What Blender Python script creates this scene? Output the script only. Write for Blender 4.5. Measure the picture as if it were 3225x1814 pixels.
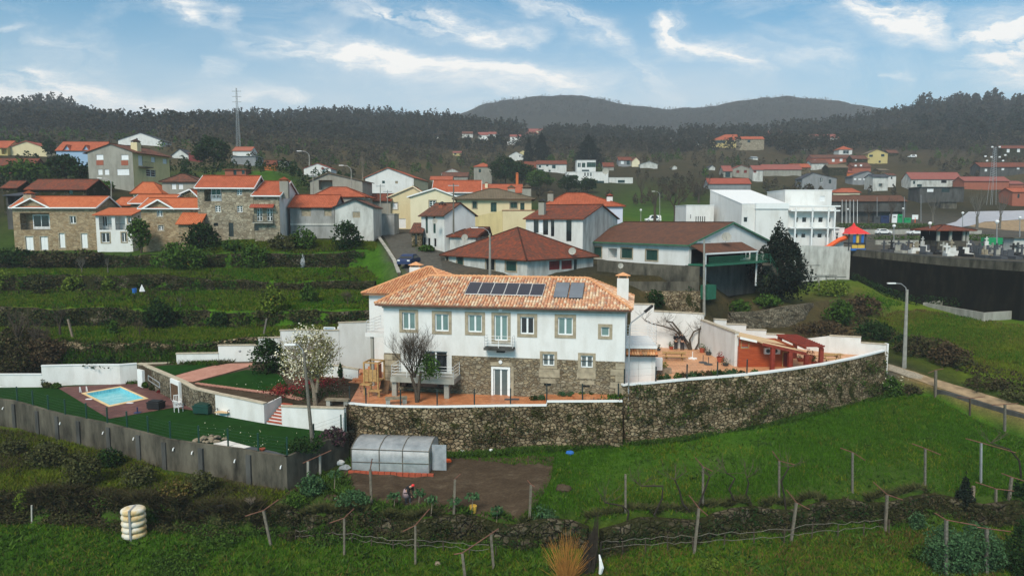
import bpy,math,random
import numpy as np
from mathutils import Vector,Matrix
from mathutils.bvhtree import BVHTree
rnd=random.Random(7)
nr=np.random.default_rng(7)
for o in list(bpy.data.objects):bpy.data.objects.remove(o)
S=bpy.context.scene
COL=S.collection
rad=math.radians
# ---------------- camera,sky,sun,exposure
F=2150.0;PITCH=rad(5.76);CZ=30.0
cd=bpy.data.cameras.new('camera');cam=bpy.data.objects.new('camera',cd);COL.objects.link(cam)
cam.location=(0,0,CZ);cam.rotation_euler=(math.pi/2-PITCH,0,0)
cd.sensor_width=36;cd.lens=36*F/3225;cd.clip_start=0.5;cd.clip_end=9000
S.camera=cam
S.render.engine='CYCLES'
S.view_settings.view_transform='Standard';S.view_settings.look='None'
S.view_settings.exposure=0.12;S.view_settings.gamma=1;S.view_settings.use_curve_mapping=False
SUN_EL,SUN_AZ=42,200      # azimuth:degrees from +Y clockwise;light arrives from behind the camera,a little right
sl=bpy.data.lights.new('sun','SUN');sun=bpy.data.objects.new('sun',sl);COL.objects.link(sun)
sl.energy=3.4;sl.angle=rad(20);sl.color=(1,.92,.80)
_sd=Vector((math.sin(rad(SUN_AZ))*math.cos(rad(SUN_EL)),math.cos(rad(SUN_AZ))*math.cos(rad(SUN_EL)),math.sin(rad(SUN_EL))))
sun.rotation_euler=_sd.to_track_quat('Z','Y').to_euler();sun.location=(0,-50,150)
class NT:
 def __init__(s,tree):s.t=tree;s.n=tree.nodes;s.l=tree.links
 def new(s,ty,**kw):
  n=s.n.new(ty)
  for k,v in kw.items():setattr(n,k,v)
  return n
 def set(s,sock,v):
  if hasattr(v,'is_output') or isinstance(v,bpy.types.NodeSocket):s.l.new(v,sock)
  else:
   if isinstance(v,(tuple,list)) and len(v) == 3 and sock.type == 'RGBA':v=(*v,1)
   sock.default_value=v
 def pos(s):return s.new('ShaderNodeNewGeometry').outputs['Position']
 def uv(s):return s.new('ShaderNodeTexCoord').outputs['UV']
 def obj(s):return s.new('ShaderNodeTexCoord').outputs['Object']
 def isl(s):return s.new('ShaderNodeNewGeometry').outputs['Random Per Island']
 def map(s,v,scale=(1,1,1),rot=(0,0,0),loc=(0,0,0)):
  m=s.new('ShaderNodeMapping');s.set(m.inputs[0],v)
  m.inputs['Scale'].default_value=scale;m.inputs['Rotation'].default_value=rot;m.inputs['Location'].default_value=loc
  return m.outputs[0]
 def noise(s,v,scale,detail=4,rough=.55,dist=0,out=0):
  n=s.new('ShaderNodeTexNoise');s.set(n.inputs['Vector'],v);n.inputs['Scale'].default_value=scale
  n.inputs['Detail'].default_value=detail;n.inputs['Roughness'].default_value=rough;n.inputs['Distortion'].default_value=dist
  return n.outputs[out]
 def vor(s,v,scale,feature='F1',out='Distance',rand=1):
  n=s.new('ShaderNodeTexVoronoi');n.feature=feature;s.set(n.inputs['Vector'],v);n.inputs['Scale'].default_value=scale
  n.inputs['Randomness'].default_value=rand
  return n.outputs[out]
 def ramp(s,f,stops,interp='LINEAR'):
  n=s.new('ShaderNodeValToRGB');s.set(n.inputs[0],f);e=n.color_ramp.elements;n.color_ramp.interpolation=interp
  while len(e) < len(stops):e.new(.5)
  for i,(p,c) in enumerate(stops):
   e[i].position=p
   e[i].color=(c,c,c,1) if not isinstance(c,(tuple,list)) else (*c,1)
  return n.outputs[0]
 def mix(s,f,a,b,mode='MIX'):
  n=s.new('ShaderNodeMix');n.data_type='RGBA';n.blend_type=mode;n.clamp_factor=True
  s.set(n.inputs[0],f);s.set(n.inputs[6],a);s.set(n.inputs[7],b);return n.outputs[2]
 def m(s,op,a,b=0.0,c=0.0):
  n=s.new('ShaderNodeMath');n.operation=op;s.set(n.inputs[0],a);s.set(n.inputs[1],b);s.set(n.inputs[2],c);return n.outputs[0]
 def sep(s,v):
  n=s.new('ShaderNodeSeparateXYZ');s.set(n.inputs[0],v);return n.outputs
 def comb(s,x,y,z):
  n=s.new('ShaderNodeCombineXYZ');s.set(n.inputs[0],x);s.set(n.inputs[1],y);s.set(n.inputs[2],z);return n.outputs[0]
 def bump(s,h,strength=.5,dist=.05):
  n=s.new('ShaderNodeBump');s.set(n.inputs['Height'],h);n.inputs['Strength'].default_value=strength;n.inputs['Distance'].default_value=dist;return n.outputs[0]
# ---------------- world:Nishita sky plus wispy cirrus
W=bpy.data.worlds.new('World');S.world=W;W.use_nodes=True
n=NT(W.node_tree);n.n.clear()
sky=n.new('ShaderNodeTexSky',sky_type='NISHITA');sky.sun_disc=False
sky.sun_elevation=rad(SUN_EL);sky.sun_rotation=rad(SUN_AZ);sky.altitude=200;sky.air_density=1.0;sky.dust_density=1.2;sky.ozone_density=3.0
gen=n.new('ShaderNodeTexCoord').outputs['Generated']
sx,sy,sz=n.sep(gen)
tx_=n.m('DIVIDE',sx,n.m('MAXIMUM',sy,.02));tz_=n.m('DIVIDE',sz,n.m('MAXIMUM',sy,.02))   # azimuth / elevation tangents towards the valley
def streaks(n,items):
 "soft cirrus bands: (x0,z0,x1,z1,half width,strength) in sky tangents"
 tot=None
 wv=n.comb(n.m('MULTIPLY',tx_,1.0),n.m('MULTIPLY',tz_,2.2),0.0)
 w1=n.sep(n.noise(wv,5.5,6,.62,0,1));
 xx=n.m('ADD',tx_,n.m('MULTIPLY',n.m('SUBTRACT',w1[0],.5),.16));zz=n.m('ADD',tz_,n.m('MULTIPLY',n.m('SUBTRACT',w1[1],.5),.085))
 for (x0,z0,x1,z1,hw,st) in items:
  L=math.hypot(x1-x0,z1-z0);cx,cz=(x1-x0)/L,(z1-z0)/L
  dx=n.m('SUBTRACT',xx,x0);dz=n.m('SUBTRACT',zz,z0)
  a=n.m('ADD',n.m('MULTIPLY',dx,cx),n.m('MULTIPLY',dz,cz))
  b=n.m('SUBTRACT',n.m('MULTIPLY',dz,cx),n.m('MULTIPLY',dx,cz))
  t=n.m('DIVIDE',a,L)
  env=n.m('MULTIPLY',n.m('SUBTRACT',1.0,n.m('POWER',n.m('ABSOLUTE',n.m('SUBTRACT',n.m('MULTIPLY',t,2.0),1.0)),3.0)),1.0)
  env=n.m('MAXIMUM',env,0.0)
  g=n.m('EXPONENT',n.m('MULTIPLY',n.m('POWER',n.m('DIVIDE',b,hw),2.0),-1.0))
  k_=items.index((x0,z0,x1,z1,hw,st));fb_=n.noise(n.comb(n.m('MULTIPLY',a,7.0),n.m('MULTIPLY',b,34.0),k_*3.1),1.0,7,.62,.9)
  fb_=n.m('MINIMUM',n.m('MAXIMUM',n.m('SUBTRACT',n.m('MULTIPLY',fb_,4.2),1.45),0.0),1.25)
  v=n.m('MULTIPLY',n.m('MULTIPLY',n.m('MULTIPLY',g,env),st),fb_)
  tot=v if tot is None else n.m('ADD',tot,v)
 return tot
def sp(x,y):return ((x-1612.5)/F,math.tan(math.atan(-(y-907)/F)-PITCH))
def st_(x0,y0,x1,y1,w,s):a=sp(x0,y0);b=sp(x1,y1);return (*a,*b,w/F,s)
CL=[st_(700,100,1700,240,34,1.0),st_(1050,150,1950,280,30,.85),st_(1100,0,1600,110,30,1.0),st_(1600,0,1990,140,26,.8),
  st_(2080,10,2140,130,42,.9),st_(2060,90,2420,215,24,.9),st_(2520,-40,3000,120,40,1.1),st_(2980,180,3400,60,75,1.25),
  st_(500,10,800,60,24,.7),st_(0,225,500,300,40,.8),st_(-300,300,700,335,38,.7),st_(640,180,780,215,26,.6),
  st_(2740,258,2880,268,12,.6),st_(1250,235,1700,300,24,.5),st_(1900,150,2150,300,40,.45),st_(1450,90,1750,130,26,.6),st_(40,70,170,75,10,.5),st_(750,290,1000,300,16,.5),
  st_(100,120,400,190,34,.35),st_(2300,130,2700,200,60,.3),st_(2900,230,3300,240,40,.5)]
body=streaks(n,CL)
fine=n.noise(n.comb(n.m('MULTIPLY',tx_,1.0),n.m('MULTIPLY',tz_,3.2),3.7),13,8,.68,.6)
fib=n.noise(n.map(n.comb(tx_,tz_,1.3),(1,5.5,1),(0,0,rad(-14))),9,8,.66,.8)
tex=n.m('ADD',n.m('MULTIPLY',fine,.9),n.m('MULTIPLY',fib,1.1))
dens=n.m('MULTIPLY',body,n.m('SUBTRACT',n.m('MULTIPLY',tex,1.9),.75))
wisp=n.m('MULTIPLY',n.ramp(n.noise(n.map(n.comb(tx_,tz_,5.1),(1,2.6,1),(0,0,rad(-20))),3.2,9,.7,.5),[(.5,0.0),(.8,1.0)]),.45)
dens=n.m('MINIMUM',n.m('MAXIMUM',n.m('ADD',dens,wisp),0.0),1.0)
low=n.ramp(tz_,[(.0,1.0),(.16,.9),(.22,.55),(.30,.15),(.40,0.0)])
lown=n.m('MULTIPLY',low,n.ramp(n.noise(n.comb(tx_,n.m('MULTIPLY',tz_,3.0),.4),2.6,6,.6),[(.3,.55),(.7,1.0)]))
skyc=n.mix(1.0,sky.outputs[0],(.22,.96,1.08),'MULTIPLY')
c1=n.mix(lown,skyc,(6.6,7.2,7.6))
c2=n.mix(n.m('MULTIPLY',dens,.93),c1,(9.8,9.5,9.0))
c2=n.mix(n.ramp(sz,[(.46,0.0),(.62,.85)]),c2,(7.4,7.1,6.6))  # pale cloud deck overhead, out of view, added to neutralise the fill light
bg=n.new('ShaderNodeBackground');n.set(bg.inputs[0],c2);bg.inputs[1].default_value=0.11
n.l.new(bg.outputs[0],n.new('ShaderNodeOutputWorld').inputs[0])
# ---------------- geometry helpers
cP,sP=math.cos(PITCH),math.sin(PITCH)
def ray(px,py):
 u=(px-1612.5)/F;v=-(py-907.0)/F;dy=cP+v*sP
 return (u/dy,1.0,(-sP+v*cP)/dy)
def PD(px,py,D):r=ray(px,py);return (r[0]*D,D,CZ+r[2]*D)
def PZ(px,py,z):r=ray(px,py);D=(z-CZ)/r[2];return (r[0]*D,D,z)
def DZ(py,z):return (z-CZ)/ray(0,py)[2]
def tpx(px,D,z):# world X of pixel column px at depth D and height z
 t=(z-CZ)/D;v=(t*cP+sP)/(cP-t*sP);return (px-1612.5)/F/(cP+v*sP)*D
def tag(o,label=None,cat=None,group=None,kind=None):
 if label:o['label']=label
 if cat:o['category']=cat
 if group:o['group']=group
 if kind:o['kind']=kind
 return o
def empty(name,label,cat,loc=(0,0,0),rz=0.0,group=None):
 o=bpy.data.objects.new(name,None);COL.objects.link(o);o.location=loc;o.rotation_euler=(0,0,rz);o.empty_display_size=.3
 return tag(o,label,cat,group)
class MB:
 def __init__(s):s.v=[];s.f=[];s.uv=[];s.mi=[];s.cur=0
 def add(s,vs,fs,uvs=None):
  b=len(s.v);s.v.extend(vs)
  for i,f in enumerate(fs):
   s.f.append([b+k for k in f]);s.mi.append(s.cur)
   s.uv.append(uvs[i] if uvs else [(0.0,0.0)]*len(f))
 def box(s,x0,y0,z0,x1,y1,z1):
  s.add([(x0,y0,z0),(x1,y0,z0),(x1,y1,z0),(x0,y1,z0),(x0,y0,z1),(x1,y0,z1),(x1,y1,z1),(x0,y1,z1)],
    [(0,3,2,1),(4,5,6,7),(0,1,5,4),(1,2,6,5),(2,3,7,6),(3,0,4,7)])
 def cbox(s,c,sz,rz=0.0,rx=0.0,ry=0.0):
  R=Matrix.Rotation(rz,3,'Z') @ Matrix.Rotation(ry,3,'Y') @ Matrix.Rotation(rx,3,'X')
  vs=[tuple(R @ Vector((sz[0]*a/2,sz[1]*b/2,sz[2]*d/2))+Vector(c)) for a,b,d in
    [(-1,-1,-1),(1,-1,-1),(1,1,-1),(-1,1,-1),(-1,-1,1),(1,-1,1),(1,1,1),(-1,1,1)]]
  s.add(vs,[(0,3,2,1),(4,5,6,7),(0,1,5,4),(1,2,6,5),(2,3,7,6),(3,0,4,7)])
 def bar(s,a,b,w,h=None):
  a=Vector(a);b=Vector(b);h=h or w;d=(b-a)
  if d.length < 1e-6:return
  d.normalize();up=Vector((0,0,1)) if abs(d.z) < .95 else Vector((0,1,0))
  x=d.cross(up).normalized();y=x.cross(d)
  vs=[]
  for p in (a,b):
   for i,j in ((-1,-1),(1,-1),(1,1),(-1,1)):vs.append(tuple(p+x*i*w/2+y*j*h/2))
  s.add(vs,[(0,1,2,3),(7,6,5,4),(0,4,5,1),(1,5,6,2),(2,6,7,3),(3,7,4,0)])
 def tube(s,pts,r,n=6,cap=True):
  pts=[Vector(p) for p in pts];rs=r if isinstance(r,(list,tuple)) else [r]*len(pts)
  vs=[];px=None
  for i,p in enumerate(pts):
   d=(pts[min(i+1,len(pts)-1)]-pts[max(i-1,0)])
   if d.length < 1e-9:d=Vector((0,0,1))
   d.normalize()
   if px is None:px=d.cross(Vector((0,0,1)) if abs(d.z) < .9 else Vector((1,0,0))).normalized()
   else:
    px=px-d*px.dot(d)
    px=px.normalized() if px.length > 1e-6 else d.orthogonal().normalized()
   y=d.cross(px)
   for k in range(n):
    a=2*math.pi*k/n;vs.append(tuple(p+(px*math.cos(a)+y*math.sin(a))*rs[i]))
  fs=[]
  for i in range(len(pts)-1):
   for k in range(n):fs.append((i*n+k,i*n+(k+1) % n,(i+1)*n+(k+1) % n,(i+1)*n+k))
  if cap:fs.append(tuple(range(n-1,-1,-1)));fs.append(tuple((len(pts)-1)*n+k for k in range(n)))
  s.add(vs,fs)
 def lathe(s,c,prof,n=16,sx=1,sy=1):
  vs=[]
  for r,z in prof:
   for k in range(n):a=2*math.pi*k/n;vs.append((c[0]+r*sx*math.cos(a),c[1]+r*sy*math.sin(a),c[2]+z))
  fs=[(i*n+k,i*n+(k+1) % n,(i+1)*n+(k+1) % n,(i+1)*n+k) for i in range(len(prof)-1) for k in range(n)]
  fs.append(tuple(range(n-1,-1,-1)));fs.append(tuple((len(prof)-1)*n+k for k in range(n)))
  s.add(vs,fs)
 def slab(s,poly,z0,z1):# polygon of (x,y) or (x,y,z);extruded z0..z1 (or z-offsets when 3D)
  n=len(poly)
  if len(poly[0]) == 3:lo=[(p[0],p[1],p[2]+z0) for p in poly];hi=[(p[0],p[1],p[2]+z1) for p in poly]
  else:lo=[(p[0],p[1],z0) for p in poly];hi=[(p[0],p[1],z1) for p in poly]
  ar=sum(poly[i][0]*poly[(i+1) % n][1]-poly[(i+1) % n][0]*poly[i][1] for i in range(n))
  if ar < 0:lo.reverse();hi.reverse()
  s.add(lo+hi,[tuple(range(n-1,-1,-1)),tuple(range(n,2*n))]+[(i,(i+1) % n,n+(i+1) % n,n+i) for i in range(n)])
 def build(s,name,mats,parent=None,smooth=False,world=False):
  me=bpy.data.meshes.new(name)
  me.from_pydata([tuple(v) for v in s.v],[],s.f)
  mats=mats if isinstance(mats,(list,tuple)) else [mats]
  for m_ in mats:me.materials.append(m_)
  if any(any(u != (0.0,0.0) for u in q) for q in s.uv):
   ul=me.uv_layers.new(name='UVMap');flat=[c for q in s.uv for u in q for c in u];ul.data.foreach_set('uv',flat)
  if len(mats) > 1:me.polygons.foreach_set('material_index',s.mi)
  if smooth:me.polygons.foreach_set('use_smooth',[True]*len(me.polygons))
  me.update()
  o=bpy.data.objects.new(name,me);COL.objects.link(o)
  if parent is not None:
   o.parent=parent
   if world:me.transform(wmat(parent).inverted())
  return o
def wmat(o):
 m_=Matrix.LocRotScale(o.location,o.rotation_euler,o.scale)
 return wmat(o.parent) @ m_ if o.parent else m_
def npmesh(name,V,Fc,mat,parent=None,smooth=False):
 "fast mesh from numpy arrays; all faces the same size"
 me=bpy.data.meshes.new(name);nv=len(V);k=Fc.shape[1];nf=len(Fc)
 me.vertices.add(nv);me.vertices.foreach_set('co',np.asarray(V,dtype=np.float32).ravel())
 me.loops.add(nf*k);me.loops.foreach_set('vertex_index',np.asarray(Fc,dtype=np.int32).ravel())
 me.polygons.add(nf);me.polygons.foreach_set('loop_start',np.arange(0,nf*k,k,dtype=np.int32))
 me.polygons.foreach_set('use_smooth',np.full(nf,smooth))
 me.materials.append(mat);me.update(calc_edges=True)
 o=bpy.data.objects.new(name,me);COL.objects.link(o)
 if parent is not None:o.parent=parent
 return o
def copy_tree(o,parent=None):
 c=o.copy();COL.objects.link(c)
 if parent is not None:c.parent=parent
 for ch in [q for q in bpy.data.objects if q.parent == o]:copy_tree(ch,c)
 return c
def interp(tab,x):
 if x <= tab[0][0]:return tab[0][1:]
 for a,b in zip(tab,tab[1:]):
  if x <= b[0]:
   t=(x-a[0])/(b[0]-a[0]);return tuple(p+(q-p)*t for p,q in zip(a[1:],b[1:]))
 return tab[-1][1:]
# ---------------- materials
MT={}
def mat(name,fn,rough=.85,spec=.3):
 m_=bpy.data.materials.new(name);m_.use_nodes=True
 t=NT(m_.node_tree);b=t.n['Principled BSDF'];b.inputs['Roughness'].default_value=rough
 b.inputs['Specular IOR Level'].default_value=spec
 r=fn(t)
 if isinstance(r,tuple) and len(r) == 2 and not isinstance(r[0],float):
  t.set(b.inputs['Base Color'],r[0])
  if r[1] is not None:t.l.new(r[1],b.inputs['Normal'])
 else:t.set(b.inputs['Base Color'],r)
 MT[name]=m_
 return m_
def plain(name,c,rough=.7,spec=.3,metal=0,var=.12,sc=3.0):
 def fn(t):
  nz=t.noise(t.pos(),sc,5)
  return (t.mix(t.ramp(nz,[(.3,0.0),(.7,1.0)]),tuple(v*(1-var) for v in c),tuple(min(1,v*(1+var)) for v in c)),None)
 m_=mat(name,fn,rough,spec);m_.node_tree.nodes['Principled BSDF'].inputs['Metallic'].default_value=metal
 return m_
def plaster(name,c,stain=(.25,.24,.2),amt=.35,grime=.0):
 def fn(t):
  p=t.pos()
  st=t.noise(t.map(p,(.9,.9,.3)),1.0,7,.62)
  blot=t.noise(p,.45,6,.6)
  f=t.m('MULTIPLY',t.ramp(st,[(.46-grime*.2,0.0),(.78-grime*.2,1.0)]),amt)
  c1=t.mix(f,c,stain)
  c1=t.mix(t.m('MULTIPLY',t.ramp(blot,[(.45,0.0),(.75,1.0)]),amt*.6),c1,tuple(v*.72 for v in c))
  fine=t.noise(p,9,4)
  return (t.mix(.10,c1,t.ramp(fine,[(.3,.5),(.7,1.0)]),'MULTIPLY'),t.bump(fine,.15,.01))
 return mat(name,fn,.85,.2)
def stone(name,cols,mortar,sc=2.2,sq=1.5,gap=.06,bd=.05,moss=None,mossamt=0,dirt=.35):
 def fn(t):
  p=t.pos();pz=t.map(p,(1,1,sq))
  w=t.new('ShaderNodeVectorMath');w.operation='MULTIPLY_ADD';t.set(w.inputs[0],t.noise(pz,1.3,3,.5,0,1));w.inputs[1].default_value=(.35,.35,.35);t.set(w.inputs[2],pz)
  v=w.outputs[0]
  cell=t.sep(t.vor(v,sc,'F1','Color'))
  ed=t.vor(v,sc,'DISTANCE_TO_EDGE','Distance')
  k=len(cols);base=t.ramp(cell[0],[(i/max(1,k-1),cc) for i,cc in enumerate(cols)])
  base=t.mix(.55,base,t.ramp(cell[1],[(0,.55),(1,1.25)]),'MULTIPLY')
  fine=t.noise(p,7,6,.7)
  base=t.mix(.6,base,t.ramp(fine,[(.3,.6),(.7,1.15)]),'MULTIPLY')
  mort=t.ramp(ed,[(gap*.35,1.0),(gap,0.0)])
  c1=t.mix(mort,base,mortar)
  dn=t.noise(p,.5,6,.65)
  c1=t.mix(t.m('MULTIPLY',t.ramp(dn,[(.4,0.0),(.65,1.0)]),dirt),c1,tuple(q*.35 for q in cols[0]))
  if moss:
   mn=t.noise(p,.8,8,.72,.4)
   c1=t.mix(t.ramp(mn,[(.62-mossamt*.3,0.0),(.68-mossamt*.3,1.0)]),c1,moss)
  h=t.m('ADD',t.ramp(ed,[(0,0.0),(gap*1.6,1.0)]),t.m('MULTIPLY',fine,.35))
  return (c1,t.bump(h,.9,bd))
 return mat(name,fn,.92,.15)
def tiles(name,cols,pitch=.24,rowl=.38,contrast=.5,blotch=None,bamt=.4,bumpd=.05):
 "clay roof tiles in the roof plane's own metres (UV)"
 def fn(t):
  u,v,_=t.sep(t.uv())
  cu=t.m('FLOOR',t.m('DIVIDE',u,pitch));cv=t.m('FLOOR',t.m('DIVIDE',v,rowl))
  wn=t.new('ShaderNodeTexWhiteNoise');wn.noise_dimensions='2D';t.l.new(t.comb(cu,cv,0.0),wn.inputs['Vector'])
  k=len(cols);base=t.ramp(wn.outputs[0],[(i/max(1,k-1),cc) for i,cc in enumerate(cols)])
  wave=t.m('ABSOLUTE',t.m('SINE',t.m('MULTIPLY',u,math.pi/pitch)))
  row=t.m('FRACT',t.m('DIVIDE',v,rowl))
  groove=t.m('MULTIPLY',t.ramp(wave,[(0,1-contrast),(.55,1.0)]),t.ramp(row,[(.0,1-contrast*.7),(.14,1.0)]))
  c1=t.mix(1.0,base,groove,'MULTIPLY')
  if blotch:
   bn=t.noise(t.pos(),.7,7,.68)
   c1=t.mix(t.m('MULTIPLY',t.ramp(bn,[(.42,0.0),(.62,1.0)]),bamt),c1,blotch)
  h=t.m('ADD',wave,t.m('MULTIPLY',t.m('SUBTRACT',1.0,row),.5))
  return (c1,t.bump(h,.8,bumpd))
 return mat(name,fn,.85,.2)
def leafy(name,cols,rough=.85,trans=.0,spec=.03):
 def fn(t):
  r=t.isl();k=len(cols)
  c1=t.ramp(r,[(i/max(1,k-1),cc) for i,cc in enumerate(cols)])
  nz=t.noise(t.pos(),.9,4)
  return (t.mix(.5,c1,t.ramp(nz,[(.3,.65),(.7,1.35)]),'MULTIPLY'),None)
 return mat(name,fn,rough,spec)
def groundmat(name,attr='gc',sc=1.0):
 def fn(t):
  a=t.new('ShaderNodeVertexColor');a.layer_name=attr;p=t.pos()
  n1=t.noise(p,.16,8,.65);n2=t.noise(p,1.1,7,.7);n3=t.noise(p,7,5,.7)
  c1=t.mix(.75,a.outputs[0],t.ramp(n1,[(.3,(.6,.65,.65)),(.5,(1,1,1)),(.7,(1.45,1.2,1.05))]),'MULTIPLY')
  c1=t.mix(.8,c1,t.ramp(n2,[(.25,(.5,.55,.55)),(.5,(1,1,1)),(.75,(1.45,1.35,1.2))]),'MULTIPLY')
  c1=t.mix(.8,c1,t.ramp(n3,[(.25,.45),(.5,1.0),(.75,1.5)]),'MULTIPLY')
  return (c1,t.bump(t.m('ADD',n3,t.m('MULTIPLY',n2,2.0)),.8,.12))
 return mat(name,fn,.95,.05)
groundmat('ground')
plaster('white_wall',(.68,.675,.66),(.38,.35,.30),.48)
plaster('white_far',(.60,.60,.58),(.26,.25,.22),.5)
plaster('white_dirty',(.55,.55,.52),(.15,.14,.12),.75,.25)
plaster('grey_dirty',(.34,.34,.33),(.12,.12,.11),.8,.35)
plaster('grey_render',(.30,.29,.25),(.12,.11,.09),.6,.2)
plaster('grey_cool',(.24,.25,.26),(.10,.10,.10),.5,.2)
plaster('cream',(.62,.53,.33),(.35,.28,.15),.3)
plaster('cream_pale',(.68,.61,.43),(.4,.33,.2),.25)
plaster('ochre',(.5,.40,.17),(.25,.2,.1),.4)
plaster('khaki',(.60,.50,.26),(.25,.2,.1),.4)
plaster('blue_wall',(.30,.42,.58),(.2,.28,.4),.2)
plaster('lavender',(.55,.57,.66),(.4,.42,.5),.2)
plaster('brick_red',(.32,.10,.06),(.15,.06,.04),.4)
plaster('brick_orange',(.55,.14,.04),(.3,.08,.03),.4)
plaster('concrete',(.13,.118,.092),(.022,.022,.019),1.0,.45)
plaster('concrete_dark',(.085,.085,.08),(.02,.02,.018),.9,.4)
plaster('concrete_pale',(.36,.35,.31),(.12,.12,.10),.7,.2)
plaster('black_wall',(.010,.010,.008),(.030,.029,.020),.7,.0)
stone('granite',[(.17,.125,.075),(.26,.21,.14),(.30,.26,.19),(.22,.18,.12),(.38,.30,.19)],(.11,.085,.06),2.9,1.7,.07,.05,dirt=.25)
stone('granite_house',[(.27,.185,.10),(.36,.265,.16),(.42,.33,.21),(.30,.22,.13)],(.21,.16,.11),2.2,1.9,.05,.02,dirt=.22)
stone('granite_grey',[(.25,.20,.14),(.36,.31,.225),(.44,.39,.29),(.28,.235,.165)],(.15,.125,.09),1.8,1.7,.05,.03,dirt=.35)
stone('drystone',[(.14,.10,.055),(.28,.215,.13),(.35,.28,.18),(.19,.14,.085),(.48,.38,.25)],(.035,.028,.017),2.8,1.5,.08,.10,moss=(.034,.036,.012),mossamt=.30,dirt=.4)
stone('drystone_dark',[(.07,.06,.04),(.12,.10,.07),(.15,.13,.09),(.09,.075,.05)],(.008,.008,.006),2.1,1.3,.09,.08,moss=(.028,.030,.012),mossamt=.62,dirt=.6)
stone('gardenstone',[(.12,.095,.06),(.20,.17,.12),(.25,.215,.155),(.15,.12,.08)],(.03,.025,.018),2.6,1.2,.07,.05,dirt=.4)
plain('ashlar',(.31,.26,.185),.85,.2,0,.28,2.5)
plain('coping',(.40,.35,.27),.9,.1,0,.22,3)
tiles('tile_main',[(.62,.42,.24),(.50,.20,.10),(.66,.50,.32),(.42,.15,.08),(.58,.30,.17),(.35,.22,.16),(.60,.36,.20)],.24,.40,.25)
tiles('tile_wing',[(.56,.27,.14),(.62,.33,.18),(.52,.22,.11)],.24,.40,.45)
tiles('tile_orange',[(.45,.125,.05),(.50,.15,.065),(.40,.105,.042)],.28,.40,.42,(.36,.07,.02),.35)
tiles('tile_orange2',[(.38,.095,.048),(.44,.115,.055),(.32,.08,.04)],.28,.40,.4,(.25,.06,.025),.6)
tiles('tile_red',[(.30,.075,.05),(.36,.09,.055)],.28,.40,.4,(.22,.04,.02),.5)
tiles('tile_pink',[(.29,.105,.085),(.24,.085,.07)],.3,.40,.4,(.25,.06,.05),.5)
tiles('tile_brown',[(.17,.062,.038),(.22,.075,.042),(.13,.055,.038),(.10,.05,.035)],.28,.40,.55,(.055,.035,.025),.7)
tiles('tile_rust',[(.24,.055,.025),(.17,.05,.03),(.13,.045,.03),(.30,.065,.025),(.10,.04,.028)],.26,.38,.6,(.07,.04,.028),.55)
tiles('tile_choc',[(.125,.055,.034),(.15,.065,.038),(.10,.048,.032)],.30,.34,.5,(.06,.035,.028),.5)
tiles('tile_olive',[(.17,.13,.085),(.14,.11,.075)],.3,.34,.4,(.09,.075,.05),.5)
tiles('tile_slate',[(.045,.05,.062),(.06,.065,.08)],.35,.34,.4)
tiles('tile_porch',[(.62,.28,.11),(.68,.40,.22),(.55,.2,.08)],.24,.30,.55)
plain('shingle_tan',(.56,.40,.24),.9,.1,0,.08,20)
plain('white_paint',(.72,.73,.73),.45,.4,0,.03)
plain('white_metal',(.70,.70,.70),.4,.4,0,.03)
plain('white_shutter',(.70,.71,.72),.6,.3,0,.06)
plain('green_shutter',(.012,.045,.035),.5,.4,0,.2)
plain('green_paint',(.02,.12,.07),.5,.4,0,.2)
plain('green_trim',(.04,.13,.07),.5,.4,0,.2)
plain('mint_paint',(.10,.32,.20),.6,.3,0,.2)
plain('red_paint',(.16,.02,.018),.6,.3,0,.3)
plain('red_wood',(.19,.028,.015),.55,.3,0,.3)
plain('brown_wood',(.10,.055,.03),.8,.2,0,.3)
plain('grey_wood',(.14,.122,.095),.9,.1,0,.3,6)
plain('pale_wood',(.36,.22,.09),.8,.2,0,.3,5)
plain('dark_wood',(.035,.028,.022),.85,.1,0,.3,6)
plain('rust_rod',(.14,.065,.045),.8,.2,0,.3,6)
plain('black',(.012,.012,.013),.6,.3)
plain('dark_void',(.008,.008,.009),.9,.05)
plain('dark_metal',(.02,.03,.03),.4,.4)
plain('dark_green_metal',(.01,.045,.035),.4,.4)
plain('galv',(.30,.31,.32),.45,.5,.3)
plain('pole_concrete',(.25,.245,.22),.9,.1,0,.2)
plain('blue_plastic',(.02,.12,.40),.5)
plain('navy_plastic',(.015,.03,.09),.5)
plain('green_plastic',(.01,.25,.09),.5)
plain('yellow_plastic',(.60,.38,.06),.5)
plain('orange_plastic',(.70,.10,.02),.5)
plain('red_plastic',(.60,.03,.03),.5)
plain('terracotta',(.33,.07,.035),.8)
plain('skin',(.45,.25,.17),.6)
plain('cloth_black',(.012,.012,.014),.9)
plain('cloth_dark',(.025,.025,.03),.9)
plain('cloth_lilac',(.30,.22,.24),.9)
plain('boot_grey',(.05,.055,.06),.6)
plain('solar_blue',(.012,.014,.028),.35,.35)
plain('asphalt',(.075,.072,.062),.9,.1,0,.3,2)
plain('paving_pale',(.34,.35,.39),.8,.2,0,.12,.5)
plain('dirt_track',(.27,.20,.125),.95,.05,0,.35,1.2)
plain('gravel_grey',(.26,.23,.18),.95,.05,0,.4,6)
plain('rock',(.22,.18,.13),.95,.1,0,.35,3)
plain('white_pebble',(.62,.60,.57),.9)
plain('slate_gravel',(.06,.065,.075),.9)
plain('rubber_black',(.01,.01,.01),.8)
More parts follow.
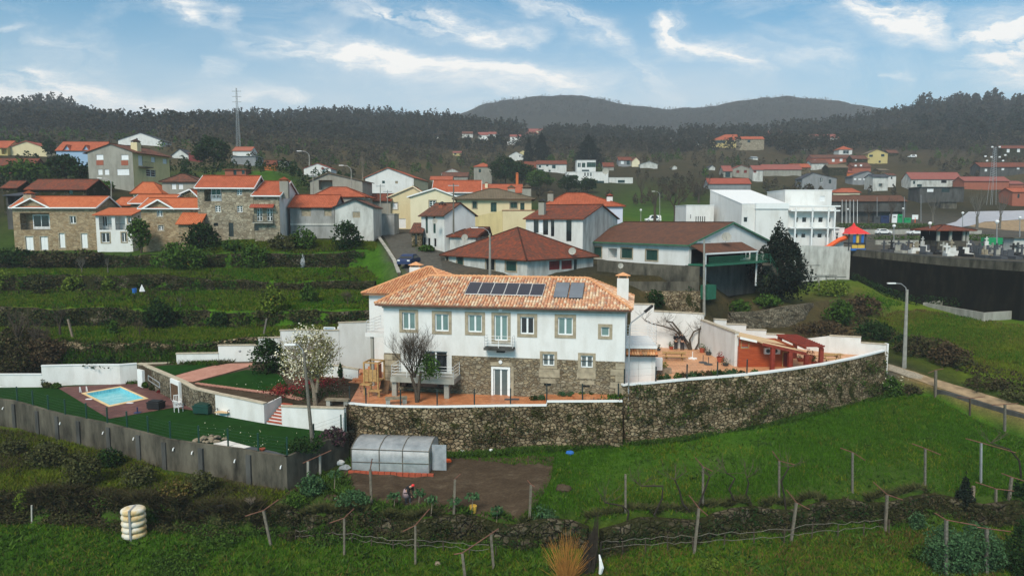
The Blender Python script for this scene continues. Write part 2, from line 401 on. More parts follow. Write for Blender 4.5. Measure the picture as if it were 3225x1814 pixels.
def _soil(t):
 p=t.pos();a=t.noise(t.map(p,(.6,1.3,1),(0,0,rad(-38))),.9,8,.7);b=t.noise(p,6,6,.7)
 c1=t.ramp(a,[(.3,(.040,.028,.018)),(.55,(.066,.048,.032)),(.75,(.115,.092,.066))])
 return (t.mix(.7,c1,t.ramp(b,[(.3,.6),(.7,1.3)]),'MULTIPLY'),t.bump(b,.8,.06))
mat('soil',_soil,.95,.05)
def _turf(t):
 p=t.pos();a=t.noise(p,1.2,5);b=t.noise(p,25,4)
 return (t.mix(.6,t.ramp(a,[(.3,(.006,.030,.003)),(.7,(.010,.044,.005))]),t.ramp(b,[(.3,.6),(.7,1.4)]),'MULTIPLY'),t.bump(b,.5,.02))
mat('turf',_turf,.95,.05)
def _pavers(c0,c1_,sc,rot=0.0,mort=(.12,.08,.06),wet=.5):
 def fn(t):
  p=t.map(t.pos(),(1,1,0),(0,0,rot));b=t.new('ShaderNodeTexBrick');t.set(b.inputs['Vector'],p)
  b.offset=.5;b.inputs['Scale'].default_value=sc;b.inputs['Mortar Size'].default_value=.02
  b.inputs['Brick Width'].default_value=1.0;b.inputs['Row Height'].default_value=1.0
  b.inputs['Color1'].default_value=(*c0,1);b.inputs['Color2'].default_value=(*c1_,1);b.inputs['Mortar'].default_value=(*mort,1)
  nz=t.noise(t.pos(),.9,6,.6)
  return (t.mix(.6,b.outputs[0],t.ramp(nz,[(.3,(.7,.62,.55)),(.7,(1.25,1.25,1.25))]),'MULTIPLY'),None)
 return fn
mat('patio_tile',_pavers((.42,.155,.062),(.52,.22,.10),2.4,.2),.45,.4)
mat('patio_tile2',_pavers((.48,.24,.12),(.56,.30,.16),1.7,.1,(.2,.12,.07)),.5,.4)
mat('pool_deck',_pavers((.10,.045,.042),(.14,.065,.058),2.0,.5,(.06,.03,.03)),.8,.2)
mat('brick_path',_pavers((.34,.17,.13),(.38,.20,.155),5.0,.3,(.28,.14,.11)),.85,.2)
mat('pool_coping',_pavers((.62,.47,.25),(.66,.50,.28),3.0,.5,(.5,.36,.2)),.7,.2)
def _pooltile(t):
 b=t.new('ShaderNodeTexBrick');t.set(b.inputs['Vector'],t.pos());b.offset=0;b.inputs['Scale'].default_value=6;b.inputs['Row Height'].default_value=1;b.inputs['Brick Width'].default_value=1
 b.inputs['Color1'].default_value=(.10,.42,.52,1);b.inputs['Color2'].default_value=(.20,.55,.62,1);b.inputs['Mortar'].default_value=(.35,.6,.65,1);b.inputs['Mortar Size'].default_value=.03
 return b.outputs[0]
mat('pool_tile',_pooltile,.4,.4)
def _water(t):
 a=t.noise(t.pos(),1.4,4);return (t.ramp(a,[(.3,(.10,.42,.50)),(.7,(.22,.56,.61))]),t.bump(t.noise(t.pos(),3.5,4,.6,1.0),.6,.05))
mat('water',_water,.08,.5)
def _glass(name,c,rough=.12):
 plain(name,c,rough,.6,0,.15,1.0)
_glass('glass_dark',(.012,.016,.018));_glass('glass_teal',(.13,.21,.20),.25);_glass('glass_grey',(.09,.11,.11),.2);_glass('glass_blue',(.25,.34,.42),.3)
_glass('solar_grey',(.11,.13,.16),.25)
def _solar(t):
 b=t.new('ShaderNodeTexBrick');t.set(b.inputs['Vector'],t.uv());b.offset=0;b.inputs['Scale'].default_value=6;b.inputs['Row Height'].default_value=1;b.inputs['Brick Width'].default_value=1
 b.inputs['Color1'].default_value=(.010,.012,.025,1);b.inputs['Color2'].default_value=(.012,.014,.028,1);b.inputs['Mortar'].default_value=(.045,.05,.07,1);b.inputs['Mortar Size'].default_value=.03
 return b.outputs[0]
mat('solar_cell',_solar,.3,.4)
def _film(t):
 nz=t.noise(t.pos(),1.5,6,.65);return (t.ramp(nz,[(.3,(.26,.29,.32)),(.7,(.50,.53,.56))]),t.bump(nz,.3,.05))
mat('plastic_film',_film,.35,.4)
MT['plastic_film'].node_tree.nodes['Principled BSDF'].inputs['Alpha'].default_value=.58
def _wood(t):
 nz=t.noise(t.map(t.pos(),(1,1,9)),1.6,5);pl=t.m('FRACT',t.m('MULTIPLY',t.sep(t.pos())[2],5.5))
 c1=t.ramp(nz,[(.3,(.24,.042,.014)),(.7,(.40,.082,.025))])
 return (t.mix(1.0,c1,t.ramp(pl,[(.0,.45),(.10,1.0)]),'MULTIPLY'),None)
mat('cabin_wood',_wood,.5,.35)
leafy('leaf_dark',[(.008,.020,.006),(.014,.034,.009),(.024,.050,.013)])
leafy('leaf_mid',[(.020,.046,.008),(.038,.078,.012),(.060,.110,.018)])
leafy('leaf_lime',[(.05,.085,.012),(.09,.13,.018),(.13,.17,.025)])
leafy('leaf_olive',[(.03,.035,.014),(.055,.060,.022),(.08,.08,.03)])
leafy('leaf_brown',[(.035,.024,.014),(.06,.042,.024),(.09,.06,.032),(.045,.04,.018)])
leafy('leaf_blue',[(.022,.055,.022),(.042,.090,.036),(.07,.135,.058)])
leafy('leaf_conifer',[(.008,.014,.010),(.014,.022,.014)])
leafy('leaf_red',[(.16,.012,.02),(.26,.02,.035),(.10,.012,.015),(.05,.05,.015)])
leafy('leaf_purple',[(.05,.02,.03),(.09,.05,.06),(.03,.05,.025)])
leafy('blossom',[(.74,.70,.54),(.62,.56,.40),(.80,.77,.64)])
leafy('lemon',[(.75,.42,.02),(.8,.5,.03)])
leafy('grass_blade',[(.022,.066,.003),(.030,.085,.004),(.040,.104,.006),(.056,.122,.009)])
leafy('grass_yellow',[(.045,.078,.004),(.072,.112,.006),(.10,.13,.012),(.115,.10,.02)])
leafy('grass_dry',[(.08,.06,.02),(.13,.085,.03),(.065,.065,.014),(.042,.058,.01)])
leafy('scrub',[(.030,.026,.014),(.05,.042,.02),(.035,.045,.014),(.07,.05,.03)])
leafy('forest_far',[(.015,.020,.012),(.020,.024,.014),(.028,.028,.017),(.036,.031,.021)])
leafy('forest_brown',[(.055,.044,.032),(.07,.056,.038),(.05,.046,.028),(.065,.062,.030)])
leafy('magnolia_leaf',[(.10,.10,.03),(.16,.15,.05),(.20,.19,.08)])
leafy('osier',[(.30,.13,.03),(.38,.18,.045),(.20,.09,.03)])
plain('bark',(.07,.055,.042),.95,.05,0,.3,8)
plain('bark_pale',(.20,.16,.12),.95,.05,0,.3,8)
plain('bark_grey',(.13,.12,.10),.95,.05,0,.3,8)
def _tank(t):
 nz=t.noise(t.map(t.pos(),(1,1,.7)),1.6,6,.6);return t.ramp(nz,[(.40,(.60,.57,.50)),(.56,(.55,.42,.22)),(.7,(.38,.2,.07))])
mat('tank_plastic',_tank,.5,.3)
for k_ in ('black_wall','concrete','drystone','drystone_dark'):MT[k_].node_tree.nodes['Principled BSDF'].inputs['Specular IOR Level'].default_value=0
# ---------------- terrain:one sheet lofted through measured contour lines
def yz(px,y,z):return (px,DZ(y,z),z)
def yd(px,y,D):return (px,D,PD(px,y,D)[2])
def zd(px,z,D):return (px,D,z)
G=(.042,.108,.008);Y=(.080,.115,.012);B=(.062,.052,.024);K=(.030,.028,.014);FO=(.020,.020,.013);FB=(.040,.033,.022)
SO=(.075,.053,.036);AS=(.075,.072,.062);PV=(.5,.52,.57);DG=(.036,.070,.010);YG=(.082,.128,.010);TN=(.16,.12,.05)
ROWS=[
 ([zd(0,9.0,24)],[(0,G)]),
 ([zd(0,9.6,33)],[(0,DG),(1400,Y)]),
 ([yz(-600,1650,10.1),yz(0,1632,10),yz(300,1645,10),yz(600,1668,10),yz(850,1685,10),yz(1300,1692,10),yz(1600,1692,10),yz(2100,1690,10),yz(2400,1655,10),yz(2700,1625,10),yz(2950,1612,10),yz(3225,1640,10),yz(3900,1700,10)],[(0,G),(1200,DG),(2000,Y),(3225,DG)]),
 ([yz(-600,1540,11.6),yz(0,1540,11.6),yz(300,1560,11.5),yz(600,1590,11.4),yz(850,1602,11.3),yz(1300,1628,11.3),yz(1600,1640,11.3),yz(1900,1655,11.3),yz(2100,1640,11.3),yz(2400,1602,11.3),yz(2700,1576,11.3),yz(2950,1562,11.3),yz(3225,1590,11.3),yz(3900,1660,11.3)],[(0,K),(800,K),(900,DG),(3225,DG)]),
 ([yz(-600,1312,11.8),yz(0,1337,11.5),yz(118,1366,11.5),yz(236,1394,11.6),yz(443,1451,11.7),yz(524,1490,11.6),yz(700,1520,11.6),yz(910,1545,11.5),yz(1087,1432,11.9),yz(1110,1442,11.9),yz(1400,1425,12.0),yz(1740,1405,12.3),yz(1880,1398,12.35),yz(2155,1374,12.3),yz(2332,1352,12.4),yz(2500,1325,12.65),yz(2587,1295,12.75),yz(2725,1258,12.7),yz(2785,1243,12.6),yz(2860,1243,13.0),yz(2931,1246,13.2),yz(3041,1301,12.6),yz(3165,1356,12.2),yz(3225,1380,12.1),yz(3900,1560,12)],[(0,Y),(500,DG),(900,SO),(1100,DG),(1300,G),(3225,G)]),
 ([zd(-600,11.8,75),zd(0,11.6,67.8),zd(450,11.6,67.8),zd(1100,12.0,68),zd(1300,13.2,70),zd(2000,13.2,70),zd(2600,12.5,72),zd(2770,13,69),yz(2795,1172,14.6),yz(2880,1200,14.3),yz(2952,1226,13.95),yz(3041,1255,13.6),yz(3190,1297,13.4),yz(3225,1310,13.3),yz(3900,1500,13.3)],[(0,K),(2700,K),(2800,AS),(2900,TN),(3225,TN)]),
 ([yz(-600,1150,15.4),yz(0,1150,15.4),yz(600,1150,15.4),yz(1200,1120,15.6),zd(1300,15.5,73),zd(2000,15.5,80),zd(2500,14.8,80),zd(2700,14.5,75),yz(2800,1136,15.1),yz(2880,1158,14.9),yz(2952,1190,14.4),yz(3041,1218,14.1),yz(3225,1268,13.9),yz(3900,1440,13.9)],[(0,K),(700,DG),(1100,B),(2700,K),(3225,DG)]),
 ([yd(-600,1075,71),yd(0,1078,70),yd(300,1080,70),yd(600,1087,70),yd(900,1062,72),yd(1150,1040,74),yd(1500,880,79),yd(1900,880,80),yd(2060,930,84),yd(2200,990,84),yd(2300,1040,85),yd(2560,1050,88),yd(2700,1045,88),yd(2785,1072,84),yd(2860,1085,80),yd(3000,1105,76),yd(3030,1160,68.5),yd(3100,1190,65.2),yd(3225,1210,62),yd(3900,1300,57)],[(0,G),(1200,G),(1500,B),(2300,B),(2700,B),(2860,YG),(3225,YG)]),
 ([yz(-600,1020,17.6),yz(0,1025,17.6),yz(600,1030,17.6),yz(900,1032,17.6),yz(1200,1010,18.0),zd(1500,21.4,82),zd(1900,21.6,83),yd(2060,925,85),yd(2200,965,85.5),yd(2300,1035,87),yd(2500,1040,89.5),yd(2620,1040,90),yd(2700,1020,91),yd(2785,1040,89),yd(3000,1050,86),yd(3225,1110,74),yd(3900,1200,68)],[(0,Y),(600,G),(1200,G),(1500,B),(2300,K),(2700,B),(2860,YG),(3225,YG)]),
 ([yd(-600,972,79),yd(0,975,78.9),yd(300,975,78.9),yd(600,985,78.9),yd(900,985,78.9),yd(1200,978,79.4),zd(1500,22.2,84.5),zd(1900,22.4,85),yd(2060,870,86.5),yd(2200,870,87.5),yd(2300,958,89.5),yd(2400,958,91),yd(2500,973,92),yd(2560,955,94),yd(2620,950,96),yd(2700,950,98),yd(2785,980,97),yd(3000,1005,93),yd(3225,1060,82.5),yd(3900,1130,75)],[(0,Y),(600,G),(1200,G),(1500,B),(2000,K),(2300,B),(2700,B),(2860,YG),(3225,YG)]),
 ([yz(-600,916,20.4),yz(0,916,20.4),yz(600,915,20.5),yz(900,912,20.5),yz(1200,905,20.6),yd(1235,900,88.5),zd(1320,23.1,87),zd(1500,23.2,87),zd(1900,23.2,88),zd(2060,23.2,89),zd(2200,23.0,90.5),zd(2300,19.4,95),zd(2420,19.2,98),yd(2520,925,106),yd(2620,895,112),yd(2700,885,118),yd(2785,930,110),yd(3000,985,97),yd(3225,1025,88),yd(3900,1090,80)],[(0,Y),(600,G),(1200,G),(1300,AS),(2000,K),(2300,K),(2600,YG),(2860,YG),(3225,YG)]),
 ([yd(-600,868,92),yd(0,870,91.8),yd(300,870,91.8),yd(600,873,91.8),yd(700,888,91.8),yd(900,893,92),yd(1190,887,92.2),zd(1245,23.2,91),zd(1320,23.7,91),zd(1500,23.6,92),zd(1900,23.6,93),zd(2060,23.6,93),zd(2200,23.4,95),zd(2300,22,100),zd(2420,20.6,108),yd(2520,893,118),yd(2620,882,121.5),yd(2680,882,124.5),yd(2785,923,117),yd(2880,955,110.6),yd(3000,978,103),yd(3225,1010,91),yd(3900,1080,82.5)],[(0,DG),(600,G),(1200,G),(1300,AS),(1500,AS),(2000,K),(2300,K),(2860,G),(3225,G)]),
 ([zd(-600,22.8,99.5),zd(1150,22.9,99.5),zd(1200,23,99.6),zd(1240,24.1,97.6),zd(1320,24.9,97.6),zd(1500,24,97.6),zd(2060,24,97.6),zd(2300,23,104.6),zd(2420,20.7,112),yd(2470,893,121.6),yd(2520,889,122.6),yd(2620,880,124.2),yd(2680,879,126.3),yd(2785,920,118.3),yd(2880,953,111.5),yd(3000,974,103.9),yd(3225,1006,91.8),yd(3900,1070,83.2)],[(0,G),(1200,G),(1300,AS),(2000,K),(2860,G),(3225,G)]),
 ([yz(-600,845,22.8),yz(0,845,22.8),yz(600,845,22.8),yz(900,842,22.9),yz(1150,842,22.9),yd(1200,820,100),zd(1240,24.2,98),zd(1320,25,98),zd(1500,24,98),zd(2060,24,98),zd(2300,23,105),zd(2470,24.2,123),zd(2520,24.2,123.4),zd(2620,24.2,124.8),zd(2680,24.2,126.6),zd(2785,24.2,118.6),zd(2880,24.2,111.8),zd(3000,24.2,104.2),zd(3225,24.2,92.1),zd(3900,24.2,83.5)],[(0,G),(1190,G),(1240,AS),(1400,AS),(2000,K),(2500,AS),(3225,AS)]),
 ([yd(-600,805,100.6),yd(0,806,100.6),yd(500,806,100.6),yd(700,800,101),yd(900,802,101),yd(1100,800,101.5),yd(1190,785,104),zd(1240,25.6,105),zd(1320,26,106),zd(1500,25,106),zd(2060,24.5,112),zd(2400,24.4,124),zd(2680,24.3,138),zd(3900,24.3,130)],[(0,DG),(1190,G),(1230,AS),(1400,AS),(2000,K),(2500,AS),(3225,AS)]),
 ([zd(-600,24.6,112),yd(0,791,112.5),yd(400,791,112.5),yd(560,786,110),yd(640,750,109),yd(900,752,109.5),yd(1190,752,114),zd(1240,27,116),zd(1320,27.2,122),zd(1500,27,122),zd(2060,26,130),zd(2400,24.6,150),zd(3900,24.4,160)],[(0,DG),(600,DG),(1190,K),(1240,AS),(1400,AS),(1600,K),(2400,AS),(3225,AS)]),
 ([zd(-600,33,150),yd(0,650,146),yd(300,590,150),yd(600,640,150),yd(760,645,148),yd(900,655,148),yd(1200,708,150),yd(1320,710,150),zd(1500,29.5,150),zd(1800,29,160),zd(2060,28.5,178),zd(2400,26,185),zd(3900,26,185)],[(0,K),(600,K),(900,K),(1190,AS),(1500,K),(2060,Y),(2400,AS),(3900,AS)]),
 ([zd(-600,42,200),yd(0,560,195),yd(300,545,195),yd(600,575,190),yd(720,548,185),yd(860,540,185),yd(960,575,185),yd(1200,625,190),yd(1500,640,195),yd(1800,655,200),yd(2060,690,215),yd(2400,700,215),yd(2700,702,215),yd(2900,705,212),yd(3225,722,215),yd(3900,722,215)],[(0,K),(600,DG),(860,G),(1000,K),(1500,K),(2060,G),(2700,AS),(3225,AS)]),
 ([yd(-600,510,250),yd(0,505,245),yd(300,515,250),yd(600,520,250),yd(900,540,270),yd(1200,590,260),yd(1500,615,260),yd(1800,635,260),yd(2100,652,265),yd(2400,650,265),yd(2700,660,265),yd(3225,668,262),yd(3900,668,262)],[(0,K),(600,B),(1200,K),(1800,K),(2000,DG),(2700,K),(3225,K)]),
 ([yd(-600,460,340),yd(0,452,330),yd(300,450,330),yd(600,462,340),yd(900,490,370),yd(1200,535,360),yd(1500,560,360),yd(1800,560,370),yd(2100,560,370),yd(2400,560,370),yd(2700,575,360),yd(3225,560,360),yd(3900,560,360)],[(0,FO),(600,B),(1200,B),(1800,K),(3225,B)]),
 ([yd(-600,430,470),yd(0,425,450),yd(600,430,460),yd(900,460,480),yd(1200,482,500),yd(1500,490,500),yd(1800,492,500),yd(2100,490,500),yd(2400,480,500),yd(2700,480,500),yd(3225,470,490),yd(3900,460,490)],[(0,FO),(600,FB),(900,B),(1600,B),(3225,FB)]),
 ([yd(-600,385,640),yd(0,375,640),yd(300,400,640),yd(600,405,640),yd(900,420,640),yd(1200,430,650),yd(1500,425,680),yd(1800,452,680),yd(2100,455,680),yd(2400,448,680),yd(2700,425,680),yd(3225,400,660),yd(3900,390,660)],[(0,FO),(1200,FB),(3225,FO)]),
 ([yd(-600,340,820),yd(-100,342,820),yd(0,338,820),yd(60,334,820),yd(130,322,820),yd(190,322,820),yd(250,352,820),yd(330,378,820),yd(380,398,820),yd(500,400,820),yd(560,388,820),yd(730,376,820),yd(850,380,820),yd(1000,368,820),yd(1100,365,820),yd(1250,372,820),yd(1400,375,820),yd(1550,400,840),yd(1800,424,860),yd(2100,428,860),yd(2400,418,860),yd(2600,400,860),yd(2800,362,860),yd(2950,345,860),yd(3100,335,860),yd(3225,335,860),yd(3900,330,860)],[(0,FO)]),
 ([zd(-600,130,1060),zd(700,130,1060),zd(1500,125,1100),zd(2600,125,1100),zd(3900,140,1060)],[(0,FO)]),
 ([yd(-600,420,1500),yd(500,420,1500),yd(900,390,1500),yd(1200,370,1600),yd(1450,360,1600),yd(1520,332,1600),yd(1600,312,1600),yd(1700,304,1600),yd(1800,302,1600),yd(1900,312,1600),yd(2000,335,1600),yd(2100,345,1600),yd(2200,338,1600),yd(2300,325,1600),yd(2400,310,1600),yd(2480,303,1600),yd(2550,310,1600),yd(2700,330,1600),yd(2800,345,1600),yd(2950,340,1600),yd(3225,318,1600),yd(3900,300,1600)],[(0,FO)]),
 ([zd(0,150,2300)],[(0,FO)]),
 ([zd(0,110,2500)],[(0,FO)]),
]
def wob(x,s_):return math.sin(x*.021+s_)+.6*math.sin(x*.057+s_*2)+.4*math.sin(x*.11+s_*3)
for a_,b_,x0_,x1_,am in ((2,3,-500,3800,.42),(6,7,-500,1180,.45),(8,9,-500,1160,.5),(10,11,-500,1150,.5),(13,14,-500,1150,.5)):
 for k in (a_,b_):
  L_=ROWS[k][0];new=[p for p in L_ if p[0] < x0_ or p[0] > x1_]
  for x in range(x0_,x1_+1,20):d_,z_=interp(L_,x);new.append((x,d_+am*wob(x,a_),z_+(.16 if k == b_ else .05)*wob(x,a_*1.7)))
  L_[:]=sorted(new)
PXS=np.concatenate([np.arange(-560,3800,10.0)])
def rowat(k,px):return interp(ROWS[k][0],px)
def build_terrain():
 D=np.array([[interp(r[0],x)[0] for x in PXS] for r in ROWS]);Z=np.array([[interp(r[0],x)[1] for x in PXS] for r in ROWS])
 C=np.array([[interp([(a,*c) for a,c in r[1]],x) for x in PXS] for r in ROWS])
 for i in range(1,len(ROWS)):D[i]=np.maximum(D[i],D[i-1]+.12)
 k3=np.array([.25,.5,.25]);
 Ds,Zs,Cs=[],[],[]
 for i in range(len(ROWS)-1):
  gap=float(np.median(D[i+1]-D[i]));m=int(max(2,min(14,gap/1.6))) if D[i].mean() < 120 else int(max(3,min(16,gap/12)))
  for j in range(m):
   t=j/m;Ds.append(D[i]*(1-t)+D[i+1]*t);Zs.append(Z[i]*(1-t)+Z[i+1]*t);Cs.append(C[i]*(1-t)+C[i+1]*t)
 Ds.append(D[-1]);Zs.append(Z[-1]);Cs.append(C[-1])
 Ds,Zs,Cs=np.array(Ds),np.array(Zs),np.array(Cs)
 t_=(Zs-CZ)/Ds;v_=(t_*cP+sP)/(cP-t_*sP);X=(PXS[None]-1612.5)/F/(cP+v_*sP)*Ds
 ph=[(nr.uniform(0,6.28),nr.uniform(0,6.28)) for _ in range(10)]
 def fb(x,y,base,n):
  s=0
  for i in range(n):
   f=base*1.9**i;s=s+np.sin(x*f+ph[i][0]+1.7*np.sin(y*f*.6+ph[i][1]))*np.sin(y*f*1.1+ph[i][1]+1.3*np.sin(x*f*.7))/1.6**i
  return s
 amp=np.clip((Ds-24)/400,0.02,.5)
 Zs=Zs+np.where(Ds < 112,fb(X,Ds,.5,4)*.06,0)+np.where(Ds > 240,fb(X,Ds,.03,6)*np.clip((Ds-240)/200,0,1)*2.2,0)
 nr_,nc=X.shape
 V=np.stack([X,Ds,Zs],-1).reshape(-1,3)
 idx=np.arange(nr_*nc).reshape(nr_,nc)
 Fq=np.stack([idx[:-1,:-1],idx[:-1,1:],idx[1:,1:],idx[1:,:-1]],-1).reshape(-1,4)
 o=npmesh('ground',V,Fq,MT['ground'],smooth=True)
 ca=o.data.color_attributes.new('gc','FLOAT_COLOR','POINT');cc=np.concatenate([Cs.reshape(-1,3),np.ones((nr_*nc,1))],1).astype(np.float32);ca.data.foreach_set('color',cc.ravel())
 tag(o,kind='structure')
 return V,Fq,o
TV,TF,ground=build_terrain()
GV=[tuple(v) for v in TV];GF=[tuple(f) for f in TF]
BV=BVHTree.FromPolygons(GV,GF)
def add_ground(o):# a laid surface (lawn,terrace,path) becomes ground for what stands on it
 global BV
 b=len(GV);GV.extend(tuple(v.co) for v in o.data.vertices);GF.extend(tuple(b+i for i in p.vertices) for p in o.data.polygons)
def rebuild_bv():
 global BV
 BV=BVHTree.FromPolygons(GV,GF)
def hit(px,py,default=None):
 r=Vector(ray(px,py)).normalized();h=BV.ray_cast(Vector((0,0,CZ)),r,8000)
 return h[0] if h[0] is not None else default
def zat(x,y,top=400):
 h=BV.ray_cast(Vector((x,y,top)),Vector((0,0,-1)),900)
 return h[0].z if h[0] is not None else 0.0
def pxpy(x,y,z):
 t=(z-CZ)/y;v=(t*cP+sP)/(cP-t*sP);return (x/y*F*(cP+v*sP)+1612.5,907-v*F)
def struct(name,mb,m_,smooth=False):o=mb.build(name,m_,None,smooth);o['kind']='structure';return o
def drape(name,poly,m_,off=.04,step=18,kind='structure',cut=None):
 "sheet that follows the ground inside a pixel polygon"
 w=[hit(*p) for p in poly];P2=[(q.x,q.y) for q in w]
 xs=[p[0] for p in P2];ys=[p[1] for p in P2]
 st=max((max(xs)-min(xs)),(max(ys)-min(ys)))/60
 import mathutils.geometry as mg
 pts=[Vector(p) for p in P2];n_=len(pts);edges=[]
 bp=[]
 for i in range(n_):
  a,b=pts[i],pts[(i+1) % n_];k=max(1,int((b-a).length/st))
  for j in range(k):bp.append(a.lerp(b,j/k))
 edges=[(i,(i+1) % len(bp)) for i in range(len(bp))];allp=list(bp)
 def inside(x,y):
  c=False;j=len(P2)-1
  for i in range(len(P2)):
   if (P2[i][1] > y) != (P2[j][1] > y) and x < (P2[j][0]-P2[i][0])*(y-P2[i][1])/(P2[j][1]-P2[i][1])+P2[i][0]:c=not c
   j=i
  return c
 x=min(xs)+st/2
 while x < max(xs):
  y=min(ys)+st/2
  while y < max(ys):
   if inside(x,y):allp.append(Vector((x,y)))
   y += st
  x += st
 vo,eo,fo,*_=mg.delaunay_2d_cdt(allp,edges,[list(range(len(bp)))],1,1e-4)
 V=[(v.x,v.y,zat(v.x,v.y)+off) for v in vo]
 mb=MB();mb.add(V,[tuple(f) for f in fo]);o=mb.build(name,m_,None,True)
 if kind:o['kind']=kind
 return o
# ---------------- building kit
def panel(mb,O,ex,L,z0,z1,holes,nrm,th=.22,gable=None):
 "wall face from O along ex (length L) with rectangular holes (u0,z0,u1,z1); reveals go inwards (-nrm)"
 O=Vector(O);ex=Vector(ex);nrm=Vector(nrm)
 def P(u,z,d=0):p=O+ex*u-nrm*d;return (p.x,p.y,z)
 hs=[(max(0.02,q[0]),max(z0+.01,q[1]),min(L-.02,q[2]),min(z1-.01,q[3]),q[4] if len(q) > 4 else th) for q in holes]
 hs=[h for h in hs if h[2]-h[0] > .05 and h[3]-h[1] > .05]
 us=sorted(set([0.0,L]+[h[0] for h in hs]+[h[2] for h in hs]));zs=sorted(set([z0,z1]+[h[1] for h in hs]+[h[3] for h in hs]))
 for i in range(len(us)-1):
  for j in range(len(zs)-1):
   cu,cz=(us[i]+us[i+1])/2,(zs[j]+zs[j+1])/2
   if any(h[0] < cu < h[2] and h[1] < cz < h[3] for h in hs):continue
   mb.add([P(us[i],zs[j]),P(us[i+1],zs[j]),P(us[i+1],zs[j+1]),P(us[i],zs[j+1])],[(0,1,2,3)])
 for a,b,c,d,th in hs:
  for q in (((a,b),(c,b)),((c,b),(c,d)),((c,d),(a,d)),((a,d),(a,b))):
   (u0,w0),(u1,w1)=q
   mb.add([P(u0,w0),P(u1,w1),P(u1,w1,th),P(u0,w0,th)],[(0,1,2,3)])
  mb.add([P(a,b,th),P(c,b,th),P(c,d,th),P(a,d,th)],[(0,1,2,3)])
 if gable:mb.add([P(0,z1),P(L,z1),P(gable[0],gable[1])],[(0,1,2)])
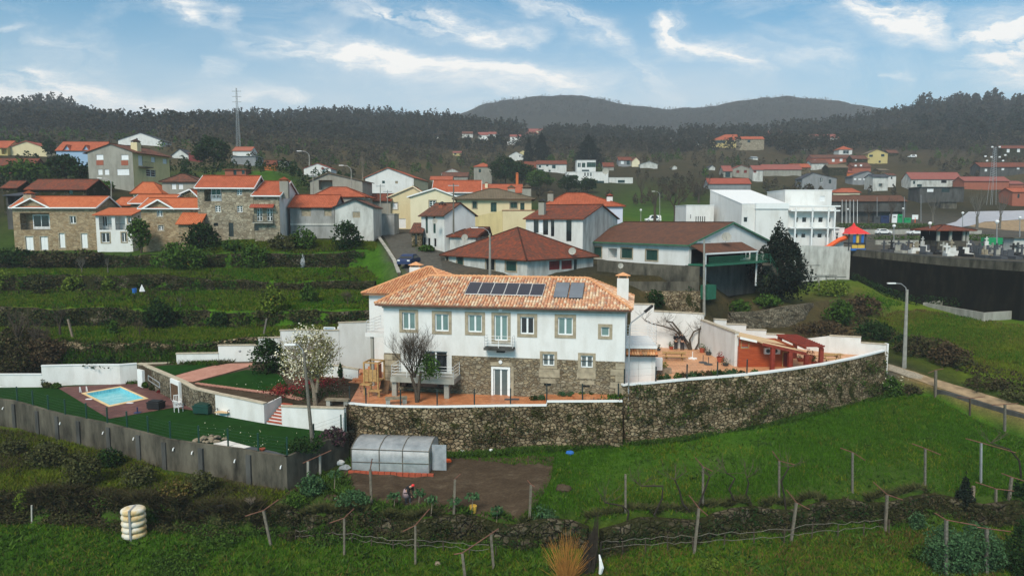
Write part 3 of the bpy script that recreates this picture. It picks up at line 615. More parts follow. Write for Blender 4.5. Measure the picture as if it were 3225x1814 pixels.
class Bld:
 """a building placed by its front-left (pa) and front-right (pb) pixel columns; D is the depth of the right corner,
 yaw turns the facade (degrees), pc is the pixel column of the far end of the visible side wall"""
 def __init__(s,name,label,cat,pa,pb,D,yaw=0,base=None,z0=None,W=8.0,pc=None,side='R',group=None):
  s.yaw=rad(yaw);zz=z0 if z0 is not None else PD(pb,base,D)[2]
  s.z0=zz;Bx=tpx(pb,D,zz)
  ta=tpx(pa,D,zz)/D;c,sn=math.cos(s.yaw),math.sin(s.yaw)
  s.L=(Bx-ta*D)/(c-ta*sn);s.A=Vector((Bx-s.L*c,D-s.L*sn,0));s.ex=Vector((c,sn,0));s.ey=Vector((-sn,c,0))
  s.W=W
  if pc is not None:
   tc=tpx(pc,D,zz)/D;Q=Vector((Bx,D,0)) if side == 'R' else s.A
   s.W=(tc*Q.y-Q.x)/(s.ey.x-tc*s.ey.y)
  s.e=empty(name,label,cat,(s.A.x,s.A.y,zz),s.yaw,group)
  s.holes={'f':[],'r':[],'l':[]};s.items=[]
  s.h=3.0
 def front(s,px,py,off=0.0):# pixel -> (x,z) on the facade plane,off metres behind it
  r=Vector(ray(px,py));A=s.A+s.ey*off;k=A.dot(s.ey)/r.dot(s.ey);p=r*k
  return ((p-Vector((s.A.x,s.A.y,0))).dot(s.ex),CZ+p.z-s.z0)
 def sidep(s,px,py,at=None):# pixel -> (y,z) on a side wall
  x=s.L if at is None else at
  r=Vector(ray(px,py));A=s.A+s.ex*x;k=A.dot(s.ex)/r.dot(s.ex);p=r*k
  return ((p-Vector((s.A.x,s.A.y,0))).dot(s.ey),CZ+p.z-s.z0)
 def rect(s,face,q):
  x0,y0,x1,y1=q
  if face == 'f':fn=s.front
  elif face == 'r':fn=lambda a,b:s.sidep(a,b,s.L)
  else:fn=lambda a,b:s.sidep(a,b,0.0)
  (a,b)=fn(x0,(y0+y1)/2)[0],fn(x1,(y0+y1)/2)[0]
  zt=fn((x0+x1)/2,y0)[1];zb=fn((x0+x1)/2,y1)[1]
  return (min(a,b),zb,max(a,b),zt)
 def frame(s,face):
  if face == 'f':return Vector((0,0,0)),Vector((1,0,0)),Vector((0,-1,0))
  if face == 'r':return Vector((s.L,0,0)),Vector((0,1,0)),Vector((1,0,0))
  return Vector((0,0,0)),Vector((0,1,0)),Vector((-1,0,0))
 def win(s,face,q,style='white2',name='window',pane=None,sur=None,px=True,depth=.12,label=None):
  r=s.rect(face,q) if px else q
  a,b,c,d=r;w,h=c-a,d-b
  s.holes[face].append((*r,1.5) if style == 'void' else r);s.items.append((face,r,style,name,pane,sur,depth,label))
 def sbox(s,mb,face,a,b,c,d,o0,o1):# box on a face:u a..c,z b..d,offset o0..o1 outwards
  O,ex,nm=s.frame(face)
  P=lambda u,z,o:tuple(O+ex*u+nm*o+Vector((0,0,z)))
  vs=[P(a,b,o0),P(c,b,o0),P(c,b,o1),P(a,b,o1),P(a,d,o0),P(c,d,o0),P(c,d,o1),P(a,d,o1)]
  mb.add(vs,[(0,3,2,1),(4,5,6,7),(0,1,5,4),(1,2,6,5),(2,3,7,6),(3,0,4,7)])
 def finish_items(s):
  for face,(a,b,c,d),style,name,pane,sur,dep,label in s.items:
   w,h=c-a,d-b;f=MB();pm=None;fm='white_paint'
   if style == 'void':continue
   if sur:
    sm,sw=sur;q=MB()
    s.sbox(q,face,a-sw,b-sw,a,d+sw,-.05,.035);s.sbox(q,face,c,b-sw,c+sw,d+sw,-.05,.035)
    s.sbox(q,face,a,d,c,d+sw,-.05,.033);s.sbox(q,face,a,b-sw,c,b,-.05,.04)
    q.build('window_surround',MT[sm],s.e)
   t=min(.09,w*.1)
   if style in ('white2','white1','grid'):
    s.sbox(f,face,a,b,a+t,d,-dep-.06,-dep);s.sbox(f,face,c-t,b,c,d,-dep-.06,-dep)
    s.sbox(f,face,a+t,d-t,c-t,d,-dep-.06,-dep-.002);s.sbox(f,face,a+t,b,c-t,b+t,-dep-.06,-dep-.002)
    if style != 'white1':
     m_=(a+c)/2;s.sbox(f,face,m_-t*.8,b+t,m_+t*.8,d-t,-dep-.06,-dep+.01)
    if style == 'grid':
     for k in range(1,3):z=b+h*k/3;s.sbox(f,face,a+t,z-.03,c-t,z+.03,-dep-.06,-dep-.004)
    pm=pane or 'glass_dark'
   elif style in ('shutter','shutg','shutr','shutk','doorw','doord','doorg','garage'):
    fm={'shutter':'white_shutter','shutg':'green_shutter','shutr':'red_paint','shutk':'ashlar','doorw':'white_paint','doord':'dark_metal','doorg':'green_shutter','garage':'white_shutter'}[style]
    k=max(2,int(h/.22))
    if style in ('shutter','shutk','garage'):
     for i in range(k):s.sbox(f,face,a,b+h*i/k,c,b+h*(i+.88)/k,-dep-.04,-dep+.012);s.sbox(f,face,a,b+h*(i+.88)/k,c,b+h*(i+1)/k,-dep-.04,-dep-.005)
    else:
     s.sbox(f,face,a,b,(a+c)/2-.012,d,-dep-.04,-dep);s.sbox(f,face,(a+c)/2+.012,b,c,d,-dep-.04,-dep)
   elif style == 'dark':
    s.sbox(f,face,a,b,c,d,-dep-.04,-dep);fm='glass_dark'
   elif style == 'fr':# narrow white frame,single dark pane
    t=.07;s.sbox(f,face,a,b,a+t,d,-dep-.06,-dep);s.sbox(f,face,c-t,b,c,d,-dep-.06,-dep);s.sbox(f,face,a+t,d-t,c-t,d,-dep-.06,-dep-.002);s.sbox(f,face,a+t,b,c-t,b+t,-dep-.06,-dep-.002);pm=pane or 'glass_dark'
   o=f.build(name,MT[fm],s.e)
   if label:o['label']=label
   if pm:
    g=MB();s.sbox(g,face,a+t*.9,b+t*.9,c-t*.9,d-t*.9,-dep-.05,-dep-.025);g.build('pane',MT[pm],o)
 def walls(s,h,m_='white_wall',gable=None,name='wall',below=1.0,W=None):
  "gable: None, ('f', ridge u, ridge z) or ('s', ridge y, ridge z)"
  s.h=h;W=W or s.W;mb=MB();L=s.L
  gf=(gable[1],gable[2]) if gable and gable[0] == 'f' else None
  gs=(gable[1],gable[2]) if gable and gable[0] == 's' else None
  panel(mb,(0,0,0),(1,0,0),L,-below,h,s.holes['f'],(0,-1,0),gable=gf)
  panel(mb,(L,0,0),(0,1,0),W,-below,h,s.holes['r'],(1,0,0),gable=gs)
  panel(mb,(0,0,0),(0,1,0),W,-below,h,s.holes['l'],(-1,0,0),gable=gs)
  panel(mb,(0,W,0),(1,0,0),L,-below,h,[],(0,1,0),gable=gf)
  s.wall=mb.build(name,MT[m_],s.e)
  return s.wall
 def roofpoly(s,mb,poly,th=.14):
  "one roof plane; first edge is the eave"
  P=[Vector(p) for p in poly];u=(P[1]-P[0]).normalized();nm=(P[1]-P[0]).cross(P[2]-P[0]).normalized()
  if nm.z < 0:nm=-nm
  v=nm.cross(u)
  uv=[((p-P[0]).dot(u)+50,(p-P[0]).dot(v)) for p in P]
  up=[tuple(p) for p in P];dn=[tuple(p-nm*th) for p in P];k=len(P)
  mb.cur=0;mb.add(up,[tuple(range(k))],[uv])
  mb.add(dn,[tuple(range(k-1,-1,-1))])
  for i in range(k):j=(i+1) % k;mb.add([up[i],up[j],dn[j],dn[i]],[(0,1,2,3)],[[(0.1,.1)]*4])
 def roof(s,kind,rise,m_='tile_orange',o=.45,o2=None,ridge=None,capm=None,W=None,h=None,ry=None,trim=None,name='roof'):
  """kind hip / gx (ridge along the facade) / gy (gable faces front) / shed / pyr; ridge=(x0,x1) for hip; ry ridge y or x"""
  L,W,h=s.L,W or s.W,h if h is not None else s.h;o2=o if o2 is None else o2;mb=MB();caps=[]
  if kind in ('hip','pyr'):
   yr=ry if ry is not None else W/2;x0,x1=ridge if ridge else ((min(W/2,L/2),max(L-W/2,L/2)))
   sl=rise/yr;e=h-o*sl*.7;zr=h+rise
   a,b,c,d=(-o,-o,e),(L+o,-o,e),(L+o,W+o,e),(-o,W+o,e);r0,r1=(x0,yr,zr),(x1,yr,zr)
   if abs(x1-x0) < .05:
    for q in ((a,b,r0),(b,c,r0),(c,d,r0),(d,a,r0)):s.roofpoly(mb,q)
    caps=[(a,r0),(b,r0),(c,r0),(d,r0)]
   else:
    for q in ((a,b,r1,r0),(b,c,r1),(c,d,r0,r1),(d,a,r0)):s.roofpoly(mb,q)
    caps=[(a,r0),(b,r1),(c,r1),(d,r0),(r0,r1)]
  elif kind == 'gx':
   yr=ry if ry is not None else W/2;sf=rise/yr;sb=rise/(W-yr);zr=h+rise+.02
   ef,eb=h-o*sf,h-o*sb
   s.roofpoly(mb,((-o2,-o,ef),(L+o2,-o,ef),(L+o2,yr,zr),(-o2,yr,zr)))
   s.roofpoly(mb,((L+o2,W+o,eb),(-o2,W+o,eb),(-o2,yr,zr),(L+o2,yr,zr)))
   caps=[((-o2,yr,zr),(L+o2,yr,zr))]
   if trim:
    q=MB()
    for x in (-o2-.03,L+o2+.03):
     q.bar((x,-o,ef-.06),(x,yr,zr-.06),.06,.24);q.bar((x,W+o,eb-.06),(x,yr,zr-.06),.06,.24)
    q.bar((-o2,-o-.05,ef-.05),(L+o2,-o-.05,ef-.05),.1,.18);q.build('fascia',MT[trim],s.e)
  elif kind == 'gy':
   xr=ry if ry is not None else L/2;sf=rise/xr;sb=rise/(L-xr);zr=h+rise+.02
   el,er=h-o*sf,h-o*sb
   s.roofpoly(mb,((-o,W+o2,el),(-o,-o2,el),(xr,-o2,zr),(xr,W+o2,zr)))
   s.roofpoly(mb,((L+o,-o2,er),(L+o,W+o2,er),(xr,W+o2,zr),(xr,-o2,zr)))
   caps=[((xr,-o2,zr),(xr,W+o2,zr))]
   if trim:
    q=MB();q.bar((-o,-o2-.03,el-.06),(xr,-o2-.03,zr-.06),.06,.22);q.bar((L+o,-o2-.03,er-.06),(xr,-o2-.03,zr-.06),.06,.22);q.build('fascia',MT[trim],s.e)
  elif kind == 'shed':
   sf=rise/W;s.roofpoly(mb,((-o2,-o,h-o*sf),(L+o2,-o,h-o*sf),(L+o2,W+o,h+rise+o*sf),(-o2,W+o,h+rise+o*sf)))
  elif kind == 'shedr':# rises to the right
   sf=rise/L;s.roofpoly(mb,((-o,W+o,h-o*sf),(-o,-o,h-o*sf),(L+o,-o,h+rise+o*sf),(L+o,W+o,h+rise+o*sf)))
  elif kind == 'flat':
   mb.box(-o,-o,h,L+o,W+o,h+rise)
  for p,q in caps:
   mb.tube([Vector(p)+Vector((0,0,.02)),Vector(q)+Vector((0,0,.02))],.11,6)
  s.rf=mb.build(name,MT[m_],s.e)
  return s.rf
 def local(s,face,px,py,off=0):return s.front(px,py,off)
 def part(s,name,mb,m_,smooth=False,parent=None):return mb.build(name,MT[m_] if isinstance(m_,str) else [MT[q] for q in m_],parent or s.e,smooth)
 def chimney(s,x,y,z0,z1,w=.6,d=.6,m_='white_wall',cap='tile_orange',style='cap',parent=None):
  c=MB();c.box(x-w/2,y-d/2,z0,x+w/2,y+d/2,z1)
  if style == 'slots':c.box(x-w/2-.06,y-d/2-.06,z1,x+w/2+.06,y+d/2+.06,z1+.08)
  o=s.part('chimney',c,m_,parent=s.rf if parent is None else parent)
  q=MB();e_=.14
  if style == 'pot':
   q.lathe((x,y,z1),[(w*.35,0),(w*.3,.25),(w*.45,.3),(w*.1,.5)],8)
  else:
   for i,j in ((-1,-1),(1,-1),(1,1),(-1,1)):q.box(x+i*w*.38-.05,y+j*d*.38-.05,z1,x+i*w*.38+.05,y+j*d*.38+.05,z1+.22)
   b=[(x-w/2-e_,y-d/2-e_,z1+.22),(x+w/2+e_,y-d/2-e_,z1+.22),(x+w/2+e_,y+d/2+e_,z1+.22),(x-w/2-e_,y+d/2+e_,z1+.22),(x,y,z1+.22+min(w,d)*.5)]
   q.add(b,[(0,1,4),(1,2,4),(2,3,4),(3,0,4),(3,2,1,0)])
  q.build('chimney_cap',MT[cap],s.e)
  return o
def railing(mb,pts,h=1.0,bars=4,post=1.2,w=.04,r=.03):
 "posts with horizontal bars along a 3-D polyline at floor level"
 for a,b in zip(pts,pts[1:]):
  a=Vector(a);b=Vector(b);n_=max(1,int((b-a).length/post+.5))
  for i in range(n_+1):p=a.lerp(b,i/n_);mb.bar(p,p+Vector((0,0,h)),w)
  for k in range(bars):z=h*(k+1)/bars-.02;mb.bar(a+Vector((0,0,z)),b+Vector((0,0,z)),r)
def balusters(mb,a,b,h=1.0,step=.14,w=.02):
 a=Vector(a);b=Vector(b);n_=max(2,int((b-a).length/step));U=Vector((0,0,1))
 mb.bar(a+U*h,b+U*h,.05);mb.bar(a+U*.08,b+U*.08,.035)
 for i in range(n_+1):p=a.lerp(b,i/n_);mb.bar(p,p+U*h,w)
def wallrun(name,label,cat,front,h_or_top,th,m_,coping=None,cope_m='coping',kind=None,group=None,cw=.06,ch=.09,inner=1):
 """free-standing or retaining wall along base points front=[(x,y,zb,zt)], thickness th going away from camera-left normal"""
 mb=MB();P=[Vector((p[0],p[1],0)) for p in front];n_=len(P);N=[]
 for i in range(n_):
  d=(P[min(i+1,n_-1)]-P[max(i-1,0)]).normalized();N.append(Vector((-d.y,d.x,0))*inner)
 vs=[]
 for i,p in enumerate(front):
  q=P[i]+N[i]*th;vs += [(p[0],p[1],p[2]),(p[0],p[1],p[3]),(q.x,q.y,p[3]),(q.x,q.y,p[2])]
 fs=[]
 for i in range(n_-1):
  a,b=i*4,i*4+4
  for k in range(4):l=(k+1) % 4;fs.append((a+k,b+k,b+l,a+l) if inner < 0 else (a+l,b+l,b+k,a+k))
 fs += [(0,1,2,3),tuple((n_-1)*4+k for k in (3,2,1,0))]
 mb.add(vs,fs)
 e=empty(name,label,cat,tuple(front[0][:3]),0,group) if coping else None
 o=mb.build('wall_body' if coping else name,MT[m_],e,world=bool(coping))
 if not coping:return tag(o,label,cat,group,kind)
 c=MB();vs=[]
 for i,p in enumerate(front):
  a=P[i]-N[i]*cw;q=P[i]+N[i]*(th+cw);z=p[3]
  vs += [(a.x,a.y,z-.002),(a.x,a.y,z+ch),(q.x,q.y,z+ch),(q.x,q.y,z-.002)]
 c.add(vs,fs);c.build('coping',MT[cope_m],e,world=True)
 return e
def rough(o,amt,sc=1.5,sub=0):
 "push vertices of a stone wall about a little"
 for v in o.data.vertices:
  x,y,z=v.co;v.co.y += amt*math.sin(x*sc*2.1+z*3.3)*math.cos(z*sc*2.7+x)
# ---------------- the main property:pool lawn,garden,terrace,patio
LZ,TZ,PZ_=13.8,15.5,16.1;CPZ=16.9
def L2(px,py,z):p=PZ(px,py,z);return (p[0],p[1])
def offs(run,d):
 P=[Vector((p[0],p[1],0)) for p in run];out=[]
 for i,p in enumerate(run):
  t=(P[min(i+1,len(P)-1)]-P[max(i-1,0)]).normalized();out.append((p[0]+t.y*d,p[1]-t.x*d,p[2],p[3]))
 return out
def inset(P,d):
 r=offs([(p[0],p[1],0,0) for p in P],-d);return [(p[0],p[1]) for p in r]
lawn_front=[(-420,1236),(-200,1244),(0,1257),(54,1264),(130,1286),(208,1307),(274,1320),(340,1333),(401,1349),(467,1365),(538,1385),(628,1398),(678,1404),(756,1414),(814,1424),(911,1440)]
lawn_right=[(989,1402),(1079,1366)]
lawn_back=[(1085,1362),(888,1341),(833,1333),(680,1305),(609,1290),(576,1272),(455,1215),(434,1206),(236,1212),(125,1219),(0,1220),(-420,1221)]
lp=[L2(x,y,LZ) for x,y in lawn_front+lawn_right+lawn_back]
mb=MB();mb.slab(lp,LZ-1.2,LZ)
o=struct('lawn',mb,MT['turf']);add_ground(o)
deck=[(178,1219),(260,1213),(434,1207),(455,1216),(576,1273),(610,1291),(545,1282),(460,1290),(340,1318),(225,1262)]
mb=MB();pin=[(308,1238),(372,1223),(450,1254),(345,1276)];pout=[(262,1239),(382,1218),(467,1256),(340,1281)]
dk=[L2(x,y,LZ) for x,y in [(178,1219),(434,1207),(455,1216),(576,1273),(620,1294),(545,1284),(343,1319)]]
po=[Vector((*L2(x,y,LZ),0)) for x,y in [(256,1239),(380,1217),(468,1256),(343,1282)]]
ctr=sum(po,Vector())/4
def sc_(k):return [ctr+(p-ctr)*k for p in po]
inn=sc_(.86)
wout=[]
def rayout(p):# from pool centre through p to the deck outline
 d=(p-ctr);best=None
 for i in range(len(dk)):
  a=Vector((*dk[i],0));b=Vector((*dk[(i+1) % len(dk)],0));e=b-a;den=d.x*e.y-d.y*e.x
  if abs(den) < 1e-9:continue
  t=((a.x-ctr.x)*e.y-(a.y-ctr.y)*e.x)/den;u=((a.x-ctr.x)*d.y-(a.y-ctr.y)*d.x)/den
  if t > 0 and 0 <= u <= 1 and (best is None or t < best):best=t
 return ctr+d*best
rim=[]
seq=[]
for p in po:seq.append(('o',math.atan2(p.y-ctr.y,p.x-ctr.x),p))
for q in dk:v=Vector((*q,0));seq.append(('d',math.atan2(v.y-ctr.y,v.x-ctr.x),v))
seq.sort(key=lambda s:s[1])
def rimpt(ang):# point on the pool outline at an angle
 d=Vector((math.cos(ang),math.sin(ang),0));best=None
 for i in range(4):
  a,b=po[i],po[(i+1) % 4];e=b-a;den=d.x*e.y-d.y*e.x
  if abs(den) < 1e-9:continue
  t=((a.x-ctr.x)*e.y-(a.y-ctr.y)*e.x)/den;u=((a.x-ctr.x)*d.y-(a.y-ctr.y)*d.x)/den
  if t > 0 and -1e-6 <= u <= 1+1e-6 and (best is None or t < best):best=t
 return ctr+d*best
z=LZ+.02
for i in range(len(seq)):
 a,b=seq[i],seq[(i+1) % len(seq)]
 oa=a[2] if a[0] == 'd' else rayout(a[2]);ob=b[2] if b[0] == 'd' else rayout(b[2])
 ia=a[2] if a[0] == 'o' else rimpt(a[1]);ib=b[2] if b[0] == 'o' else rimpt(b[1])
 mb.add([(ia.x,ia.y,z),(oa.x,oa.y,z),(ob.x,ob.y,z),(ib.x,ib.y,z)],[(0,1,2,3)])
struct('pool_deck',mb,MT['pool_deck']);
pe=empty('swimming_pool','small rectangular turquoise swimming pool with pale stone edge and water','pool',(ctr.x,ctr.y,LZ))
mb=MB()
for i in range(4):
 j=(i+1) % 4;a,b,c,d=po[i],po[j],inn[j],inn[i]
 mb.add([(a.x,a.y,z+.03),(b.x,b.y,z+.03),(c.x,c.y,z+.03),(d.x,d.y,z+.03),(a.x,a.y,z-.02),(b.x,b.y,z-.02)],[(0,1,2,3),(0,4,5,1)])
mb.build('pool_edge',MT['pool_coping'],pe,world=True)
mb=MB()
for i in range(4):
 j=(i+1) % 4;c,d=inn[j],inn[i];mb.add([(d.x,d.y,z+.028),(c.x,c.y,z+.028),(c.x,c.y,z-.55),(d.x,d.y,z-.55)],[(0,1,2,3)])
mb.build('pool_side',MT['pool_tile'],pe,world=True)
mb=MB();mb.add([(p.x,p.y,z-.26) for p in inn],[(0,1,2,3)]);mb.build('water_surface',MT['water'],pe,world=True)
ground_cut=[(p.x,p.y) for p in po]
def cut_lawn():
 me=bpy.data.objects['lawn'].data;import bmesh
 bm=bmesh.new();bm.from_mesh(me)
 top=[f for f in bm.faces if f.normal.z > .9]
 bmesh.ops.delete(bm,geom=top,context='FACES_ONLY')
 import mathutils.geometry as mg
 pts=[Vector(p) for p in lp]+[Vector(p) for p in ground_cut];n1=len(lp);n2=4
 ed=[(i,(i+1) % n1) for i in range(n1)]+[(n1+i,n1+(i+1) % n2) for i in range(n2)]
 vo,eo,fo,*_=mg.delaunay_2d_cdt(pts,ed,[list(range(n1))],1,1e-4)
 vs=[bm.verts.new((v.x,v.y,LZ)) for v in vo]
 def inpool(x,y):
  c=False;j=3
  for i in range(4):
   a,b=ground_cut[i],ground_cut[j]
   if (a[1] > y) != (b[1] > y) and x < (b[0]-a[0])*(y-a[1])/(b[1]-a[1])+a[0]:c=not c
   j=i
  return c
 for f in fo:
  cx=sum(vo[k].x for k in f)/len(f);cy=sum(vo[k].y for k in f)/len(f)
  if not inpool(cx,cy):
   nf=bm.faces.new([vs[k] for k in f]);
 bm.normal_update();bm.to_mesh(me);bm.free()
cut_lawn()
le=empty('pool_ladder','chrome handrails of pool ladder at left end of pool','ladder',PZ(258,1234,LZ))
for dx in (-.25,.25):
 a=Vector(PZ(262,1234,LZ))+Vector((dx,dx*.4,0));d=(ctr-a).normalized()
 m_=MB();m_.tube([a,a+Vector((0,0,.5)),a+d*.2+Vector((0,0,.7)),a+d*.6+Vector((0,0,.6)),a+d*.8+Vector((0,0,.05))],.035,6);m_.build('handrail',MT['white_metal'],le,world=True)
wf=[]
for x,y in lawn_front:
 p=L2(x,y,LZ);wf.append((p[0],p[1],LZ-4.6,LZ+.12))
cw_=empty('retaining_wall','long stained concrete retaining wall with dark vertical strips below the green pool lawn','retaining wall',(wf[7][0],wf[7][1],LZ))
mb=MB();run=offs(wf,.28)
allrun=run+[(L2(989,1402,LZ)[0]+.25,L2(989,1402,LZ)[1]-.1,LZ-3.2,LZ+.12),(L2(1090,1364,LZ)[0]+.2,L2(1090,1364,LZ)[1]-.1,LZ-3.0,LZ+.12)]
def seg(mb,a,b,th,zlo=None,zhi=None):
 A,B_=Vector((a[0],a[1],0)),Vector((b[0],b[1],0));t=(B_-A).normalized();N=Vector((-t.y,t.x,0))*th
 za0,za1=(a[2],a[3]);zb0,zb1=(b[2],b[3])
 vs=[(A.x,A.y,za0),(B_.x,B_.y,zb0),(B_.x+N.x,B_.y+N.y,zb0),(A.x+N.x,A.y+N.y,za0),(A.x,A.y,za1),(B_.x,B_.y,zb1),(B_.x+N.x,B_.y+N.y,zb1),(A.x+N.x,A.y+N.y,za1)]
 mb.add(vs,[(0,3,2,1),(4,5,6,7),(0,1,5,4),(1,2,6,5),(2,3,7,6),(3,0,4,7)])
for a,b in zip(allrun,allrun[1:]):seg(mb,a,b,.26)
mb.build('wall_body',MT['concrete'],cw_,world=True)
for i,x in enumerate((-60,52,126,188,255,350,444,525,640,790)):
 y=interp([(q[0],q[1]) for q in lawn_front],x)[0];p=L2(x,y,LZ);m_=MB();m_.cbox((p[0]-.05,p[1]-.34,LZ-2.2),(.42,.16,4.1),rad(-25));m_.build('stain_strip',MT['concrete_dark'],cw_,world=True)  # raised dark strips standing for the stains and joints of the wall
def mesh_fence(label,pts,zf,h=1.1,m_='dark_green_metal',cat='fence',wires=6,name='wire_fence'):
 e=empty(name,label,cat,(*pts[0],zf))
 for p in pts:q=MB();q.tube([(p[0],p[1],zf),(p[0],p[1],zf+h)],.06,6);q.build('post',MT[m_],e,world=True)
 q=MB()
 for a,b in zip(pts,pts[1:]):
  for k in range(wires):z_=zf+.1+(h-.2)*k/(wires-1);q.bar((a[0],a[1],z_),(b[0],b[1],z_),.007)
 q.build('wire',MT[m_],e,world=True)
 return e
fx=[(55,1266),(104,1279),(153,1294),(206,1309),(273,1322),(339,1336),(401,1350),(467,1366),(537,1384),(627,1399),(719,1409),(814,1425),(905,1438)]
mesh_fence('long dark green wire fence along the top of the concrete wall by the lawn',[L2(-60,1245,LZ)]+[L2(x,y,LZ) for x,y in fx],LZ+.05,1.35)
mesh_fence('short green wire fence on the wall edge beside the purple shrubs',[L2(989,1400,LZ),L2(1075,1368,LZ),L2(1088,1362,LZ)],LZ+.05,1.5)
for i,(x,y) in enumerate(((12,1283),(117,1307),(192,1330),(327,1360),(423,1378),(548,1411),(607,1422),(741,1448),(886,1467))):
 D=DZ(interp([(q[0],q[1]) for q in lawn_front],x)[0],LZ)-.35;p=Vector(PD(x,y,D));m_=MB();m_.tube([p+Vector((0,.2,.05)),p+Vector((0,-.12,.02)),p+Vector((-.02,-.18,-.14))],.045,6)
 m_.build('drain_spout',MT['white_paint'],cw_,world=True)
def pw(lst,z0,ztop_px,D0=None):
 out=[]
 for (x,yb),yt in zip(lst,ztop_px):
  p=PZ(x,yb,z0);out.append((p[0],p[1],z0-.3,PD(x,yt,p[1])[2]))
 return out
wallrun('garden_wall','low white rendered wall left of the taller wall behind the pool','wall',pw([(-420,1224),(0,1219),(134,1217)],LZ,(1182,1180,1180)),0,.2,'white_wall',True,'white_paint')
wallrun('garden_wall','tall white rendered wall closing the pool terrace at the back','wall',pw([(134,1217),(236,1212),(310,1211),(380,1210),(434,1204)],LZ,(1153,1151,1150,1150,1146)),0,.2,'white_wall',True,'white_paint')
sw=pw([(436,1206),(455,1215),(576,1272),(609,1290),(680,1305)],LZ,(1146,1152,1204,1224,1241))
gw=wallrun('garden_wall','curving brown stone wall with coping between the pool and the raised garden','wall',sw,0,.35,'gardenstone',True)
ww=pw([(680,1305),(760,1320),(833,1333)],LZ,(1241,1257,1273))
wallrun('garden_wall','white rendered garden wall with stone coping left of the red steps','wall',ww,0,.3,'white_wall',True)
w2=pw([(888,1341),(985,1353),(1085,1363)],LZ,(1281,1285,1288))
w2e=wallrun('garden_wall','white rendered garden wall with stone coping right of the red steps','wall',w2,0,.3,'white_wall',True)
p=Vector(PZ(559,1264,LZ));d=(Vector((*L2(576,1272,LZ),0))-Vector((*L2(455,1215,LZ),0))).normalized();an=math.atan2(d.y,d.x)
de=empty('wall_door','brown shed door in a white frame set in the stone wall near the pool','door',(p.x,p.y-.12,LZ),an)
m_=MB();m_.box(-1.0,-.14,0,1.0,.1,2.0);m_.build('door_frame',MT['white_paint'],de);m_=MB();m_.box(-.8,-.19,.08,.8,-.143,1.6);m_.build('door_leaf',MT['brown_wood'],de)
p=Vector(PZ(448,1216,LZ));m_=MB();m_.cbox((p.x+.1,p.y-.25,LZ+.85),(1.15,.3,1.7),rad(-40));tag(m_.build('wall_box',MT['white_paint']),'white box cabinet standing in the corner where the white wall meets the stone wall','cabinet')
m_=MB();a=Vector(PD(472,1180,64));b=Vector(PD(508,1203,60.2))
for z_ in (0,-.45):m_.tube([a+Vector((0,-.3,z_)),b+Vector((0,-.3,z_))],.04,6)
m_.bar(a+Vector((0,-.3,0)),a+Vector((0,-.3,-.45)),.06);m_.bar(b+Vector((0,-.3,0)),b+Vector((0,-.3,-.45)),.06)
tag(m_.build('wall_rail',MT['galv']),'grey metal pipe rail fixed to the stone wall by the pool','rail')
def P3(px,py,z):return PZ(px,py,z)
gpts=[P3(437,1150,15.85),P3(455,1158,15.75),P3(576,1208,15.2),P3(609,1228,15.1),P3(680,1246,15.05),P3(760,1262,15.05),P3(833,1277,15.05),P3(885,1250,15.1),P3(930,1262,15.1),P3(1088,1285,15.2),P3(1099,1272,TZ),P3(1130,1215,TZ+.05),P3(1130,1165,16.0),P3(1080,1150,16.2),P3(800,1138,16.1),P3(558,1143,16.0)]
mb=MB();cen=P3(800,1195,15.5);k=len(gpts);mb.add([cen]+gpts,[(0,i+1,(i+1) % k+1) for i in range(k)])
mb.add([(p[0],p[1],p[2]) for p in gpts]+[(p[0],p[1],11) for p in gpts],[(i,(i+1) % k,k+(i+1) % k,k+i) for i in range(k)])
o=struct('garden',mb,MT['soil']);add_ground(o)
tf=[(1099,1271),(1153,1276),(1262,1281),(1375,1282),(1494,1280),(1610,1278),(1721,1277)]
tp=[L2(x,y,TZ) for x,y in tf]
ts=inset(tp,.15)+[(8.9,53.8),(9.4,58),(-9,62),L2(1130,1160,TZ),L2(1098,1215,TZ)]
mb=MB();mb.slab(ts,TZ-.3,TZ);o=struct('terrace',mb,MT['patio_tile']);add_ground(o)
t2=[L2(1723,1263,TZ+.3),L2(1958,1260,TZ+.3)]
mb=MB();q0=L2(1725,1252,TZ+.15);mb.slab([t2[0],t2[1],(9.0,54.6),(2.6,55.3)],TZ-.1,TZ+.3);mb.slab([L2(1812,1260,TZ+.3),t2[1],(9.0,54.7),(4.5,55.2)],TZ+.25,TZ+.5);o=struct('terrace_step',mb,MT['patio_tile']);add_ground(o)
pf=[(1962,1214),(2050,1207),(2166,1196),(2250,1190),(2331,1183),(2415,1174),(2497,1163),(2596,1148),(2696,1128),(2745,1116),(2787,1105)]
pp=[L2(x,y,CPZ) for x,y in pf]
B1=(tpx(2064,65.5,PZ_),65.5)
def colD(px,D,z=PZ_):return (tpx(px,D,z),D)
back=[colD(2785,68.4),colD(2709,69.4),colD(2609,70.8),colD(2508,73),colD(2469,74.2),colD(2412,74),colD(2248,73),colD(2215,72.4),colD(2059,73.6),colD(1985,74.4),colD(1955,62)]
mb=MB();mb.slab(inset(pp,.4)+back,PZ_-.5,PZ_);o=struct('patio',mb,MT['patio_tile2']);add_ground(o)
rebuild_bv()
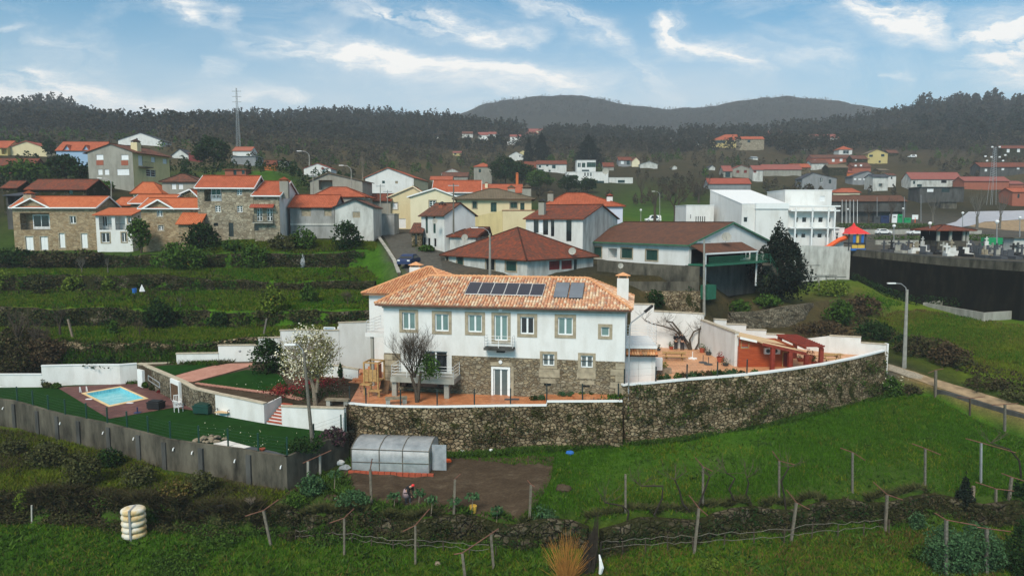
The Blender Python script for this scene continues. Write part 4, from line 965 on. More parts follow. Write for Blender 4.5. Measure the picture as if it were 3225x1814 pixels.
def stonewall(name,label,top,z0,seed=1,step=.55,m_='drystone',amp=.09,lean=.35,cat='retaining wall',copem='white_paint',cope=(.16,.10)):
 "top=[(x,y,z)] front top edge; battered face with bumps"
 e=empty(name,label,cat,top[0])
 pts=[];
 for a,b in zip(top,top[1:]):
  L_=math.dist(a[:2],b[:2]);n_=max(1,int(L_/step))
  for i in range(n_):pts.append(tuple(a[k]+(b[k]-a[k])*i/n_ for k in range(3)))
 pts.append(top[-1]);n_=len(pts);rr=random.Random(seed);V=[];Fs=[]
 rows=12;offp=[]
 for i,p in enumerate(pts):
  a=Vector(pts[max(i-1,0)]);b=Vector(pts[min(i+1,n_-1)]);t=(b-a);t.z=0;t.normalize();nrm=Vector((t.y,-t.x,0));offp.append(nrm)
  zb=z0(p[0],p[1]) if callable(z0) else z0
  for j in range(rows+1):
   z_=p[2]+(zb-p[2])*j/rows;d=(p[2]-z_)*lean/3+(rr.uniform(-amp,amp) if 0 < j else 0)
   V.append((p[0]+nrm.x*d,p[1]+nrm.y*d,z_+(rr.uniform(-.05,.05) if 0 < j < rows else 0)))
 for i in range(n_-1):
  for j in range(rows):a=i*(rows+1)+j;b=a+rows+1;Fs.append((a,a+1,b+1,b))
 m2=MB();m2.add(V,Fs);back_=[]
 tv=[(p[0],p[1],p[2]) for p in pts];bv=[(p[0]-o_.x*.5,p[1]-o_.y*.5,p[2]) for p,o_ in zip(pts,offp)]
 m2.add(tv+bv,[(i,i+1,n_+i+1,n_+i) for i in range(n_-1)])
 m2.add(bv+[(p[0],p[1],z0(p[0],p[1]) if callable(z0) else z0) for p in bv],[(i,i+1,n_+i+1,n_+i) for i in range(n_-1)])
 m2.build('wall_body',MT[m_],e,world=True)
 if cope:
  c=MB();w_,h_=cope
  A_=[(p[0]+o_.x*.05,p[1]+o_.y*.05) for p,o_ in zip(pts,offp)];Bq=[(p[0]-o_.x*w_,p[1]-o_.y*w_) for p,o_ in zip(pts,offp)]
  vs=[(x,y,p[2]-.04) for (x,y),p in zip(A_,pts)]+[(x,y,p[2]+h_) for (x,y),p in zip(A_,pts)]+[(x,y,p[2]+h_) for (x,y),p in zip(Bq,pts)]+[(x,y,p[2]-.04) for (x,y),p in zip(Bq,pts)]
  c.add(vs,[(i+k*n_,i+1+k*n_,i+1+(k+1) % 4*n_,i+(k+1) % 4*n_) for i in range(n_-1) for k in range(4)]+[(0,n_,2*n_,3*n_),(4*n_-1,3*n_-1,2*n_-1,n_-1)])
  c.build('coping',MT[copem],e,world=True)
 return e
w0_=[(*L2(1088,1270,TZ),TZ)]+[(*p,TZ) for p in tp]
stonewall('stone_wall','mossy dry-stone retaining wall with white edge below the house terrace behind the greenhouse',w0_+[(tp[-1][0]+.05,tp[-1][1],TZ+.3),(*L2(1960,1264,TZ+.3),TZ+.3)],10.9,1)
stonewall('stone_wall','tall curving dry-stone retaining wall below the patio on the right',[(p[0],p[1],CPZ) for p in pp],11.3,2,cope=(.35,.10))
# ---------------- main house
H=Bld('main_house','large white two-storey house with stone lower floor, clay tile roof and solar panels','house',1213,1965,53.45,-10.6,z0=TZ,W=8.6)
zs_=H.front(1700,1130)[1]
e1=3.2
HE=7.55
S1=('ashlar',.26)
ups=[(1267,984,1308,1038),(1370,989,1413,1043),(1474,992,1518,1046),(1639,998,1682,1052),(1757,1000,1804,1055)]
for i,q in enumerate(ups):H.win('f',q,'white2',pane='glass_dark' if i == 3 else 'glass_teal',sur=S1,label='window with dark uncurtained panes' if i == 3 else None)
H.win('f',(1557,993,1599,1073),'white2','balcony_door',pane='glass_teal',sur=('ashlar',.24))
H.win('f',(1893,1030,1919,1059),'white1',pane='glass_teal',sur=('ashlar',.24))
H.win('f',(1709,1115,1746,1152),'white2',sur=('ashlar',.22),pane='glass_grey')
H.win('f',(1829,1120,1867,1158),'white2',sur=('ashlar',.22),pane='glass_grey')
H.win('f',(1554,1162,1600,1252),'white2','front_door',pane='glass_grey',sur=('white_paint',.18))
H.win('f',(1335,1106,1409,1174),'white2','sliding_door',pane='glass_dark')
H.win('f',(1714,1207,1736,1215),'dark','vent');H.win('f',(1836,1213,1858,1220),'dark','vent')
H.win('f',(1260,1203,1422,1221),'dark','basement_window')
mb=MB();L_,W_=H.L,H.W;hole_up=[r for r in H.holes['f'] if r[1] > e1+.1];hole_lo=[r for r in H.holes['f'] if r[3] < e1-.05];mid=[r for r in H.holes['f'] if r not in hole_up and r not in hole_lo]
up=hole_up+[(a,max(b,e1),c,d) for a,b,c,d in mid];lo=hole_lo+[(a,b,c,min(d,e1)) for a,b,c,d in mid]
def clipped(mb,z0_,z1_,holes):
 hs=[]
 for a,b,c,d in holes:hs.append((a,b,c,d))
 O=Vector((0,0,0));us=sorted(set([0.0,L_]+[h[0] for h in hs]+[h[2] for h in hs]));zq=sorted(set([z0_,z1_]+[h[1] for h in hs]+[h[3] for h in hs]))
 for i in range(len(us)-1):
  for j in range(len(zq)-1):
   cu,cz=(us[i]+us[i+1])/2,(zq[j]+zq[j+1])/2
   if any(h[0] < cu < h[2] and h[1] < cz < h[3] for h in hs):continue
   mb.add([(us[i],0,zq[j]),(us[i+1],0,zq[j]),(us[i+1],0,zq[j+1]),(us[i],0,zq[j+1])],[(0,1,2,3)])
 for a,b,c,d in hs:
  for (u0,w0),(u1,w1) in (((a,b),(c,b)),((c,b),(c,d)),((c,d),(a,d)),((a,d),(a,b))):
   if (abs(w0-z0_) < 1e-4 and abs(w1-z0_) < 1e-4) or (abs(w0-z1_) < 1e-4 and abs(w1-z1_) < 1e-4):continue
   mb.add([(u0,0,w0),(u1,0,w1),(u1,.22,w1),(u0,.22,w0)],[(0,1,2,3)])
  mb.add([(a,.22,b),(c,.22,b),(c,.22,d),(a,.22,d)],[(0,1,2,3)])
clipped(mb,e1,HE,up)
panel(mb,(L_,0,0),(0,1,0),W_,-1,HE,[],(1,0,0));panel(mb,(0,0,0),(0,1,0),W_,e1,HE,[],(-1,0,0));panel(mb,(0,W_,0),(1,0,0),L_,-1,HE,[],(0,1,0))
mb.add([(0,0,e1),(L_,0,e1),(L_,-.02,e1),(0,-.02,e1)],[(0,1,2,3)])
H.wall=mb.build('wall',MT['white_wall'],H.e);H.h=HE
mb=MB();clipped(mb,-1.0,e1,lo)
for v in range(len(mb.v)):
 x,y,z_=mb.v[v];mb.v[v]=(x,y-.03 if y < .1 else y,z_)
panel(mb,(0,0,0),(0,1,0),W_,-1,e1,[],(-1,0,0))
mb.add([(0,-.03,e1),(L_,-.03,e1),(L_,.1,e1+.001),(0,.1,e1+.001)],[(0,1,2,3)])
mb.build('stone_base',MT['granite'],H.e)
x0_=H.front(1330,1130)[0];x1_=H.front(1423,1130)[0];xa_=H.front(1262,1130)[0]
mb=MB();d_=[r for r in H.holes['f'] if abs(r[0]-H.rect('f',(1335,1106,1409,1174))[0]) < .01][0]
mb.box(d_[2],-.06,.95,x1_,.0,e1-.002);mb.build('render_patch',MT['white_wall'],H.e);mb=MB();mb.box(xa_,-.06,.95,d_[0],0,e1-.003)
mb.build('render_patch',MT['white_wall'],H.e)
for i in range(6):
 for q in ((-.03,-.06,i*.52+.02,.75 if i % 2 else 1.15,.35,i*.52+.5),(L_-(.7 if i % 2 else 1.1),-.06,i*.52+.02,L_+.03,.3,i*.52+.5)):mb=MB();mb.box(*q);mb.build('quoin',MT['ashlar'],H.e)
for x0,y0,x1,y1 in ((1697,1162,1763,1188),(1817,1165,1876,1192),(1702,1192,1750,1206),(1826,1198,1872,1210)):
 mb=MB();a,b,c,d=H.rect('f',(x0,y0,x1,y1));mb.box(a,-.06,b,c,.02,d);mb.build('stone_block',MT['ashlar'],H.e)
for a,b,c,d in (H.rect('f',(1545,1140,1612,1152)),H.rect('f',(1609,1153,1618,1252))):mb=MB();mb.box(a,-.055,b,c,.02,d);mb.build('stone_block',MT['ashlar'],H.e)
H.finish_items()
def barrel_roof(b,name,planes,m_,pitch=.25,row=.40,r=.10):
 "planes: list of (eave_left, eave_right, top_right, top_left) local points; barrel tiles run up the slope"
 mb=MB()
 for pl in planes:
  P=[Vector(p) for p in pl];u=(P[1]-P[0]);Lu=u.length;u.normalize();nm=u.cross(P[-1]-P[0]).normalized()
  if nm.z < 0:nm=-nm
  v=nm.cross(u);q=[((p-P[0]).dot(u),(p-P[0]).dot(v)) for p in P]
  vt=max(c[1] for c in q);n_=int(Lu/pitch);pt=Lu/n_
  tl=q[3] if len(q) > 3 else q[2];tr=q[2]
  s0=tl[0]/tl[1];s1=(Lu-tr[0])/tr[1]
  k=len(P);mb.add([tuple(p-nm*.03) for p in P],[tuple(range(k))],[[(c[0],c[1]) for c in q]])
  mb.add([tuple(p-nm*.16) for p in P],[tuple(range(k-1,-1,-1))])
  for i in range(n_):
   uc=(i+.5)*pt
   vm=vt
   if s0 > 1e-6:vm=min(vm,uc/s0)
   if s1 > 1e-6:vm=min(vm,(Lu-uc)/s1)
   nv=max(1,math.ceil(vm/row));
   for j in range(nv):
    v0=j*row-.03;v1=min(vm,(j+1)*row+.02)
    if v1-v0 < .06:continue
    vs=[];a5=5
    for (vv,rr,lift) in ((v0,r,.045),(v1,r*.86,.0)):
     for a in range(a5):an_=math.pi*a/(a5-1);vs.append(tuple(P[0]+u*(uc-math.cos(an_)*rr)+v*vv+nm*(math.sin(an_)*rr+lift)))
    uvq=[(uc,j*row+row*.5)]
    mb.add(vs,[(a,a+1,a5+a+1,a5+a) for a in range(a5-1)]+[(0,1,2,3,4)],[uvq*4]*(a5-1)+[uvq*5])
 o=mb.build(name,MT[m_],b.e);return o
def tile_flat(name,cols,under):
 def fn(t):
  u,v,_=t.sep(t.uv());wn=t.new('ShaderNodeTexWhiteNoise');wn.noise_dimensions='2D';t.l.new(t.comb(t.m('FLOOR',t.m('MULTIPLY',u,8.0)),t.m('FLOOR',t.m('MULTIPLY',v,5.0)),0.0),wn.inputs['Vector'])
  k=len(cols);base=t.ramp(wn.outputs[0],[(i/(k),cc) for i,cc in enumerate(cols)],'CONSTANT');nz=t.noise(t.pos(),5,5,.65)
  return (t.mix(.5,base,t.ramp(nz,[(.3,.6),(.7,1.25)]),'MULTIPLY'),None)
 return mat(name,fn,.85,.2)
tile_flat('barrel_main',[(.66,.46,.29),(.54,.24,.13),(.70,.53,.36),(.60,.32,.19),(.46,.21,.13),(.64,.39,.25),(.42,.28,.21),(.60,.33,.20),(.70,.57,.42)],None)
tile_flat('barrel_wing',[(.56,.27,.14),(.62,.34,.19),(.52,.22,.11),(.60,.30,.15)],None)
ov=.55;rise=1.85;yr=W_/2;zr=HE+rise;ez=HE-.12
rx0=3.95;rx1=L_-3.55
for _ in range(1):
 def ridgeu(px,py):
  r_=Vector(ray(px,py));A=H.A+H.ey*yr;k=A.dot(H.ey)/r_.dot(H.ey);return (r_*k-Vector((H.A.x,H.A.y,0))).dot(H.ex)
 rx0,rx1=ridgeu(1352,872),ridgeu(1853,882)
a,b,c,d=(-ov,-ov,ez),(L_+ov,-ov,ez),(L_+ov,W_+ov,ez),(-ov,W_+ov,ez);r0,r1=(rx0,yr,zr),(rx1,yr,zr)
H.rf=barrel_roof(H,'roof',[(a,b,r1,r0),(b,c,r1),(c,d,r0,r1),(d,a,r0)],'barrel_main')
mb=MB()
for p,q in ((a,r0),(b,r1),(c,r1),(d,r0),(r0,r1)):
 p,q=Vector(p),Vector(q);n_=int((q-p).length/.4)
 for i in range(n_):mb.tube([p.lerp(q,i/n_)+Vector((0,0,.09)),p.lerp(q,(i+1.1)/n_)+Vector((0,0,.06))],[.13,.10],7)
mb.build('ridge_tiles',MT['barrel_wing'],H.e)
mb=MB();mb.box(-.32,-.32,HE-.34,L_+.32,W_+.32,HE-.17);mb.box(-.1,-.1,HE-.5,L_+.1,W_+.1,HE-.341)
mb.build('eave_cornice',MT['concrete_pale'],H.e)
mb=MB();mb.tube([(-.5,-.62,ez-.05),(L_+.5,-.62,ez-.05)],.06,6);mb.build('gutter',MT['rust_rod'],H.e)
print('main L',L_,'ridge',rx0,rx1,'e1',H.front(1425,1123),H.front(1967,1145),'eave',H.front(1250,955),H.front(1960,969))
sl_=math.atan2(zr-ez,yr+ov)
def roofpt(px,py,lift=.12):
 r_=Vector(ray(px,py));O_=Vector((H.A.x,H.A.y,H.z0))+H.ey*(-ov)+Vector((0,0,ez+lift));nrm=H.ey*(-math.sin(sl_))+Vector((0,0,math.cos(sl_)))
 k=(O_-Vector((0,0,CZ))).dot(nrm)/r_.dot(nrm);w=Vector((0,0,CZ))+r_*k-Vector((H.A.x,H.A.y,H.z0));return Vector((w.dot(H.ex),w.dot(H.ey),w.z))
def solar(q,name,label,cellm,framem,tilt=.0,parent=H.e,w=1.02,h=1.66):
 pts=[roofpt(*p,lift=.16) for p in q];c=sum(pts,Vector())/4
 up_=Vector((0,math.cos(sl_),math.sin(sl_)));nm=Vector((0,-math.sin(sl_),math.cos(sl_)))
 u=Vector((1,0,0));wd=(abs((pts[1]-pts[0]).dot(u))+abs((pts[2]-pts[3]).dot(u)))/2*.975;hh=abs((pts[0]-pts[3]).dot(up_))
 P=lambda a,b,t:tuple(c+u*a*wd/2+up_*b*hh/2+nm*(t+tilt*b))
 m_=MB();vs=[P(-1,-1,-.02),P(1,-1,-.02),P(1,1,-.02),P(-1,1,-.02),P(-1,-1,.03),P(1,-1,.03),P(1,1,.03),P(-1,1,.03)]
 m_.add(vs,[(0,3,2,1),(4,5,6,7),(0,1,5,4),(1,2,6,5),(2,3,7,6),(3,0,4,7)])
 m_.bar(P(-.6,-1,-.0),P(-.6,1,-.18),.05);m_.bar(P(.6,-1,-.0),P(.6,1,-.18),.05)
 o_=m_.build('solar_panel',MT[framem],parent);
 g=MB();k=.965;g.add([P(-k,-k,.034),P(k,-k,.034),P(k,k,.034),P(-k,k,.034)],[(0,1,2,3)],[[(0,0),(1,0),(1,1.6),(0,1.6)]]);g.build('panel_face',MT[cellm],o_)
 if label:o_['label']=label
tops=[(1479,889),(1518,890),(1558,891),(1598,892),(1637,893),(1676,894),(1717,895)]
bots=[(1464,926),(1505,927),(1546,928),(1587,929),(1628,930),(1669,931),(1711,932)]
for i in range(6):solar([tops[i],tops[i+1],bots[i+1],bots[i]],'solar_panel','dark blue photovoltaic panel with white frame' if 0 else None,'solar_cell','white_metal')
for q in ([(1750,891),(1794,892),(1789,937),(1743,936)],[(1797,892),(1841,893),(1836,939),(1791,938)]):solar(q,'s','grey flat-plate solar water collector','solar_grey','black',.04)
cx,cy=roofpt(1960,940)[0],0
cxx=H.front(1961,945,3.4)[0];ztop=H.front(1961,876,3.4)[1]
H.chimney(cxx,3.4,HE-.3,ztop,.95,.55,'white_wall','barrel_wing')
mb=MB();a_,b_,c_,d_=H.rect('f',(1530,1091,1622,1097));zf=H.front(1575,1095)[1]
mb.box(a_,-.85,zf-.08,c_,.0,zf+.12);mb.box(a_+1.0,-.5,zf-.32,c_-.8,0,zf-.082);H.part('balcony_slab',mb,'concrete_dark')
mb=MB();railing(mb,[(a_+.08,0,zf+.12),(a_+.08,-.78,zf+.12),(c_-.08,-.78,zf+.12),(c_-.08,0,zf+.12)],.98,4,1.1);H.part('balcony_railing',mb,'white_metal')
zb=H.front(1330,1190,-2.0)[1];xa=H.front(1231,1190,-2.0)[0];xb=H.front(1431,1198,-2.0)[0]
mb=MB();mb.box(xa,-2.1,zb-.42,xb,-.07,zb);H.part('balcony_slab',mb,'concrete_pale')
mb=MB();railing(mb,[(xa+.08,-.1,zb),(xa+.08,-2.02,zb),(xb-.08,-2.02,zb),(xb-.08,-.1,zb)],1.0,4,1.35);H.part('balcony_railing',mb,'white_metal')
for px in (1244,1408):
 x=H.front(px,1230,-1.6)[0];mb=MB();mb.box(x-.2,-1.8,0,x+.2,-1.4,zb-.42);H.part('column',mb,'concrete_pale')
zl=H.front(1190,1046,1.5)[1]
mb=MB();mb.box(-2.1,1.0,zl-.35,-.02,4.5,zl);H.part('balcony_slab',mb,'white_wall')
mb=MB();railing(mb,[(-.05,1.08,zl),(-2.0,1.08,zl),(-2.0,4.4,zl)],1.05,4,1.6);H.part('balcony_railing',mb,'white_metal')
mb=MB();mb.tube([(-1.6,1.3,0),(-1.6,1.3,zl-.35)],.18,8);H.part('column',mb,'concrete_pale')
for px,py in ((1577,977),(1577,1139)):
 x,z_=H.front(px,py);mb=MB();mb.add([(x+.16*math.cos(a*.785),y,z_+.16*math.sin(a*.785)) for y in (-.07,-.15) for a in range(8)],[(0,1,2,3,4,5,6,7)[::-1],tuple(range(8,16))]+[(a,(a+1) % 8,8+(a+1) % 8,8+a) for a in range(8)]);H.part('wall_lamp',mb,'white_metal')
mb=MB();mb.tube([(L_+.35,-.35,.2),(L_+.35,-.35,6.0),(L_+.45,-.3,6.4),(L_+1.9,1.0,7.4)],.06,6);H.part('downpipe',mb,'galv')
mb=MB();mb.tube([(L_+1.5,.65,7.15),(L_+2.1,1.2,7.6)],.12,6);H.part('downpipe_elbow',mb,'black')
Wg=Bld('house_wing','rear wing of the white house with pale orange hipped tile roof','house',1167,1420,63.2,-10.6,z0=TZ+.3,W=9.5)
Wg.walls(7.35,'white_wall');
a,b,c,d=(-ov,-ov,7.2),(Wg.L+ov,-ov,7.2),(Wg.L+ov,Wg.W+ov,7.2),(-ov,Wg.W+ov,7.2)
def wu(px,py,off):return Wg.front(px,py,off)
y_r=Wg.W/2;u0,z0_=wu(1312,851,3.4);u1,z1_=wu(1360,846,6.0);u2=wu(1418,868,3.4)[0]
zz_=9.35
r0,r1=(4.3,y_r,zz_),(Wg.L-3.2,y_r,zz_)
print('wing',Wg.L,'ridge px z',wu(1340,847,y_r))
Wg.rf=barrel_roof(Wg,'roof',[(a,b,r1,r0),(b,c,r1),(c,d,r0,r1),(d,a,r0)],'barrel_wing')
mb=MB()
for p,q in ((a,r0),(b,r1),(r0,r1)):mb.tube([Vector(p)+Vector((0,0,.06)),Vector(q)+Vector((0,0,.06))],.12,7)
mb.build('ridge_tiles',MT['barrel_wing'],Wg.e)
mb=MB();mb.box(-.3,-.3,7.05,Wg.L+.3,Wg.W+.3,7.19);Wg.part('eave_cornice',mb,'white_paint')
x,z_=wu(1310,840,6.5);Wg.chimney(x,6.5,8,z_-.05,1.2,.7,'white_wall','barrel_wing')
# ---------------- plants kit
def leafcloud(P,size,aspect=1.0,up=0.0):
 n_=len(P);a=nr.normal(size=(n_,3));a[:,2]=a[:,2]*(1-up);a /= np.linalg.norm(a,axis=1,keepdims=True)
 b=nr.normal(size=(n_,3));b -= (a*b).sum(1,keepdims=True)*a;b /= np.linalg.norm(b,axis=1,keepdims=True)
 s_=(size*nr.uniform(.6,1.3,n_))[:,None]*.5;A_=a*s_*aspect;B_=b*s_*.75
 V=np.stack([P-A_,P-B_*.9+A_*.1,P+A_,P+B_*.9-A_*.1],1).reshape(-1,3)
 return V,np.arange(n_*4).reshape(-1,4)
def ellp(n_,shape='ball',clumps=14,spread=.34):
 "points of a lumpy unit crown"
 c=nr.normal(size=(clumps,3));c /= np.linalg.norm(c,axis=1,keepdims=True);c *= nr.uniform(.35,.85,clumps)[:,None]
 k=nr.integers(0,clumps,n_);d=nr.normal(size=(n_,3));d /= np.linalg.norm(d,axis=1,keepdims=True)
 P=c[k]+d*(nr.uniform(.2,1,n_)**.45)[:,None]*spread*nr.uniform(.7,1.25,clumps)[k][:,None]
 if shape != 'cone':
  k=nr.random(n_) < .42;q=nr.normal(size=(k.sum(),3));q /= np.linalg.norm(q,axis=1,keepdims=True);bump_=1+.16*np.sin(q[:,0:1]*5+3*q[:,2:3])+.12*np.cos(q[:,1:2]*7+q[:,2:3]*6);P[k]=q*nr.uniform(.72,1.0,k.sum())[:,None]*bump_
 else:
  z_=nr.uniform(0,1,n_)**1.25;a=nr.uniform(0,6.28,n_);r_=(1-z_)**.8*nr.uniform(.35,1,n_)**.5*(1+.28*np.sin(a*3+z_*17)+.2*np.sin(z_*40+a));P=np.stack([r_*np.cos(a),r_*np.sin(a),z_*2-1],1);P[:,2] -= .10*r_
 if shape == 'flame':P[:,:2] *= np.clip(1.0-.45*np.abs(P[:,2:3]+.3),.1,1.2)
 return P
def crown(name,c,r,n_,leaf,m_,parent=None,shape='ball',clumps=14,spread=.34,aspect=1.0):
 P=ellp(n_,shape,clumps,spread)*np.array(r)+np.array(c);V,F_=leafcloud(P,leaf,aspect);return npmesh(name,V,F_,MT[m_],parent)
def branchy(mb,p,d,L,r,lev,rr,spread=.6,up=.15,kids=3,n_=4):
 p=Vector(p);d=Vector(d).normalized();pts=[p];
 for i in range(3):d=(d+Vector((rr.uniform(-.2,.2),rr.uniform(-.2,.2),rr.uniform(-.05,.2)))).normalized();pts.append(pts[-1]+d*L/3)
 mb.tube(pts,[r,r*.85,r*.7,r*.5],n_,cap=False)
 if lev <= 0:return
 for k in range(kids):
  t=rr.uniform(.35,1);q=pts[int(t*2.99)].lerp(pts[int(t*2.99)+1],(t*2.99) % 1)
  a=rr.uniform(0,6.28);s_=Vector((math.cos(a),math.sin(a),rr.uniform(-.1,.7)))
  branchy(mb,q,d*(1-spread)+s_*spread+Vector((0,0,up)),L*rr.uniform(.55,.8),r*.5,lev-1,rr,spread,up,kids,3)
BARE={}
def bare(kind,m_):
 "unit-height leafless tree meshes, shared"
 if (kind,m_) in BARE:return BARE[(kind,m_)]
 rr=random.Random(kind*7+3);tr=MB();tr.tube([(0,0,-.05),(rr.uniform(-.02,.02),0,.15),(rr.uniform(-.03,.03),.01,.3)],[.035,.028,.024],7)
 br=MB()
 sp,kd,lv,st={0:(.75,4,4,6),1:(.45,3,4,5),2:(.6,3,5,5)}[kind % 3]
 for k in range(st):a=k*6.28/st+rr.uniform(-.3,.3);branchy(br,(0,0,.26),(math.cos(a)*(.8 if sp > .5 else .35),math.sin(a)*(.8 if sp > .5 else .35),.9),.32,.014,lv-1,rr,sp,.25,kd)
 t_=tr.build('trunk',MT[m_]);b_=br.build('branches',MT[m_]);bpy.data.objects.remove(t_.copy()) if 0 else None
 BARE[(kind,m_)]=(t_.data,b_.data);bpy.data.objects.remove(t_);bpy.data.objects.remove(b_);return BARE[(kind,m_)]
def veg(kind,label,px,py,w,h,leaf='leaf_mid',cat=None,name=None,n_=None,D=None,z=None,group=None,bark='bark',lf=None,seed=None,shape=None):
 """plant whose foot is at pixel (px,py), w x h in photo pixels"""
 if D:p=Vector(PD(px,py,D));p.z=zat(p.x,p.y) if z is None else z
 else:p=hit(px,py)
 s_=p.y/2150.0;W_,H_=w*s_,h*s_;D=p.y
 lf=lf or max(.12,min(.8,D*.004));
 if n_ is None:n_=int(min(14000,max(400,2.2*W_*H_/(lf*lf)*7)))
 cat=cat or {'bush':'bush','tree':'tree','conifer':'tree','bare':'tree','column':'tree'}[kind]
 name=name or {'bush':'bush','tree':'tree','conifer':'conifer_tree','bare':'bare_tree','column':'cypress_tree'}[kind]
 if kind == 'bush':
  V,F_=leafcloud(ellp(n_,shape or 'ball',12,.42)*np.array((W_/2*1.0,W_/2*.9,H_*.54))+np.array((0,0,H_*.46)),lf)
  o=npmesh(name,V,F_,MT[leaf]);o.location=p;return tag(o,label,cat,group)
 e=empty(name,label,cat,p,rnd.uniform(0,6.28) if kind == 'bare' else 0,group)
 if kind == 'bare':
  a,b=bare(seed if seed is not None else rnd.randrange(3),bark)
  for nm,me in (('trunk',a),('branches',b)):
   o=bpy.data.objects.new(nm,me);COL.objects.link(o);o.parent=e;o.scale=(W_/1.05 if nm == 'branches' else H_,W_/1.05 if nm == 'branches' else H_,H_)
  return e
 tr=MB();th=H_*(.45 if kind == 'tree' else .8)
 tr.tube([(0,0,-.3),(.03*H_,0,th*.5),(0,.02*H_,th)],[max(.08,H_*.028),max(.06,H_*.022),H_*.012],7)
 if kind == 'tree':
  rr=random.Random(int(px));[branchy(tr,(0,0,th*.75),(math.cos(k*1.6),math.sin(k*1.6),.8),H_*.35,H_*.012,1,rr) for k in range(4)]
 tr.build('trunk',MT[bark],e)
 if kind == 'tree':crown('crown',(0,0,H_*.62),(W_/2,W_/2*.85,H_*.42),n_,lf,leaf,e,shape or 'ball')
 elif kind == 'conifer':crown('crown',(0,0,H_*.53),(W_/2*1.0,W_/2*.95,H_*.50),n_,lf,leaf,e,shape or 'cone',26,.3)
 else:crown('crown',(0,0,H_*.5),(W_/2,W_/2,H_*.52),n_,lf,leaf,e,shape or 'flame',18,.3)
 return e
def inpoly(P2,x,y):
 c=np.zeros(len(x),bool);j=len(P2)-1
 for i in range(len(P2)):
  xi,yi=P2[i];xj,yj=P2[j]
  if yi != yj:c ^= ((yi > y) != (yj > y)) & (x < (xj-xi)*(y-yi)/(yj-yi)+xi)
  j=i
 return c
def scatter(poly,n_,world=False):
 "random ground points inside a pixel polygon -> array (n,3)"
 def hh(x,y):
  while hit(x,y) is None:y += 3
  return hit(x,y)
 w=[hh(*p) for p in poly] if not world else [Vector((*p,0)) for p in poly]
 P2=[(q.x,q.y) for q in w];xs=[p[0] for p in P2];ys=[p[1] for p in P2];out=[]
 while len(out) < n_:
  X=nr.uniform(min(xs),max(xs),n_*2);Y_=nr.uniform(min(ys),max(ys),n_*2);k=inpoly(P2,X,Y_)
  out += list(zip(X[k],Y_[k]))
  if k.sum() == 0:break
 out=out[:n_];return np.array([(x,y,zat(x,y)) for x,y in out])
def blades(P,h,w,per=4,lean=.35):
 n_=len(P)*per;B_=np.repeat(P,per,0)+np.concatenate([nr.normal(0,h*.35,(n_,2)),np.full((n_,1),-.03)],1)
 a=nr.uniform(0,6.28,n_);u=np.stack([np.cos(a),np.sin(a),np.zeros(n_)],1)*w/2;H_=nr.uniform(.5,1.3,n_)*h
 tip=B_+np.stack([nr.normal(0,lean,n_)*H_,nr.normal(0,lean,n_)*H_,H_],1)
 V=np.stack([B_-u,B_+u,tip],1).reshape(-1,3);return V,np.arange(n_*3).reshape(-1,3)
def grass(name,poly,n_,h,w,m_,per=4,lean=.35,mask=None):
 P=scatter(poly,n_)
 if mask is not None:P=P[mask(P)]
 V,F_=blades(P,h,w,per,lean);o=npmesh(name,V,F_,MT[m_]);o['kind']='stuff';return o
def pnoise(x,y,f,s_=0):
 return np.sin(x*f+s_+1.7*np.sin(y*f*.7+s_))*np.cos(y*f*1.2+s_*2+1.3*np.sin(x*f*.8))
# ---------------- people
def skinmesh(name,joints,bones,m_,parent,sub=1):
 me=bpy.data.meshes.new(name);me.from_pydata([j[:3] for j in joints],bones,[]);me.materials.append(MT[m_])
 o=bpy.data.objects.new(name,me);COL.objects.link(o);o.parent=parent
 md=o.modifiers.new('Skin','SKIN');
 if not me.skin_vertices:me.attributes.new('skin','FLOAT','POINT') if 0 else None
 sv=me.skin_vertices[0].data
 for i,j in enumerate(joints):sv[i].radius=(j[3],j[4] if len(j) > 4 else j[3]);sv[i].use_root=(i == 0)
 md.use_smooth_shade=True;s_=o.modifiers.new('Sub','SUBSURF');s_.levels=sub;s_.render_levels=sub
 return o
# ---------------- patio buildings and furniture
def W3(px,D,z):return (tpx(px,D,z),D,z)
def dw(lst,z0):return [(*W3(px,D,z0)[:2],z0-.4,PD(px,y,D)[2]) for px,D,y in lst]
bw=[dw([(1985,74,959),(2057,73.4,960)],PZ_),dw([(2057,73.4,981),(2215,72.2,990)],PZ_),dw([(2248,72.8,1007),(2286,73,1009)],PZ_),dw([(2286,73,1022),(2348,73.4,1024)],PZ_),dw([(2348,73.4,1039),(2412,73.8,1041)],PZ_),dw([(2412,73.8,1053),(2469,74,1055)],PZ_),dw([(2469,74,1067),(2508,72.8,1068)],PZ_)]
e=empty('boundary_wall','tall white stepped boundary wall with stone coping behind the picnic patio','wall',bw[0][0][:3])
for seg_ in bw:
 mb=MB()
 for a,b in zip(seg_,seg_[1:]):seg(mb,a,b,.25)
 mb.build('wall_body',MT['white_wall'],e,world=True);mb=MB()
 for a,b in zip(seg_,seg_[1:]):seg(mb,(a[0]-.02,a[1]-.06,a[3]-.01,a[3]+.12),(b[0]+.02,b[1]-.06,b[3]-.01,b[3]+.12),.37)
 mb.build('coping',MT['coping'],e,world=True)
e=empty('boundary_wall','white enclosure wall at the right end of the patio above the curved stone wall','wall',(*W3(2609,70.5,PZ_)[:2],PZ_))
